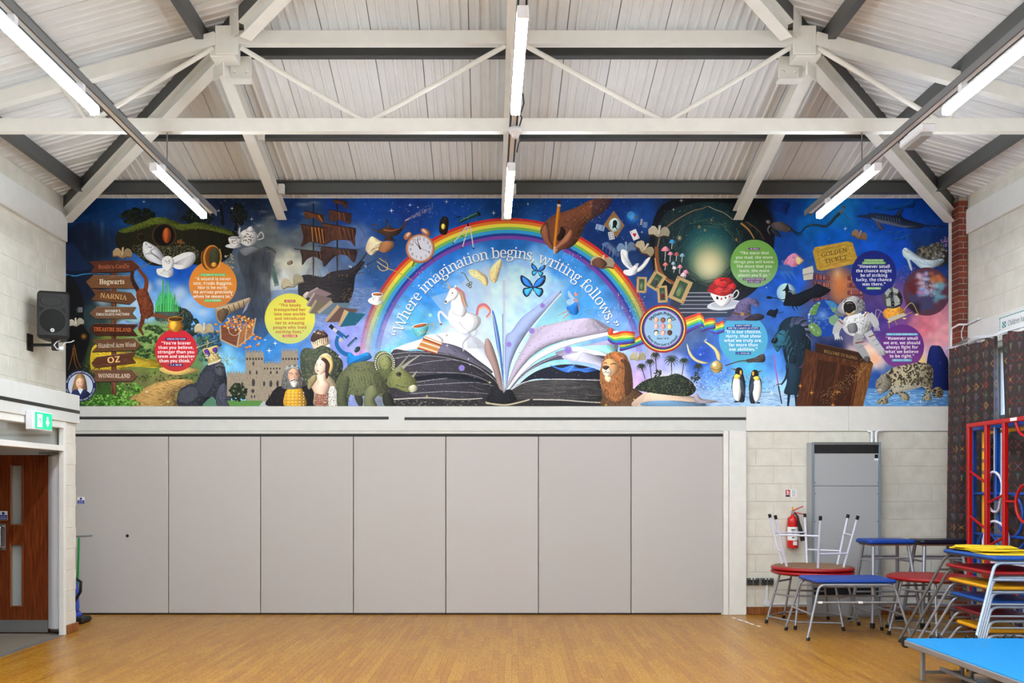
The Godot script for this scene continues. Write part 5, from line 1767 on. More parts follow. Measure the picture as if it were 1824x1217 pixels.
func mural_left() -> void:
	# drifting blue mist and dark rock in the top left corner
	for k in 26:
		dab(prng.randf_range(150, 205), prng.randf_range(395, 470), 6, prng.randf_range(14, 30), K(90, 140, 175), 0.10)
	sh([118, 354, 190, 354, 215, 385, 200, 395, 150, 396, 118, 404], K(14, 52, 96, 150))
	hatch([118, 356, 186, 356, 212, 386, 150, 394, 118, 402], 60, 26, -0.15, 0.2, 0.8, [K(30, 90, 140, 120), K(8, 30, 66, 140)])
	ln([118, 490, 135, 492, 150, 489, 166, 488, 195, 489], 2.6, K(50, 130, 190), 1.0)
	sh([118, 500, 140, 510, 150, 540, 150, 580, 160, 600, 150, 640, 130, 660, 118, 664], K(14, 14, 18, 235))
	sh([118, 440, 132, 436, 152, 465, 160, 480, 118, 480], K(22, 44, 84, 170))
	# gnarled tree and lantern light at the left edge
	ln([122, 560, 138, 600, 128, 640, 140, 662], 9, K(16, 15, 16), 4)
	for q in [[133, 615, 128, 640, 122, 660], [134, 620, 138, 640, 145, 656], [131, 620, 134, 645, 139, 660]]:
		ln(q, 2.4, K(120, 74, 32), 0.8)
	dab(150, 600, 8, 8, K(250, 170, 40), 0.8)
	dab(140, 553, 6, 8, K(150, 160, 160), 0.6)
	pg([140, 548, 148, 548, 148, 557, 140, 557], K(110, 115, 118))
	open_book(136, 574, 14, -0.15, K(215, 208, 188), K(40, 34, 30))
	# dark trees over the mound
	blobs(218, 372, 275, 402, 170, 2, 5, [K(20, 24, 18), K(28, 32, 22), K(16, 20, 20), K(34, 40, 26)])
	blobs(325, 372, 380, 404, 130, 2, 4, [K(22, 28, 26), K(30, 36, 28), K(16, 22, 26)])
	ln([398, 402, 396, 380, 392, 362], 6, K(18, 20, 18), 3)
	ln([420, 412, 424, 385, 420, 362], 7, K(16, 18, 20), 4)
	blobs(412, 366, 440, 400, 60, 2, 5, [K(20, 24, 24), K(28, 30, 28)])
	# grassy mound with a round doorway
	var hill := [206, 428, 212, 412, 232, 404, 255, 396, 272, 389, 292, 388, 308, 393, 330, 400, 352, 397, 380, 402, 408, 410, 424, 418, 418, 440, 405, 462, 372, 474, 330, 470, 300, 474, 268, 472, 240, 452, 214, 446]
	sh(hill, K(28, 27, 17))
	hatch(hill, 900, 4, 1.3, 0.6, 1.0, [K(40, 42, 22), K(22, 22, 14), K(52, 50, 26), K(34, 30, 18)])
	var turf := [212, 412, 232, 404, 255, 396, 272, 389, 292, 388, 308, 393, 330, 400, 352, 397, 380, 402, 408, 410, 418, 420, 395, 416, 370, 410, 345, 408, 325, 411, 300, 403, 282, 400, 262, 406, 240, 413, 222, 416]
	sh(turf, K(74, 84, 30))
	hatch(turf, 1100, 4.5, 1.4, 0.5, 1.0, [K(96, 110, 36), K(60, 70, 24), K(118, 128, 48), K(46, 56, 20)])
	ell(293, 420, 21.5, 21.5, K(84, 62, 42))
	ell(293, 420, 20, 20.2, K(40, 29, 20))
	ell(293, 420, 17, 18, K(18, 13, 12))
	ell(298, 420, 8, 14, K(132, 62, 26))
	ell(297, 419, 5, 11, K(170, 84, 34))
	ell(252, 423, 8, 7.5, K(50, 40, 28))
	ell(252, 423, 5, 5, K(26, 20, 16))
	var shrub := [236, 440, 262, 436, 290, 440, 320, 438, 345, 440, 356, 452, 344, 468, 310, 464, 276, 466, 250, 460]
	hatch(shrub, 1200, 3.2, 0.6, 1.6, 1.2, [K(92, 96, 62), K(58, 66, 36), K(124, 122, 92), K(40, 46, 26), K(146, 138, 110)])
	blobs(310, 428, 330, 440, 18, 1.2, 2.4, [K(150, 80, 40), K(120, 90, 50)])
	# blue sky, clouds and far country behind the signs
	for q in [[262, 515, 12, 20], [285, 505, 14, 14], [322, 520, 18, 24], [340, 545, 22, 18], [308, 535, 16, 18], [360, 560, 18, 12], [245, 540, 16, 14], [180, 540, 16, 12], [225, 580, 22, 10]]:
		for k in 5: dab(q[0] + prng.randf_range(-6, 6), q[1] + prng.randf_range(-6, 6), q[2], q[3] * 0.8, K(214, 224, 238), 0.28)
	sh([205, 578, 222, 571, 236, 575, 250, 572, 262, 580, 262, 588, 205, 588], K(108, 140, 178))
	var fields := [245, 585, 262, 578, 290, 582, 312, 586, 330, 600, 300, 616, 262, 622, 240, 616, 232, 600]
	sh(fields, K(118, 146, 84))
	hatch(fields, 300, 10, 0.1, 0.2, 1.4, [K(140, 166, 100), K(96, 128, 72), K(150, 170, 96), K(84, 112, 66)])
	for q in [[270, 584, 12], [284, 590, 10], [255, 604, 9], [272, 604, 14], [300, 600, 12], [244, 622, 13], [262, 630, 16], [285, 628, 14]]:
		blobs(q[0] - q[2], q[1] - q[2] * 0.4, q[0] + q[2], q[1] + q[2] * 0.5, 22, 1.6, 3.4, [K(52, 78, 44), K(38, 60, 36), K(70, 98, 52)])
	# yellow road, hedges and path at the foot
	sh([165, 620, 190, 612, 215, 622, 250, 638, 278, 642, 300, 650, 280, 656, 240, 654, 200, 660, 165, 664], K(188, 160, 42))
	hatch([165, 620, 200, 614, 250, 638, 300, 648, 240, 656, 170, 662], 240, 9, 0.2, 0.25, 1.4, [K(212, 184, 60), K(160, 134, 34), K(140, 130, 44)])
	hatch([150, 650, 200, 660, 260, 664, 330, 650, 352, 668, 340, 690, 260, 680, 180, 690, 150, 680], 500, 6, 0.4, 1.2, 1.8, [K(44, 62, 28), K(66, 86, 36), K(34, 46, 24), K(88, 104, 46)])
	var path := [232, 724, 240, 704, 262, 690, 290, 680, 330, 676, 348, 680, 326, 690, 312, 704, 318, 724]
	sh(path, K(166, 132, 78))
	hatch(path, 420, 7, 0.1, 0.25, 1.3, [K(184, 150, 92), K(140, 108, 62), K(198, 168, 110), K(122, 94, 54)])
	sh([286, 656, 330, 654, 356, 660, 330, 668, 296, 666], K(196, 164, 96))
	for q in [[205, 716, 26, 14], [160, 712, 24, 12], [228, 694, 26, 12], [338, 706, 20, 14], [220, 720, 30, 8]]:
		blobs(q[0] - q[2], q[1] - q[3], q[0] + q[2], q[1] + q[3], 110, 1.2, 2.8, [K(70, 126, 40), K(104, 164, 62), K(46, 88, 30), K(134, 186, 84)])
	# emerald castle
	for k in 6: dab(299, 538, 22, 24, K(70, 190, 100), 0.3)
	sh([276, 560, 282, 545, 300, 540, 322, 548, 334, 552, 345, 565, 340, 580, 330, 590, 318, 585, 300, 574, 280, 572], K(58, 72, 66))
	hatch([276, 560, 300, 540, 334, 552, 345, 565, 318, 585, 280, 572], 200, 5, 1.4, 0.5, 1.4, [K(92, 100, 92), K(44, 58, 50), K(116, 118, 104)])
	for q in [[279, 532, 1.6], [282.6, 524, 1.3], [286.4, 516, 1.9], [291.6, 494, 1.5], [295.6, 520, 2.4], [300, 499, 1.7], [304.4, 518, 2.2], [308.4, 528, 1.5], [312, 522, 1.3], [316, 536, 1.7], [320, 542, 1.3]]:
		pg([q[0] - q[2], 556, q[0] - q[2], q[1] + 12, q[0], q[1], q[0] + q[2], q[1] + 12, q[0] + q[2], 556], [K(44, 172, 76), K(66, 196, 96), K(30, 140, 62)][prng.randi() % 3])
		ln([q[0] + q[2] * 0.4, q[1] + 12, q[0] + q[2] * 0.4, 556], 0.8, K(130, 226, 150), -1, false)
	for q in [[322, 545], [330, 556], [336, 566]]:
		pg([q[0] - 4, q[1] + 20, q[0], q[1], q[0] + 4, q[1] + 20], K(24, 44, 46))
	blobs(318, 566, 356, 600, 60, 2, 4.5, [K(28, 50, 54), K(38, 62, 62), K(22, 40, 42)])
	blobs(352, 590, 400, 620, 60, 2, 5, [K(46, 84, 110), K(60, 100, 124), K(38, 70, 92)])
	blobs(345, 600, 385, 645, 70, 2, 4.5, [K(58, 92, 84), K(78, 112, 90), K(44, 74, 66)])

	# signpost
	pg([198.5, 484, 208, 484, 208, 704, 199, 704], K(96, 56, 38))
	hatch([198.5, 484, 208, 484, 208, 704, 199, 704], 260, 14, 1.57, 0.05, 0.8, [K(120, 72, 48), K(70, 38, 26), K(140, 92, 64)], false)
	var planks := [
		[[159.3, 466.3, 236.2, 464.1, 249.4, 475.6, 236.5, 484.4, 161.8, 486.7, 169.2, 476.1], K(92, 46, 30)],
		[[154, 502.3, 166.7, 491, 239.3, 492.4, 232.4, 502.8, 241.5, 514.3, 162.6, 513.5], K(122, 80, 50)],
		[[163.4, 515, 234.9, 522, 243, 533, 230.8, 542.7, 163.4, 534.8, 170.8, 525.4], K(110, 68, 42)],
		[[160, 558.8, 172.4, 547.3, 243, 547.3, 235.7, 558, 244.4, 568, 171, 568], K(120, 86, 62)],
		[[159.3, 587.5, 168.3, 576.5, 246, 578.5, 236.5, 587.8, 245.6, 598.7, 170.8, 597.7], K(72, 36, 26)],
		[[165.9, 605.6, 239.8, 603, 251.7, 614.6, 242.3, 625, 164.2, 627.3, 173.8, 617], K(112, 76, 52)],
		[[163.4, 647.5, 172.4, 636.8, 242.8, 627.3, 235.7, 637.6, 242.3, 646.7, 170.8, 655.7], K(96, 56, 38)],
		[[163.4, 659.8, 235.7, 659.3, 245.6, 669.7, 235.7, 679.9, 162.6, 680.4, 171, 670], K(114, 78, 58)]]
	for q in planks:
		var o := []
		for i in range(0, q[0].size(), 2): o.append_array([q[0][i] + 0.8, q[0][i + 1] + 1.4])
		pg(o, K(30, 18, 12, 170))
		pg(q[0], q[1])
		var c: Color = q[1]
		hatch(q[0], 130, 22, 0.03, 0.06, 0.7, [c.lightened(0.12), c.darkened(0.25), c.lightened(0.05), c.darkened(0.15)], false)
		ln([q[0][2], q[0][3], q[0][4], q[0][5]], 0.7, c.lightened(0.3), -1, false)
		ln([q[0][8], q[0][9], q[0][6], q[0][7]], 0.8, c.darkened(0.5), -1, false)
	tx("Rosie's Castle", 203.5, 475.5, 9.5, K(214, 120, 82), 56, -0.03, true, 400)
	tx("Hogwarts", 200, 502.5, 12, K(244, 234, 206), 45, 0.0, true, 700)
	tx("NARNIA", 203, 529, 11.5, K(236, 196, 128), 48, 0.1, true, 400)
	tx("WONKA'S", 201.5, 554.6, 6.4, K(246, 240, 226), 28)
	tx("CHOCOLATE FACTORY", 201.5, 560.6, 6.2, K(246, 240, 226), 60)
	tx("TREASURE ISLAND", 201, 587.6, 9.5, K(226, 122, 58), 67, 0.02, true, 700)
	tx("Hundred Acre Wood", 209, 615.5, 10.5, K(246, 236, 214), 67, -0.03, true, 400)
	tx("OZ", 203, 641.5, 15, K(248, 196, 130), 24, -0.12)
	tx("WONDERLAND", 204, 670, 10, K(240, 224, 200), 57, 0.01, true, 700)

	# round photo badge
	ell(144, 688, 28, 28, K(30, 38, 84))
	ell(144, 688, 22, 22, K(204, 214, 232))
	sh([130, 700, 132, 682, 136, 670, 144, 666, 151, 670, 155, 684, 154, 700], K(140, 104, 70))
	ell(143, 683, 7.4, 9.6, K(226, 178, 152))
	sh([135, 680, 138, 671, 144, 669, 150, 672, 151.5, 680, 147, 674, 140, 674], K(158, 120, 80))
	for q in [140.3, 146.0]: ell(q, 682, 1.0, 0.7, K(70, 52, 48))
	ln([140, 687.5, 143, 688.8, 146, 687.5], 0.9, K(190, 96, 92))
	ln([143, 683, 142.4, 685.4, 143.6, 685.6], 0.4, K(186, 136, 112))
	sh([126, 708, 130, 697, 138, 694, 144, 699, 150, 694, 157, 698, 161, 702, 154, 708, 144, 710, 134, 709], K(34, 42, 82))
	pg([139, 694, 144, 703, 149, 694, 146, 692, 142, 692], K(240, 244, 250))
	arc_text("WILL GET ANSWERED TO NEVER CLOSED", 144, 688, 25, -1.35, 1.35, 3.6, K(236, 240, 250), false)
	for k in 46:
		var t := PI * 0.56 + k * PI * 0.88 / 46.0
		if k % 7 == 6: continue
		ln([144 + sin(t) * 23.6, 688 - cos(t) * 23.6, 144 + sin(t) * 26.2, 688 - cos(t) * 26.2], 0.7, K(214, 220, 236), -1, false)

	# orangutan hanging from the top sign
	ln([249, 478, 262, 472, 274, 466], 1.6, K(120, 104, 92))
	ln([237, 484, 236, 496, 241, 508, 248, 520], 6, K(60, 30, 20), 8)
	ln([247, 479, 254, 488, 261, 498, 261, 512, 257, 522], 5, K(122, 62, 36), 9)
	var ape := [244, 520, 252, 515, 262, 517, 268, 530, 274, 545, 274, 558, 268, 566, 258, 568, 251, 560, 248, 545, 244, 532]
	ln([256, 560, 254, 574, 250, 586, 253, 592, 256, 598], 9, K(104, 52, 32), 3)
	ln([264, 560, 276, 562, 290, 564, 304, 568, 312, 571], 8, K(128, 68, 42), 2.6)
	sh(ape, K(108, 52, 30))
	hatch(ape, 420, 7, 1.3, 0.35, 0.8, [K(140, 74, 42), K(70, 34, 22), K(160, 90, 54), K(88, 42, 26)])
	hatch([250, 562, 258, 564, 254, 586, 249, 588], 60, 5, 1.5, 0.3, 0.7, [K(140, 78, 48), K(70, 36, 24)])
	# snowy owl in flight
	sh([255, 437, 259, 431, 268, 434, 281, 442, 290, 453, 295, 464, 289, 472, 276, 469, 263, 463, 256, 452], K(206, 208, 216))
	for k in 11: ln([292, 468, 278 - k, 455 - k * 0.6, 258 + k * 2.2, 434 + k * 0.6 + (11 - k) * 1.8], 0.5, K(140, 142, 154), 0.4)
	for k in 22: ell(259 + prng.randf() * 14, 433 + prng.randf() * 10, 0.7, 0.5, K(84, 84, 92))
	sh([306, 463, 318, 455, 332, 450, 346, 451, 349, 461, 342, 473, 328, 480, 311, 478], K(232, 234, 240))
	for k in 10: ln([308, 471, 322, 464 + k * 0.9, 347 - k * 1.4, 453 + k * 2.4], 0.5, K(172, 174, 186), 0.4)
	sh([290, 478, 298, 474, 308, 478, 309, 490, 301, 495, 289, 493, 281, 489, 280, 480], K(222, 224, 232))
	for k in 7: ln([296, 478, 283 + k * 4, 492], 0.5, K(150, 152, 164), 0.4)
	sh([289, 464, 296, 457, 305, 458, 311, 466, 308, 478, 299, 483, 291, 478], K(238, 240, 244))
	ell(298, 466, 6.5, 5.5, K(246, 246, 248))
	for q in [295.4, 300.8]: ell(q, 465.4, 1.0, 0.9, K(40, 38, 40))
	pg([297.4, 467, 299, 467, 298, 470], K(60, 56, 54))
	open_book(219, 450, 17, 0.05, K(196, 164, 120), K(120, 84, 64))

	# teapot and cup
	ell(443, 424, 17, 15, K(206, 206, 208))
	ln([433, 424, 427, 416, 428, 406], 5, K(206, 206, 208), 2.4)
	ln([460, 428, 470, 424, 466, 414, 459, 424], 2.2, K(200, 200, 204))
	ell(446, 411, 9, 3.5, K(184, 184, 188))
	sh([440, 409, 446, 404, 452, 408, 452, 411, 440, 411], K(214, 214, 216))
	ell(449, 405, 1.6, 1.6, K(190, 190, 194))
	blobs(432, 417, 452, 434, 60, 0.5, 1.3, [K(110, 100, 94), K(140, 128, 120), K(84, 80, 78)])
	ell(416, 439, 14, 4, K(204, 206, 212))
	sh([408, 424, 430, 423, 428, 436, 422, 440, 413, 439], K(218, 218, 220))
	ell(419, 424, 10.5, 2.6, K(160, 160, 164))
	blobs(411, 427, 425, 436, 26, 0.4, 1.0, [K(120, 110, 102), K(96, 90, 88)])
	# dim cloaked shapes and a ruined shore under grey light
	sh([424, 452, 440, 444, 460, 446, 474, 440, 492, 446, 488, 470, 482, 500, 484, 540, 480, 590, 462, 606, 452, 590, 448, 550, 440, 530, 436, 500, 428, 480], K(52, 56, 66, 120))
	for k in 24: dab(prng.randf_range(440, 484), prng.randf_range(450, 590), 12, 26, K(44, 48, 58), 0.2)
	hatch([430, 450, 490, 446, 484, 520, 482, 590, 456, 600, 444, 530], 260, 22, 1.5, 0.1, 1.4, [K(70, 76, 88, 60), K(34, 38, 46, 70), K(110, 116, 124, 60)])
	sh([428, 446, 448, 440, 466, 444, 452, 452, 436, 456], K(110, 114, 122))
	ln([474, 440, 486, 446, 493, 452], 2.0, K(50, 52, 58))
	blobs(400, 452, 420, 486, 40, 1, 2.6, [K(150, 146, 136), K(110, 108, 102), K(180, 174, 160)])
	ln([486, 474, 490, 492, 494, 510], 6, K(84, 110, 106), 9)
	for k in 6: ln([484 + k * 2.6, 506, 483 + k * 3.0, 516], 1.0, K(190, 194, 190), -1, false)
	# gold ring over the orange quotation
	bubble(380, 507, 42.5, K(240, 148, 54), K(214, 130, 70), ["THE LORD OF THE RINGS"], ["\"A wizard is never", "late, Frodo Baggins.", "Nor is he early.", "He arrives precisely", "when he means to.\""], ["J. R. R. TOLKIEN"], K(112, 198, 120), K(220, 246, 220), K(252, 248, 240), 7.8, 7.4, 6.0)
	ell(374, 460, 14.5, 22, K(96, 54, 26), 0.06)
	ell(378, 459.6, 15.5, 22.5, K(222, 148, 56), 0.06)
	ell(379.5, 459.4, 13.4, 20, K(132, 72, 26), 0.06)
	ell(382.5, 459.4, 9.6, 17.6, K(60, 64, 42, 254), 0.06)
	ell(382, 472, 5.2, 4.4, K(232, 150, 60, 254))
	hatch([372, 446, 384, 446, 385, 462, 372, 462], 60, 2.4, 0.8, 1.4, 0.7, [K(84, 92, 60), K(54, 58, 36)])
	ln([361, 448, 359, 462, 363, 478], 1.0, K(206, 124, 44))
	ln([392, 444, 395, 460, 390, 478], 1.2, K(250, 196, 96))
	# treasure chest
	sh([384, 552, 392, 546, 418, 539, 444, 531, 447, 536, 440, 546, 420, 554, 402, 566, 396, 577, 388, 572], K(150, 128, 100))
	sh([388, 556, 402, 550, 408, 556, 398, 574, 390, 570], K(92, 72, 54))
	ln([386, 550, 412, 545, 444, 532], 2.6, K(198, 182, 152))
	for k in 5: ln([398 + k * 9, 549 - k * 3.2, 404 + k * 8, 560 - k * 3], 1.4, K(84, 62, 44), -1, false)
	pg([438, 545, 446, 533, 440, 552, 432, 560], K(150, 150, 180))
	pg([393, 580, 428, 589, 423, 619, 394, 606], K(126, 72, 48))
	pg([428, 589, 456, 567, 450, 598, 423, 619], K(172, 112, 66))
	hatch([393, 580, 428, 589, 423, 619, 394, 606], 160, 12, 0.3, 0.1, 0.8, [K(92, 48, 34), K(150, 90, 60), K(110, 60, 42)], false)
	hatch([428, 589, 456, 567, 450, 598, 423, 619], 140, 12, -0.68, 0.1, 0.8, [K(140, 88, 50), K(198, 138, 86), K(120, 72, 42)], false)
	for q in [[393, 580, 394, 606], [428, 589, 423, 619], [456, 567, 450, 598], [441, 579, 437, 608], [394, 606, 423, 619], [423, 619, 450, 598]]: ln(q, 2.6, K(182, 168, 142), -1, false)
	blobs(396, 563, 454, 590, 150, 1.2, 2.2, [K(206, 124, 52), K(232, 168, 70), K(160, 84, 34), K(246, 200, 110), K(186, 104, 46)])
	ln([407, 582, 410, 594, 420, 598, 430, 590], 1.0, K(214, 200, 176))
	for q in [[385, 579], [388, 591], [428, 617], [436, 612], [444, 604], [452, 597], [458, 601], [446, 618], [460, 615], [440, 620], [455, 605], [464, 603]]:
		ell(q[0], q[1], 3.2, 2.2, K(150, 82, 36))
		ell(q[0], q[1] - 0.6, 2.9, 1.8, K(222, 142, 66))
	open_book(364, 584, 17, 0.0, K(222, 206, 170), K(176, 150, 110))
	# honey-coloured pot over the red quotation
	bubble(314.3, 624.5, 37.8, K(214, 42, 56), K(196, 60, 62), ["WINNIE-THE-POOH"], ["\"You're braver", "than you believe,", "stronger than you", "seem and smarter", "than you think.\""], ["A. A. MILNE"], K(34, 40, 116), K(240, 240, 250), K(255, 255, 255), 7.9, 7.6, 3.0)
	sh([300, 572, 301, 567, 313, 564, 326, 566, 327, 571, 323, 574, 328, 582, 322, 590, 313, 592, 304, 589, 298, 582, 302, 575], K(176, 116, 30))
	sh([304, 575, 314, 573, 318, 580, 312, 588, 304, 585], K(226, 170, 62))
	ell(313.5, 569, 12, 3.6, K(70, 42, 20))
	ln([316, 568, 322, 560, 328, 554], 1.6, K(120, 92, 50))
	star(262, 698, 3)
	star(300, 716, 4, K(220, 250, 140))
	# crowned gorilla
	ln([350, 620, 372, 612, 388, 606], 1.6, K(196, 180, 140), 0.6)
	hatch([385, 636, 405, 632, 420, 640, 412, 652, 396, 650], 90, 5, 0.4, 1.2, 0.9, [K(170, 176, 120), K(120, 130, 80), K(96, 106, 62)])
	var gor := [320, 724, 317, 706, 323, 693, 338, 685, 350, 682, 355, 670, 363, 658, 370, 650, 380, 645, 392, 645, 400, 651, 403, 664, 406, 680, 410, 696, 412, 712, 408, 724, 388, 724, 385, 714, 378, 707, 370, 714, 362, 724]
	sh(gor, K(44, 46, 56))
	hatch(gor, 900, 5, 1.3, 0.5, 0.9, [K(62, 66, 80), K(30, 31, 38), K(84, 88, 102), K(38, 40, 48)])
	sh([362, 724, 370, 713, 379, 709, 386, 724], K(84, 132, 104, 250))
	sh([388, 724, 386, 706, 392, 688, 402, 684, 409, 700, 411, 724], K(62, 65, 78))
	hatch([388, 722, 388, 700, 402, 686, 410, 704, 409, 722], 160, 5, 1.4, 0.4, 0.9, [K(90, 94, 108), K(36, 38, 46), K(60, 64, 76)])
	sh([352, 690, 358, 672, 368, 662, 380, 668, 376, 690, 364, 704], K(72, 75, 88, 120))
	sh([320, 715, 322, 698, 336, 690, 350, 692, 352, 706, 340, 716], K(96, 98, 108, 130))
	sh([383, 655, 391, 648, 400, 653, 402, 664, 395, 670, 386, 666], K(70, 71, 80))
	ln([384, 652, 392, 650, 400, 652.6], 2.4, K(96, 98, 110), 2.0)
	ln([385, 656, 392, 653.5, 399, 656], 1.8, K(22, 22, 26))
	for q in [389, 396.4]: ell(q, 657.6, 1.2, 0.8, K(14, 12, 14))
	ell(394, 663, 4.2, 3.2, K(78, 80, 92))
	for q in [392.4, 395.6]: ell(q, 662, 0.8, 0.8, K(18, 18, 22))
	sh([372, 650, 371, 640, 363, 628, 362, 622, 372, 620, 378, 618, 388, 616, 390, 622, 388, 630, 395, 640, 394, 646, 384, 648], K(178, 158, 96))
	sh([364, 626, 370, 622, 375, 630, 372, 636], K(84, 50, 130))
	sh([379, 622, 386, 619, 388, 626, 383, 630], K(84, 50, 130))
	blobs(366, 628, 392, 642, 60, 0.5, 1.1, [K(236, 226, 190), K(110, 92, 50), K(250, 246, 226)])
	ln([371, 650, 384, 646, 394, 641], 3, K(226, 218, 206))
	ln([369, 620, 371, 612, 370, 606], 1.4, K(196, 180, 130))
	blobs(365, 606, 374, 616, 14, 0.5, 1.0, [K(220, 208, 160), K(130, 112, 70)])
	# castle with lawn
	pg([405, 714, 470, 714, 462, 724, 410, 724], K(92, 140, 72))
	pg([462, 724, 470, 714, 500, 716, 500, 724], K(190, 190, 196))
	for b in [[405, 666, 440, 706], [468, 648, 506, 716], [438, 628, 470, 714], [502, 626, 531, 716]]:
		pg([b[0], b[1], b[2], b[1], b[2], b[3], b[0], b[3]], K(160, 146, 128))
		hatch([b[0], b[1], b[2], b[1], b[2], b[3], b[0], b[3]], int((b[2] - b[0]) * 9), 2.6, 0.0, 0.1, 1.0, [K(186, 172, 152), K(128, 116, 102), K(150, 136, 118), K(110, 102, 94)], false)
		var x: float = b[0]
		while x < b[2] - 1:
			pg([x, b[1] - 4, x + 3, b[1] - 4, x + 3, b[1] + 1, x, b[1] + 1], K(154, 142, 126))
			x += 5.2
	for b in [[438, 470], [502, 531]]:
		pg([b[0] - 1.5, 636, b[1] + 1.5, 636, b[1] + 1.5, 641, b[0] - 1.5, 641], K(148, 136, 120))
		for k in 6: ell(b[0] + 3 + k * 5.2, 640, 1.4, 2.2, K(54, 48, 44))
	for q in [[452, 648, 1.6, 4], [446, 664, 1.6, 4], [458, 664, 1.6, 4], [452, 682, 2.8, 7], [451, 697, 3, 3.6], [483, 684, 2.6, 6], [495, 684, 2.4, 6], [432, 686, 2, 5], [471, 684, 2, 5], [483, 664, 1.6, 3], [494, 664, 1.6, 3], [513, 660, 1.6, 4], [449, 707, 1.2, 3], [454, 707, 1.2, 3]]:
		ell(q[0], q[1], q[2], q[3], K(58, 54, 56))
	for k in 6: ell(472 + k * 5.4, 657, 1.3, 2, K(70, 62, 56))
	blobs(410, 684, 440, 714, 110, 1.6, 3.2, [K(34, 46, 30), K(50, 66, 38), K(26, 34, 26)])
	for q in [[480, 625, 6], [462, 612, 3], [491, 612, 5], [473, 606, 3]]: star(q[0], q[1], q[2])

func mural_ship() -> void:
	# storm light, sea and far rocks
	for k in 30: dab(prng.randf_range(480, 560), prng.randf_range(440, 490), prng.randf_range(10, 26), prng.randf_range(4, 9), K(222, 208, 178), 0.14)
	for k in 22: dab(prng.randf_range(480, 570), prng.randf_range(360, 430), prng.randf_range(8, 26), prng.randf_range(4, 10), K(150, 150, 152), 0.12)
	for q in [[540, 365, 20, 5], [560, 362, 16, 5], [470, 378, 14, 5], [486, 388, 18, 6], [462, 402, 10, 5], [545, 382, 14, 5]]: dab(q[0], q[1], q[2], q[3], K(170, 174, 184), 0.5)
	sh([620, 450, 650, 440, 668, 430, 690, 450, 690, 480, 640, 474], K(60, 82, 118, 120))
	pg([484, 518, 672, 512, 654, 552, 640, 566, 484, 560], K(104, 128, 172, 150))
	hatch([484, 518, 672, 512, 650, 560, 630, 590, 590, 590, 484, 572], 420, 13, 0.05, 0.12, 1.0, [K(150, 168, 204, 190), K(78, 100, 150, 190), K(182, 196, 222, 170), K(60, 80, 130, 170)], false)
	sh([512, 468, 520, 464, 522, 470, 514, 473], K(120, 108, 90))
	# the galleon
	var dk := K(36, 30, 30)
	ln([559, 362, 559, 500], 2.4, dk, -1, false)
	ln([601.5, 354, 601.5, 488], 2.8, dk, -1, false)
	for k in 7:
		ln([559, 455, 546 + k * 4.5, 494], 0.5, K(90, 84, 82), -1, false)
		ln([601, 450, 584 + k * 5.6, 486], 0.5, K(90, 84, 82), -1, false)
	for k in 5:
		ln([547 - k * 0.4, 480 + k * 3, 572 + k * 0.6, 480 + k * 3], 0.4, K(104, 98, 94), -1, false)
		ln([588 - k, 470 + k * 4, 616 + k, 470 + k * 4], 0.4, K(104, 98, 94), -1, false)
	var hull := [532, 500, 536, 492, 552, 490, 575, 494, 588, 486, 606, 482, 622, 480, 636, 472, 642, 466, 650, 468, 642, 480, 634, 492, 632, 506, 630, 520, 624, 536, 616, 546, 590, 552, 560, 550, 540, 540, 532, 524]
	sh(hull, K(38, 34, 38))
	hatch(hull, 420, 16, 0.05, 0.15, 0.9, [K(58, 50, 50), K(24, 22, 26), K(74, 62, 56), K(48, 44, 50)])
	ln([636, 474, 648, 460, 656, 446], 2.6, dk, 1.0)
	ln([640, 482, 656, 472, 672, 462], 1.6, dk, 0.6)
	ln([622, 486, 634, 488, 648, 486], 1.2, K(60, 50, 44))
	for k in 14: dab(598 + prng.randf_range(-40, 36), 488 + prng.randf_range(-5, 6), 1.8, 1.8, K(236, 170, 80), 0.7)
	hatch([606, 520, 630, 512, 628, 540, 612, 548], 50, 8, -0.4, 0.3, 0.9, [K(110, 80, 60), K(140, 104, 76)])
	var sails := [
		[[595, 357, 600, 356, 612, 358, 619, 361, 618, 374, 610, 366, 597, 363], K(66, 42, 34)],
		[[543, 377, 556, 379, 568, 382, 577, 385, 575, 398, 566, 392, 556, 388, 546, 391], K(86, 50, 30)],
		[[588, 375, 602, 377, 616, 380, 626, 382, 624, 400, 614, 395, 602, 393, 589, 396], K(72, 44, 34)],
		[[537, 401, 552, 402, 568, 404, 582, 407, 581, 424, 579, 436, 566, 434, 552, 432, 537, 440, 541, 424], K(64, 40, 30)],
		[[575, 399, 594, 401, 614, 404, 634, 408, 633, 424, 633, 440, 624, 430, 608, 428, 592, 430, 577, 438, 580, 420], K(74, 45, 34)],
		[[536, 446, 552, 447, 570, 449, 577, 456, 578, 470, 572, 464, 560, 458, 548, 462, 539, 473, 538, 458], K(54, 38, 34)],
		[[573, 441, 596, 443, 618, 445, 636, 447, 635, 460, 630, 468, 618, 456, 602, 455, 590, 464, 578, 476, 574, 460], K(58, 40, 36)]]
	for q in sails:
		sh(q[0], q[1])
		hatch(q[0], 150, 14, 1.45, 0.12, 0.9, [q[1].lightened(0.1), q[1].darkened(0.35), q[1].darkened(0.2)])
	for q in [[568, 384, 575, 396], [562, 406, 566, 432], [568, 406, 572, 434], [574, 408, 577, 434], [556, 405, 558, 431]]: ln(q, 2.0, K(196, 120, 46), 1.2, false)
	for q in [[612, 406, 618, 428], [620, 407, 626, 430], [628, 408, 631, 434], [604, 405, 608, 427], [612, 380, 615, 394], [604, 379, 606, 392], [570, 450, 573, 462], [564, 449, 566, 459], [604, 446, 607, 454], [612, 447, 616, 455], [620, 447, 625, 460]]: ln(q, 1.6, K(130, 82, 60), 1.0, false)
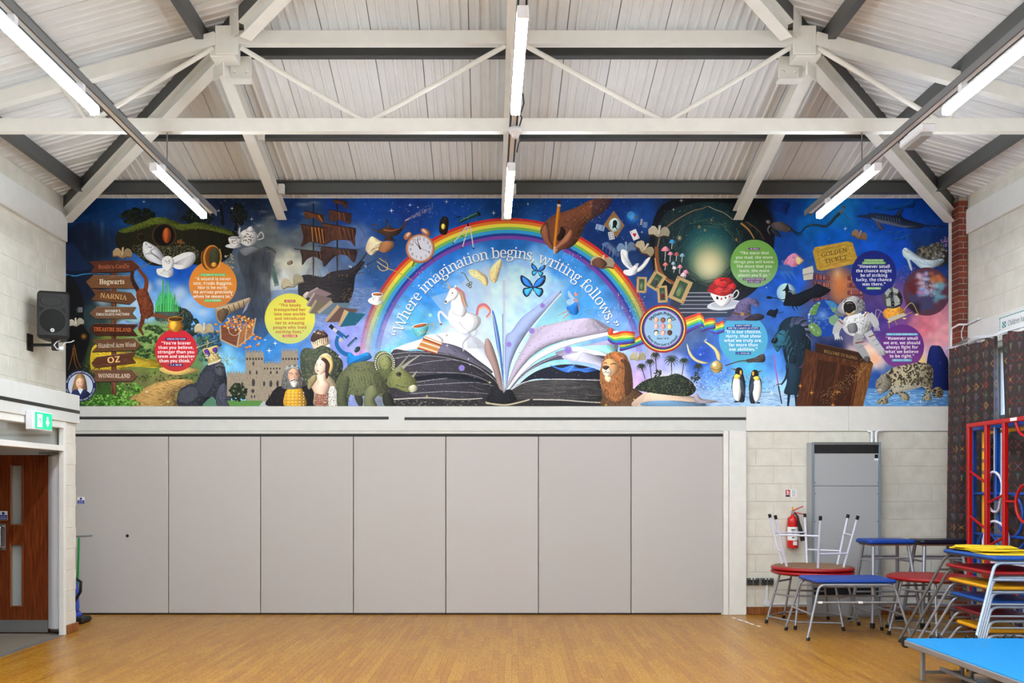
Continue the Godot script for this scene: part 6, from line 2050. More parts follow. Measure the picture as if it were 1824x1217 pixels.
	for q in [[535, 400, 584, 407], [574, 398, 636, 408], [586, 374, 628, 382], [542, 376, 580, 385], [525, 444, 576, 450], [568, 439, 640, 446], [594, 356, 620, 361]]: ln(q, 1.5, K(40, 30, 26), 1.2, false)
	ln([630, 392, 645, 410, 652, 424], 0.4, dk)
	# flying books and small things about the ship
	open_book(520, 500, 20, -0.35, K(206, 196, 164), K(130, 116, 92))
	sh([652, 442, 662, 422, 682, 431, 700, 432, 700, 442, 690, 450, 676, 446, 664, 455, 656, 452], K(206, 190, 156))
	sh([681, 432, 700, 431, 702, 440, 690, 450, 675, 447], K(150, 102, 66))
	for k in 7: ln([658 + k * 0.9, 452 - k * 1.2, 668 + k * 2, 440, 681, 432], 0.4, K(140, 122, 92))
	# lamp with a plume of sparks
	sh([672, 412, 680, 408, 690, 404, 692, 398, 696, 404, 704, 408, 714, 406, 722, 396, 726, 394, 718, 410, 706, 420, 690, 421, 678, 417], K(66, 46, 36))
	ln([676, 412, 666, 410, 663, 402, 670, 400, 674, 404], 1.6, K(80, 60, 46))
	sh([690, 420, 698, 420, 702, 427, 708, 429, 686, 428], K(56, 40, 34))
	ell(690, 395, 2.0, 3.0, K(60, 44, 38))
	ln([684, 410, 698, 412, 712, 408], 2.0, K(190, 106, 52), 0.8)
	for k in 170:
		var t := prng.randf()
		dab(722 + t * 48 + prng.randf_range(-3, 3) * t * 2, 394 - t * 24 + prng.randf_range(-8, 8) * t, 1.6, 1.4, [K(250, 214, 170), K(230, 160, 130), K(190, 140, 190), K(255, 240, 210)][prng.randi() % 4], 0.55)
	# trident
	ln([688, 478, 708, 485, 735, 500], 1.6, K(190, 150, 74), 1.2)
	ln([672, 466, 680, 472, 690, 478], 1.4, K(226, 190, 110))
	ln([676, 461, 684, 466, 690, 470, 692, 480], 1.4, K(206, 166, 84))
	ln([673, 474, 678, 481, 684, 483, 692, 480], 1.4, K(226, 190, 110))
	bubble(517, 568, 44.8, K(232, 226, 84), K(200, 212, 130), ["MATILDA"], ["\"The books", "transported her", "into new worlds", "and introduced", "her to amazing", "people who lived", "exciting lives.\""], ["ROALD DAHL"], K(196, 66, 60), K(250, 226, 210), K(190, 92, 46), 7.9, 7.3, 0.0)
	# fan of books
	shut_book([543, 528, 568, 514, 592, 524, 566, 536, 566, 512, 541, 526], K(196, 180, 170), K(140, 116, 122))
	shut_book([548, 546, 562, 524, 592, 532, 578, 552, 560, 521, 546, 543], K(202, 186, 172), K(120, 102, 100))
	shut_book([552, 559, 565, 537, 600, 544, 584, 560, 563, 534, 550, 556], K(206, 180, 150), K(116, 104, 84))
	shut_book([569, 560, 594, 540, 628, 540, 606, 562, 590, 535, 566, 556], K(190, 168, 144), K(96, 118, 134))
	shut_book([582, 575, 606, 548, 640, 552, 612, 574, 602, 543, 580, 570], K(206, 170, 130), K(104, 78, 70))
	shut_book([606, 583, 622, 556, 652, 560, 634, 580, 614, 552, 603, 580], K(214, 178, 128), K(24, 96, 122))
	sh([540, 527, 548, 520, 552, 524, 546, 532], K(180, 164, 156))
	# small cake on a plate
	ell(573, 621, 18, 5, K(232, 226, 222), -0.3)
	sh([555, 604, 562, 594, 574, 591, 583, 596, 588, 610, 580, 617, 568, 622, 558, 620], K(214, 190, 160))
	sh([554, 604, 560, 593, 574, 590, 583, 595, 584, 601, 570, 604, 558, 610], K(62, 40, 34))
	for k in 8: ln([558 + k * 3.6, 606 - k * 0.8, 559 + k * 3.6, 613 - k * 0.6 + (k % 3) * 2], 1.3, K(62, 40, 34), 0.8, false)
	blobs(560, 588, 580, 600, 20, 1.2, 2.2, [K(220, 206, 180), K(120, 90, 70), K(84, 56, 46)])
	# microscope
	ln([588, 580, 602, 592], 7, K(26, 26, 34), 6, false)
	ln([594, 586, 601, 591], 6.4, K(204, 204, 212), 6, false)
	ln([602, 592, 618, 604], 7.6, K(30, 96, 158), 7, false)
	ln([616, 602, 622, 598], 3, K(24, 70, 120), 3, false)
	ln([603, 599, 600, 612, 606, 624, 616, 631, 624, 632], 6.5, K(26, 104, 172), 8)
	ell(607, 606, 3.4, 3.4, K(206, 196, 170))
	ln([620, 618, 636, 602], 4.4, K(40, 58, 74), 4.4, false)
	ln([621, 618, 634, 605], 1.6, K(90, 150, 190), 1.6, false)
	ell(637, 623, 6.5, 4.2, K(22, 60, 64), -0.8)
	sh([619, 636, 624, 628, 632, 634, 640, 633, 655, 628, 661, 634, 650, 642, 622, 650], K(24, 116, 184))
	sh([621, 650, 640, 640, 661, 634, 660, 640, 640, 648, 622, 653], K(16, 84, 140))
	ln([612, 601, 617, 606], 1.4, K(220, 226, 232), 1.4, false)
	# teacup on the rainbow
	ell(670, 537, 14, 7, K(222, 226, 214), 0.1)
	sh([663, 523, 682, 523, 680, 532, 675, 538, 668, 536], K(226, 232, 222))
	ell(672.5, 524.5, 9.5, 3.4, K(236, 240, 232))
	ell(672.5, 525, 8, 2.4, K(160, 92, 50))
	blobs(664, 529, 682, 541, 14, 0.5, 1.0, [K(140, 160, 110), K(190, 130, 120)])

func mural_people() -> void:
	# bush behind the court figures
	var bush := [536, 630, 545, 620, 560, 622, 575, 616, 590, 622, 604, 634, 612, 650, 606, 672, 590, 690, 540, 690, 536, 660]
	sh(bush, K(62, 70, 56))
	hatch(bush, 800, 4, 0.5, 1.6, 1.3, [K(86, 96, 68), K(44, 52, 40), K(112, 116, 88), K(56, 66, 50), K(134, 132, 110)])
	# king: grey hair, fur collar, yellow doublet
	sh([479, 724, 482, 706, 490, 694, 502, 688, 540, 688, 556, 684, 565, 696, 568, 724], K(24, 22, 26))
	hatch([479, 724, 490, 694, 540, 688, 565, 696, 568, 724], 160, 6, 1.2, 0.5, 1.2, [K(40, 36, 38), K(14, 13, 16), K(54, 48, 46)])
	sh([508, 724, 508, 702, 514, 693, 524, 690, 536, 691, 541, 700, 545, 724], K(204, 152, 40))
	for k in 5:
		ln([512 + k * 7, 696, 512 + k * 7.4, 724], 0.6, K(150, 104, 24), -1, false)
		for j in 5: ell(513.5 + k * 7, 700 + j * 5.4, 0.8, 1.6, K(236, 222, 186))
	for j in 4: ln([508, 702 + j * 6, 545, 702 + j * 6], 0.5, K(160, 112, 28), -1, false)
	sh([502, 688, 506, 664, 514, 652, 526, 650, 534, 656, 538, 672, 544, 684, 536, 692, 512, 694], K(98, 96, 96))
	hatch([502, 688, 506, 664, 514, 652, 534, 656, 544, 684, 536, 692, 512, 694], 240, 8, 1.4, 0.4, 0.8, [K(140, 138, 136), K(66, 64, 66), K(170, 168, 166), K(84, 82, 84)])
	sh([515, 662, 521, 657, 530, 659, 533, 668, 531, 680, 525, 687, 518, 683, 514, 672], K(196, 150, 124))
	sh([518, 678, 525, 675, 531, 678, 530, 686, 526, 690, 520, 688], K(206, 200, 194))
	ln([516, 666, 520, 665, 523, 667], 1.0, K(60, 48, 44))
	ln([526, 666.6, 529, 665.4, 532, 667], 1.0, K(60, 48, 44))
	for q in [519.6, 528.8]: ell(q, 668.6, 1.0, 0.7, K(40, 34, 36))
	ln([524.6, 668, 526, 674, 523.6, 675], 0.8, K(150, 104, 84))
	ln([518.5, 679.6, 525, 677, 531.5, 679.6], 2.0, K(86, 74, 70))
	ell(525.4, 680.6, 2.4, 0.7, K(150, 84, 74))
	sh([509, 660, 512, 652, 517, 655, 521, 650, 526, 654, 531, 651, 533, 659, 522, 656], K(150, 154, 146))
	# queen: jewelled hood, bare neck, brocade gown with fur sleeve
	sh([549, 680, 556, 672, 566, 668, 586, 670, 596, 680, 604, 700, 605, 724, 562, 724, 560, 700], K(178, 160, 132))
	sh([562, 724, 562, 706, 566, 698, 584, 700, 590, 712, 590, 724], K(140, 92, 76))
	hatch([562, 724, 562, 706, 566, 698, 584, 700, 590, 724], 160, 4, 0.8, 1.5, 1.0, [K(200, 176, 150), K(96, 44, 42), K(226, 210, 190), K(80, 60, 54)])
	sh([588, 692, 598, 690, 604, 706, 605, 724, 586, 724], K(196, 194, 186))
	hatch([588, 692, 598, 690, 604, 706, 605, 724, 586, 724], 110, 3, 1.5, 0.5, 1.2, [K(70, 68, 66), K(226, 224, 218), K(110, 106, 102)])
	sh([548, 688, 552, 674, 562, 668, 566, 674, 560, 684, 552, 694], K(136, 122, 90))
	hatch([548, 688, 552, 674, 562, 668, 566, 674, 560, 684], 50, 3, 0.9, 1.0, 0.8, [K(176, 160, 120), K(100, 88, 64)])
	sh([566, 668, 580, 664, 581, 676, 588, 686, 584, 700, 574, 703, 562, 700, 559, 690, 566, 682], K(226, 186, 166))
	sh([562, 652, 566, 642, 574, 638, 582, 644, 583, 656, 578, 664, 570, 668, 563, 664, 561, 657], K(232, 194, 174))
	sh([572, 640, 582, 640, 588, 650, 588, 664, 582, 676, 580, 660, 580, 648], K(58, 36, 30))
	sh([568, 640, 574, 632, 584, 630, 592, 638, 594, 652, 590, 664, 586, 664, 588, 650, 582, 640, 574, 637], K(196, 166, 112))
	for k in 15:
		var t := 0.2 + k * 0.16
		ell(580 - cos(t) * 13, 648 - sin(t) * 17, 1.0, 1.0, K(246, 240, 226))
	for q in [[564.6, 650], [572, 650]]:
		ln([q[0] - 1.6, q[1] - 1.2, q[0], q[1] - 2.0, q[0] + 1.8, q[1] - 1.4], 0.4, K(120, 78, 62), -1, false)
		ell(q[0], q[1] + 0.6, 1.1, 0.6, K(64, 44, 44))
	ln([566.6, 651, 564.2, 657, 566, 658], 0.6, K(196, 144, 124))
	ell(566.6, 661.2, 2.3, 0.9, K(176, 56, 54))
	# triceratops
	var body := [598, 690, 602, 674, 612, 660, 624, 650, 640, 645, 660, 644, 676, 650, 684, 664, 690, 684, 696, 700, 694, 712, 676, 706, 660, 702, 640, 708, 624, 704, 618, 724, 602, 724, 604, 706]
	sh(body, K(88, 92, 66))
	hatch(body, 1000, 4, 0.9, 0.9, 1.0, [K(108, 112, 80), K(66, 70, 50), K(126, 130, 88), K(54, 58, 44), K(98, 104, 70)])
	for k in 8: ln([624 + k * 5, 664, 626 + k * 5.4, 676, 630 + k * 5, 690], 1.0, K(146, 150, 84, 190), 0.5)
	sh([602, 690, 612, 674, 622, 672, 622, 690, 618, 706, 620, 724, 602, 724], K(74, 80, 58))
	sh([650, 704, 656, 690, 668, 688, 676, 700, 668, 712, 672, 724, 650, 724], K(102, 106, 76))
	sh([682, 704, 694, 700, 700, 712, 704, 724, 686, 724], K(40, 42, 36))
	sh([632, 706, 646, 708, 646, 724, 640, 724], K(46, 50, 42))
	hatch([602, 690, 622, 672, 622, 724, 602, 724], 150, 4, 0.4, 0.4, 0.9, [K(96, 102, 74), K(56, 60, 46)])
	var frill := [668, 650, 668, 636, 674, 628, 686, 626, 696, 632, 702, 645, 708, 656, 704, 668, 694, 676, 682, 672, 674, 664]
	sh(frill, K(84, 90, 58))
	sh([676, 644, 682, 635, 692, 636, 698, 646, 696, 656, 686, 658, 678, 654], K(128, 132, 84))
	hatch(frill, 260, 3, 0.8, 1.5, 0.9, [K(112, 118, 72), K(62, 66, 46), K(140, 144, 96)])
	for k in 22:
		var t := 2.6 + k * 0.2
		ell(686 + cos(t) * 17, 648 + sin(t) * 20, 1.3, 1.3, K(226, 224, 206))
		ell(687 + cos(t) * 13.4, 648 + sin(t) * 15.4, 0.9, 0.9, K(226, 224, 206))
	sh([700, 660, 712, 654, 726, 662, 738, 672, 744, 684, 742, 694, 734, 698, 722, 698, 706, 692, 694, 690, 690, 680], K(110, 114, 70))
	hatch([700, 660, 712, 654, 726, 662, 742, 684, 734, 698, 706, 692, 692, 684], 260, 3, 0.6, 0.8, 0.9, [K(136, 140, 88), K(82, 86, 56), K(150, 154, 100), K(70, 74, 50)])
	ell(711, 667, 5, 4.4, K(60, 62, 46))
	ell(711.6, 667, 2.0, 1.8, K(24, 22, 20))
	ln([706, 662, 718, 646, 731, 631], 6.5, K(150, 148, 128), 0.6)
	ln([717, 656, 732, 644, 751, 632], 6.5, K(168, 166, 146), 0.6)
	ln([735, 672, 740, 666, 743, 661], 5, K(160, 158, 136), 0.6)
	sh([728, 690, 738, 686, 744, 690, 742, 697, 732, 699], K(176, 172, 148))
	ln([706, 686, 718, 690, 730, 690], 0.8, K(50, 52, 38))

func rainbow() -> void:
	var bands := [[4.8, K(206, 46, 48)], [5.2, K(228, 124, 42)], [6.0, K(238, 222, 74)], [5.0, K(122, 190, 92)], [6.0, K(50, 160, 220)], [4.6, K(42, 62, 150)], [6.0, K(122, 70, 168)]]
	var n := 110
	for i in n:
		var a0 := -PI * 0.62 + PI * 1.2 * i / n
		var a1 := -PI * 0.62 + PI * 1.2 * (i + 1) / n
		var ym := 656.6 - cos((a0 + a1) / 2) * 255
		var al := 1.0
		if ym > 505: al = clampf(1.0 - (ym - 505) / 150.0, 0.0, 1.0) * 0.92
		if al <= 0.03: continue
		var r := 267.6
		for b in bands:
			var c: Color = b[1]
			c.a = snappedf(al, 0.02)
			var o := []
			for q in [[a0, r], [a1, r], [a1, r - b[0]], [a0, r - b[0]]]: o.append_array([906 + sin(q[0]) * q[1], 656.6 - cos(q[0]) * q[1]])
			pg(o, c)
			r -= b[0]

func mural_centre() -> void:
	# rays and glow over the open book
	for k in 14:
		var t := -1.0 + k * 0.145
		var c := K(235, 244, 255, 26)
		pg([900 + sin(t) * 40, 700 - cos(t) * 40, 900 + sin(t - 0.03) * 260, 700 - cos(t - 0.03) * 225, 900 + sin(t + 0.03) * 260, 700 - cos(t + 0.03) * 225], c)
	for k in 20: dab(prng.randf_range(850, 960), prng.randf_range(480, 620), 34, 40, K(232, 242, 252), 0.10)
	for k in 9: dab(prng.randf_range(960, 1060), prng.randf_range(440, 560), 12, 12, K(110, 180, 226), 0.25)
	# left page sheets, standing leaves, right page sheets
	var pale := K(222, 226, 236)
	sh([697, 626, 716, 616, 746, 606, 772, 598, 800, 592, 830, 594, 856, 606, 876, 632, 888, 664, 876, 664, 850, 646, 820, 630, 790, 622, 750, 622, 720, 626], pale)
	pg([768, 530, 800, 520, 872, 470, 886, 640, 894, 690, 870, 650, 840, 610, 800, 570], K(214, 220, 240, 110))
	sh([770, 612, 796, 612, 826, 622, 850, 640, 878, 662, 866, 664, 830, 650, 800, 640, 768, 630], K(96, 92, 112))
	hatch([770, 612, 796, 612, 826, 622, 850, 640, 878, 662, 830, 650, 768, 630], 90, 20, 0.45, 0.2, 0.8, [K(130, 124, 140), K(74, 70, 88)])
	var lstack := [697, 630, 730, 626, 780, 628, 830, 640, 872, 662, 892, 690, 896, 714, 700, 716]
	sh(lstack, K(52, 50, 58))
	for q in [[697, 632, 730, 628, 780, 630, 830, 641, 872, 663, 890, 684], [698, 640, 740, 634, 790, 637, 840, 650, 876, 672, 892, 692], [726, 652, 770, 644, 812, 642, 850, 654, 880, 676], [730, 664, 790, 664, 840, 668, 874, 682], [738, 682, 790, 675, 830, 674, 872, 684], [730, 688, 790, 684, 850, 682, 880, 688], [730, 702, 790, 698, 850, 700, 884, 704]]:
		ln(q, 1.0, K(176, 174, 182), 0.5)
	hatch(lstack, 260, 26, 0.16, 0.2, 0.6, [K(88, 86, 96), K(34, 34, 42), K(110, 106, 118), K(70, 66, 84)])
	sh([740, 672, 790, 666, 830, 668, 872, 684, 840, 680, 790, 674, 744, 678], K(22, 24, 34))
	# standing leaves near the spine
	sh([866, 604, 876, 612, 890, 655, 897, 700, 888, 688, 876, 652, 864, 628], K(140, 116, 112))
	sh([877, 556, 882, 562, 890, 600, 895, 640, 898, 690, 892, 650, 884, 610], K(54, 110, 184))
	ln([878, 560, 887, 610, 896, 690], 1.6, K(214, 196, 168), 0.8)
	ln([898, 500, 899, 600, 898, 700], 5, K(206, 206, 232, 180), 1.6)
	ln([896, 560, 897, 640, 897, 706], 1.2, K(90, 112, 160), 1.0)
	sh([900, 606, 912, 590, 930, 566, 958, 545, 990, 520, 1000, 522, 976, 552, 948, 584, 926, 614, 910, 650, 902, 690], K(140, 156, 196))
	hatch([902, 640, 912, 594, 958, 548, 992, 524, 950, 580, 920, 626, 904, 680], 90, 24, -0.95, 0.2, 1.0, [K(176, 190, 220, 150), K(104, 118, 162, 150), K(196, 206, 230, 120)])
	ln([1000, 524, 970, 558, 940, 594, 918, 634, 904, 690], 3.0, K(232, 236, 244), 1.0)
	sh([1000, 526, 1010, 536, 1020, 556, 990, 576, 955, 584, 946, 596, 970, 560], K(150, 210, 224, 120))
	sh([902, 694, 918, 648, 940, 608, 952, 586, 980, 578, 1020, 570, 1056, 568, 1084, 582, 1096, 590, 1060, 598, 1020, 604, 980, 616, 950, 634, 926, 660], K(168, 158, 180))
	hatch([902, 694, 918, 648, 952, 586, 1020, 570, 1084, 582, 1060, 598, 980, 616, 926, 660], 260, 5, -0.5, 0.8, 0.8, [K(196, 188, 206), K(130, 120, 140), K(112, 98, 112), K(220, 216, 228)])
	sh([904, 696, 926, 660, 952, 636, 984, 617, 1024, 604, 1096, 590, 1094, 596, 1030, 612, 990, 626, 955, 645, 926, 672], K(226, 226, 238))
	sh([904, 700, 930, 668, 960, 646, 1000, 630, 1050, 618, 1096, 610, 1096, 636, 1060, 640, 1020, 640, 980, 644, 940, 664], K(78, 72, 92))
	sh([990, 628, 1040, 616, 1096, 606, 1096, 628, 1050, 630, 1010, 636], K(150, 144, 172))
	sh([1010, 622, 1034, 618, 1072, 622, 1092, 634, 1072, 634, 1040, 630], K(210, 222, 232))
	sh([1036, 618, 1090, 616, 1094, 632, 1070, 626], K(146, 214, 212))
	ln([906, 700, 936, 666, 974, 642, 1010, 630, 1060, 622], 1.1, K(196, 192, 204), 0.6)
	ln([906, 704, 934, 672, 970, 652, 1010, 646, 1040, 650, 1072, 660], 1.4, K(206, 204, 212), 0.8)
	sh([1004, 634, 1040, 628, 1074, 640, 1078, 656, 1050, 648, 1010, 642], K(182, 180, 200))
	sh([908, 706, 930, 680, 960, 660, 1000, 650, 1040, 652, 1076, 664, 1076, 676, 1000, 676, 950, 676, 925, 690], K(26, 28, 40))
	sh([979, 650, 1000, 656, 1020, 651, 1034, 657, 1052, 655, 1064, 660, 1044, 664, 1030, 661, 1012, 664, 996, 659], K(54, 108, 196))
	ln([1012, 662, 1024, 650, 1034, 634, 1044, 624], 3.0, K(160, 196, 240, 120), 0.8)
	var rstack := [908, 700, 930, 682, 970, 676, 1030, 676, 1076, 678, 1076, 716, 920, 714]
	sh(rstack, K(56, 54, 56))
	ln([912, 694, 940, 680, 990, 676, 1076, 678], 1.8, K(206, 206, 210), 1.2)
	hatch(rstack, 220, 30, 0.02, 0.08, 0.6, [K(88, 86, 86), K(36, 36, 40), K(112, 108, 104)])
	# covers and dark spine
	pg([700, 712, 1080, 712, 1080, 724, 700, 724], K(44, 42, 44))
	for q in [[702, 712, 760, 709, 820, 712, 860, 710], [950, 712, 1000, 713, 1040, 716, 1076, 718]]: ln(q, 2.4, K(190, 184, 172), 1.6)
	hatch([702, 714, 860, 712, 862, 722, 702, 724], 160, 6, 0.0, 0.5, 1.2, [K(150, 146, 138), K(90, 88, 86), K(60, 58, 58)])
	ln([866, 718, 900, 722, 930, 716, 944, 712], 3.0, K(196, 184, 156), 2.4)
	sh([868, 716, 872, 700, 884, 694, 898, 696, 910, 694, 918, 706, 920, 714, 896, 719], K(26, 26, 32))
	for k in 9: ln([898, 700, 880 + k * 5, 676 - absf(k - 4) * 2.0], 0.9, K(150, 146, 150), 0.4, false)
	dust(700, 640, 1076, 722, 420, [K(220, 214, 200), K(170, 160, 150), K(240, 220, 160)], 0.6)
	for q in [[907, 614, 5.5], [1012.5, 624, 7.5], [823, 656, 5.6], [967, 545, 5], [948, 590, 6]]:
		ell(q[0], q[1], q[2], q[2], K(170, 148, 226, 190))
		ell(q[0], q[1], q[2] * 0.75, q[2] * 0.75, K(142, 122, 214, 190))
	for q in [[797, 616, 4], [835, 640, 3], [838, 650, 3], [875, 608, 3], [873, 682, 4]]: star(q[0], q[1], q[2], K(236, 232, 255))
	star(873, 682, 3.5, K(246, 230, 120))
	star(761, 706, 3.5, K(246, 214, 120))
	# unicorn
	var body := [800, 556, 808, 548, 818, 545, 834, 556, 846, 560, 856, 566, 857, 576, 850, 586, 844, 590, 832, 594, 818, 592, 810, 584, 800, 572]
	ln([846, 580, 850, 592, 844, 604, 846, 622], 5, K(206, 206, 216), 1.8)
	ln([834, 588, 838, 598, 830, 606, 825, 614, 826, 626], 5, K(190, 190, 204), 1.8)
	ln([812, 584, 802, 582, 796, 588, 796, 597], 4.6, K(226, 226, 234), 2.2)
	ln([806, 572, 796, 566, 786, 556, 782, 560, 783, 570, 786, 577], 5.5, K(236, 236, 242), 2.6)
	ell(786, 578, 2.4, 2.0, K(150, 120, 100))
	ell(796.6, 598, 2.0, 1.8, K(190, 180, 176))
	sh(body, K(236, 237, 243))
	sh([806, 560, 804, 540, 806, 526, 814, 518, 822, 526, 828, 540, 832, 556, 822, 566], K(240, 240, 246))
	sh([793, 536, 792, 540, 795, 542, 800, 539, 806, 536, 813, 532, 818, 522, 812, 514, 803, 515, 798, 525], K(244, 244, 248))
	ell(794.6, 538, 2.2, 2.4, K(110, 100, 104))
	ell(806.4, 522.5, 1.3, 1.0, K(40, 36, 40))
	pg([801, 516, 796.5, 503, 804.5, 514], K(222, 178, 128))
	sh([810, 514, 812, 508, 815, 515], K(230, 228, 236))
	for q in [[K(210, 130, 150), 0.0], [K(236, 180, 110), 2.2], [K(96, 160, 140), 4.4], [K(214, 120, 150), 6.2]]:
		ln([811 + q[1] * 0.4, 513, 820 + q[1], 522, 824 + q[1], 536, 828 + q[1], 548], 3.4, q[0], 1.2)
	for q in [[K(226, 150, 160), -3.0], [K(236, 140, 150), 0.0], [K(240, 186, 150), 3.0], [K(206, 120, 140), -1.6]]:
		ln([850, 562, 853, 549 + q[1], 864, 545 + q[1], 874, 556 + q[1], 867, 566 + q[1] * 0.5], 4.4, q[0], 1.4)
	ln([818, 574, 826, 584, 836, 590], 1.4, K(196, 196, 208), 0.6)
	ln([806, 556, 814, 562, 824, 562], 1.0, K(206, 206, 216), 0.6)
	# cup and slice of cake
	for k in 5: dab(720 + k * 4, 582 + k, 16, 6, K(226, 236, 246), 0.3)
	sh([735, 583, 763, 576, 762, 590, 757, 598, 744, 600, 738, 594], K(96, 172, 180))
	ell(748.6, 580.4, 14, 3.6, K(226, 226, 214), -0.2)
	ell(748.6, 580.6, 12.2, 2.7, K(160, 86, 50), -0.2)
	ln([763, 582, 770, 577, 774, 582, 768, 590, 760, 594], 1.5, K(196, 178, 130))
	blobs(740, 586, 758, 596, 8, 0.8, 1.4, [K(240, 236, 220), K(230, 200, 120)])
	sh([756, 600, 768, 596, 780, 597, 790, 606, 786, 612, 770, 604], K(226, 226, 232))
	pg([757, 599, 788, 611, 778, 631, 743, 622], K(216, 150, 86))
	for q in [[754, 604, 786, 616, K(160, 60, 44)], [751, 609, 784, 620, K(232, 226, 222)], [749, 613, 781, 624, K(206, 132, 66)], [746, 617, 780, 628, K(236, 222, 200)], [756, 601.5, 787, 613, K(236, 230, 226)], [744, 621, 778, 630.5, K(150, 74, 46)]]: ln([q[0], q[1], q[2], q[3]], 2.2, q[4], 2.2, false)
	# wings, key, butterflies
	sh([836, 482, 848, 481, 858, 486, 868, 494, 870, 504, 866, 511, 858, 504, 850, 497, 840, 492], K(226, 206, 150))
	hatch([836, 482, 848, 481, 868, 494, 870, 504, 866, 511, 850, 497], 90, 8, 0.6, 0.3, 0.8, [K(250, 240, 206), K(190, 156, 90), K(240, 222, 170)])
	sh([893, 462, 894, 474, 890, 486, 886, 500, 880, 505, 874, 498, 872, 486, 878, 474, 886, 466], K(222, 200, 144))
	hatch([893, 462, 894, 474, 886, 500, 880, 505, 873, 492, 880, 472], 90, 8, 1.2, 0.3, 0.8, [K(250, 240, 206), K(186, 150, 84), K(240, 220, 166)])
	ln([822, 486, 828, 488, 836, 503], 1.5, K(96, 92, 74), 1.4, false)
	for q in [[834, 508], [839, 505], [838, 511]]:
		ell(q[0], q[1], 3.0, 3.0, K(90, 88, 70))
		ell(q[0], q[1], 1.7, 1.7, K(180, 206, 230))
	for b in [[950, 512, 1.0, -0.12], [958.5, 483, 0.56, 0.0]]:
		for s in [-1.0, 1.0]:
			var f := func(q: Array) -> Array:
				var o := []
				for i in range(0, q.size(), 2):
					var v: Vector2 = Vector2(q[i] * s, q[i + 1]).rotated(b[3] + (0.25 if s < 0 else 0.0)) * b[2] + Vector2(b[0], b[1])
					o.append_array([v.x, v.y])
				return o
			sh(f.call([0, 0, 6, -10, 16, -16, 24, -18, 23, -8, 15, 0, 4, 2]), K(22, 30, 60))
			sh(f.call([1, -1, 7, -9, 15, -14, 21, -15, 19, -8, 13, -2, 4, 0]), K(44, 124, 220))
			sh(f.call([0, 0, 8, 2, 16, 4, 17, 12, 10, 19, 4, 14]), K(24, 40, 80))
			sh(f.call([1, 2, 8, 4, 14, 6, 14, 11, 9, 16, 4, 11]), K(60, 170, 230))
		ln([b[0] - 2 * b[2], b[1] - 6 * b[2], b[0] + 1, b[1] + 8 * b[2]], 1.8 * b[2], K(36, 32, 36), 1.0, false)
	# small winged figure in a blue dress
	sh([1013, 518, 1018, 524, 1024, 532, 1020, 534, 1013, 528], K(206, 226, 246, 200))
	sh([1010, 536, 1018, 533, 1024, 538, 1018, 543, 1011, 542], K(206, 226, 246, 190))
	ln([1026, 532, 1027, 545], 4, K(226, 160, 140), 3, false)
	ell(1026, 526, 2.6, 3.0, K(222, 160, 140))
	sh([1023, 526, 1025, 521, 1029, 523, 1029, 528, 1026, 524], K(200, 120, 130))
	sh([1024, 540, 1031, 538, 1032, 548, 1029, 560, 1020, 561, 1012, 555, 1010, 547, 1018, 545], K(36, 112, 190))
	ln([1014, 554, 1004, 558, 995, 563], 1.8, K(216, 140, 124), 1.0, false)
	ln([1014, 559, 1008, 564, 1003, 570], 1.8, K(216, 140, 124), 1.0, false)
	ln([1029, 534, 1031, 545, 1032, 553], 1.2, K(226, 160, 140))
	# the hand and the pencil
	var hand := [1070, 354, 1090, 354, 1082, 372, 1066, 384, 1050, 394, 1042, 404, 1036, 418, 1028, 432, 1016, 442, 1000, 446, 992, 452, 987, 446, 982, 444, 974, 436, 968, 426, 964, 418, 963, 410, 970, 398, 978, 390, 990, 382, 1004, 378, 1022, 372, 1036, 366, 1050, 358]
	sh(hand, K(104, 62, 44))
	hatch(hand, 420, 8, -0.5, 0.4, 1.2, [K(122, 76, 54, 190), K(84, 48, 34, 190), K(140, 90, 66, 160), K(94, 56, 40, 190)])
	sh([1000, 440, 992, 450, 987, 446, 990, 440, 1000, 430, 1010, 418, 1016, 410, 1020, 416, 1014, 430], K(150, 98, 74))
	sh([982, 444, 974, 436, 967, 424, 965, 412, 972, 402, 978, 412, 980, 426, 986, 438], K(132, 82, 60))
	sh([1000, 404, 1008, 412, 1004, 424, 996, 430, 992, 424, 998, 414], K(36, 22, 20))
	ln([974, 398, 978, 412, 980, 428, 986, 442], 1.0, K(66, 36, 28), 0.6)
	ln([1000, 405, 1012, 406, 1016, 416], 1.2, K(70, 40, 30), 0.6)
	ell(991, 447, 3.4, 2.2, K(186, 140, 116), -0.7)
	sh([1062, 354, 1092, 354, 1080, 376, 1060, 388, 1054, 372], K(40, 40, 70, 120))
	dust(1030, 366, 1080, 396, 150, [K(240, 180, 90), K(250, 220, 150), K(200, 130, 70)], 0.7)
	pg([993, 367, 999, 368, 991, 440, 986, 440], K(224, 142, 36))
	pg([997, 368, 999, 368, 991, 440, 989.4, 440], K(176, 100, 22))
	pg([993, 364, 999, 365, 998.6, 369, 993, 368], K(226, 222, 216))
	pg([994, 357, 999.5, 358, 999, 365, 993.4, 364], K(70, 34, 24))
	pg([986, 440, 991, 440, 989, 451, 987, 458], K(226, 186, 140))
	pg([987.4, 453, 988.4, 453, 987, 458], K(50, 44, 44))
	# alarm clock, lantern, telescope
	ell(727, 421, 8.5, 6, K(150, 100, 78), -0.7)
	ell(759, 414, 10, 5.5, K(150, 100, 78), 0.5)
	ell(728, 419, 5, 3, K(206, 160, 134), -0.7)
	ell(758, 413, 6, 2.6, K(206, 160, 134), 0.5)
	ln([739, 466, 735, 475], 2.6, K(84, 58, 50), 1.4, false)
	ln([766, 458, 774, 466], 2.6, K(84, 58, 50), 1.4, false)
	ell(749, 443.5, 26, 26, K(166, 104, 78))
	ell(748.6, 443, 24, 24, K(208, 150, 116))
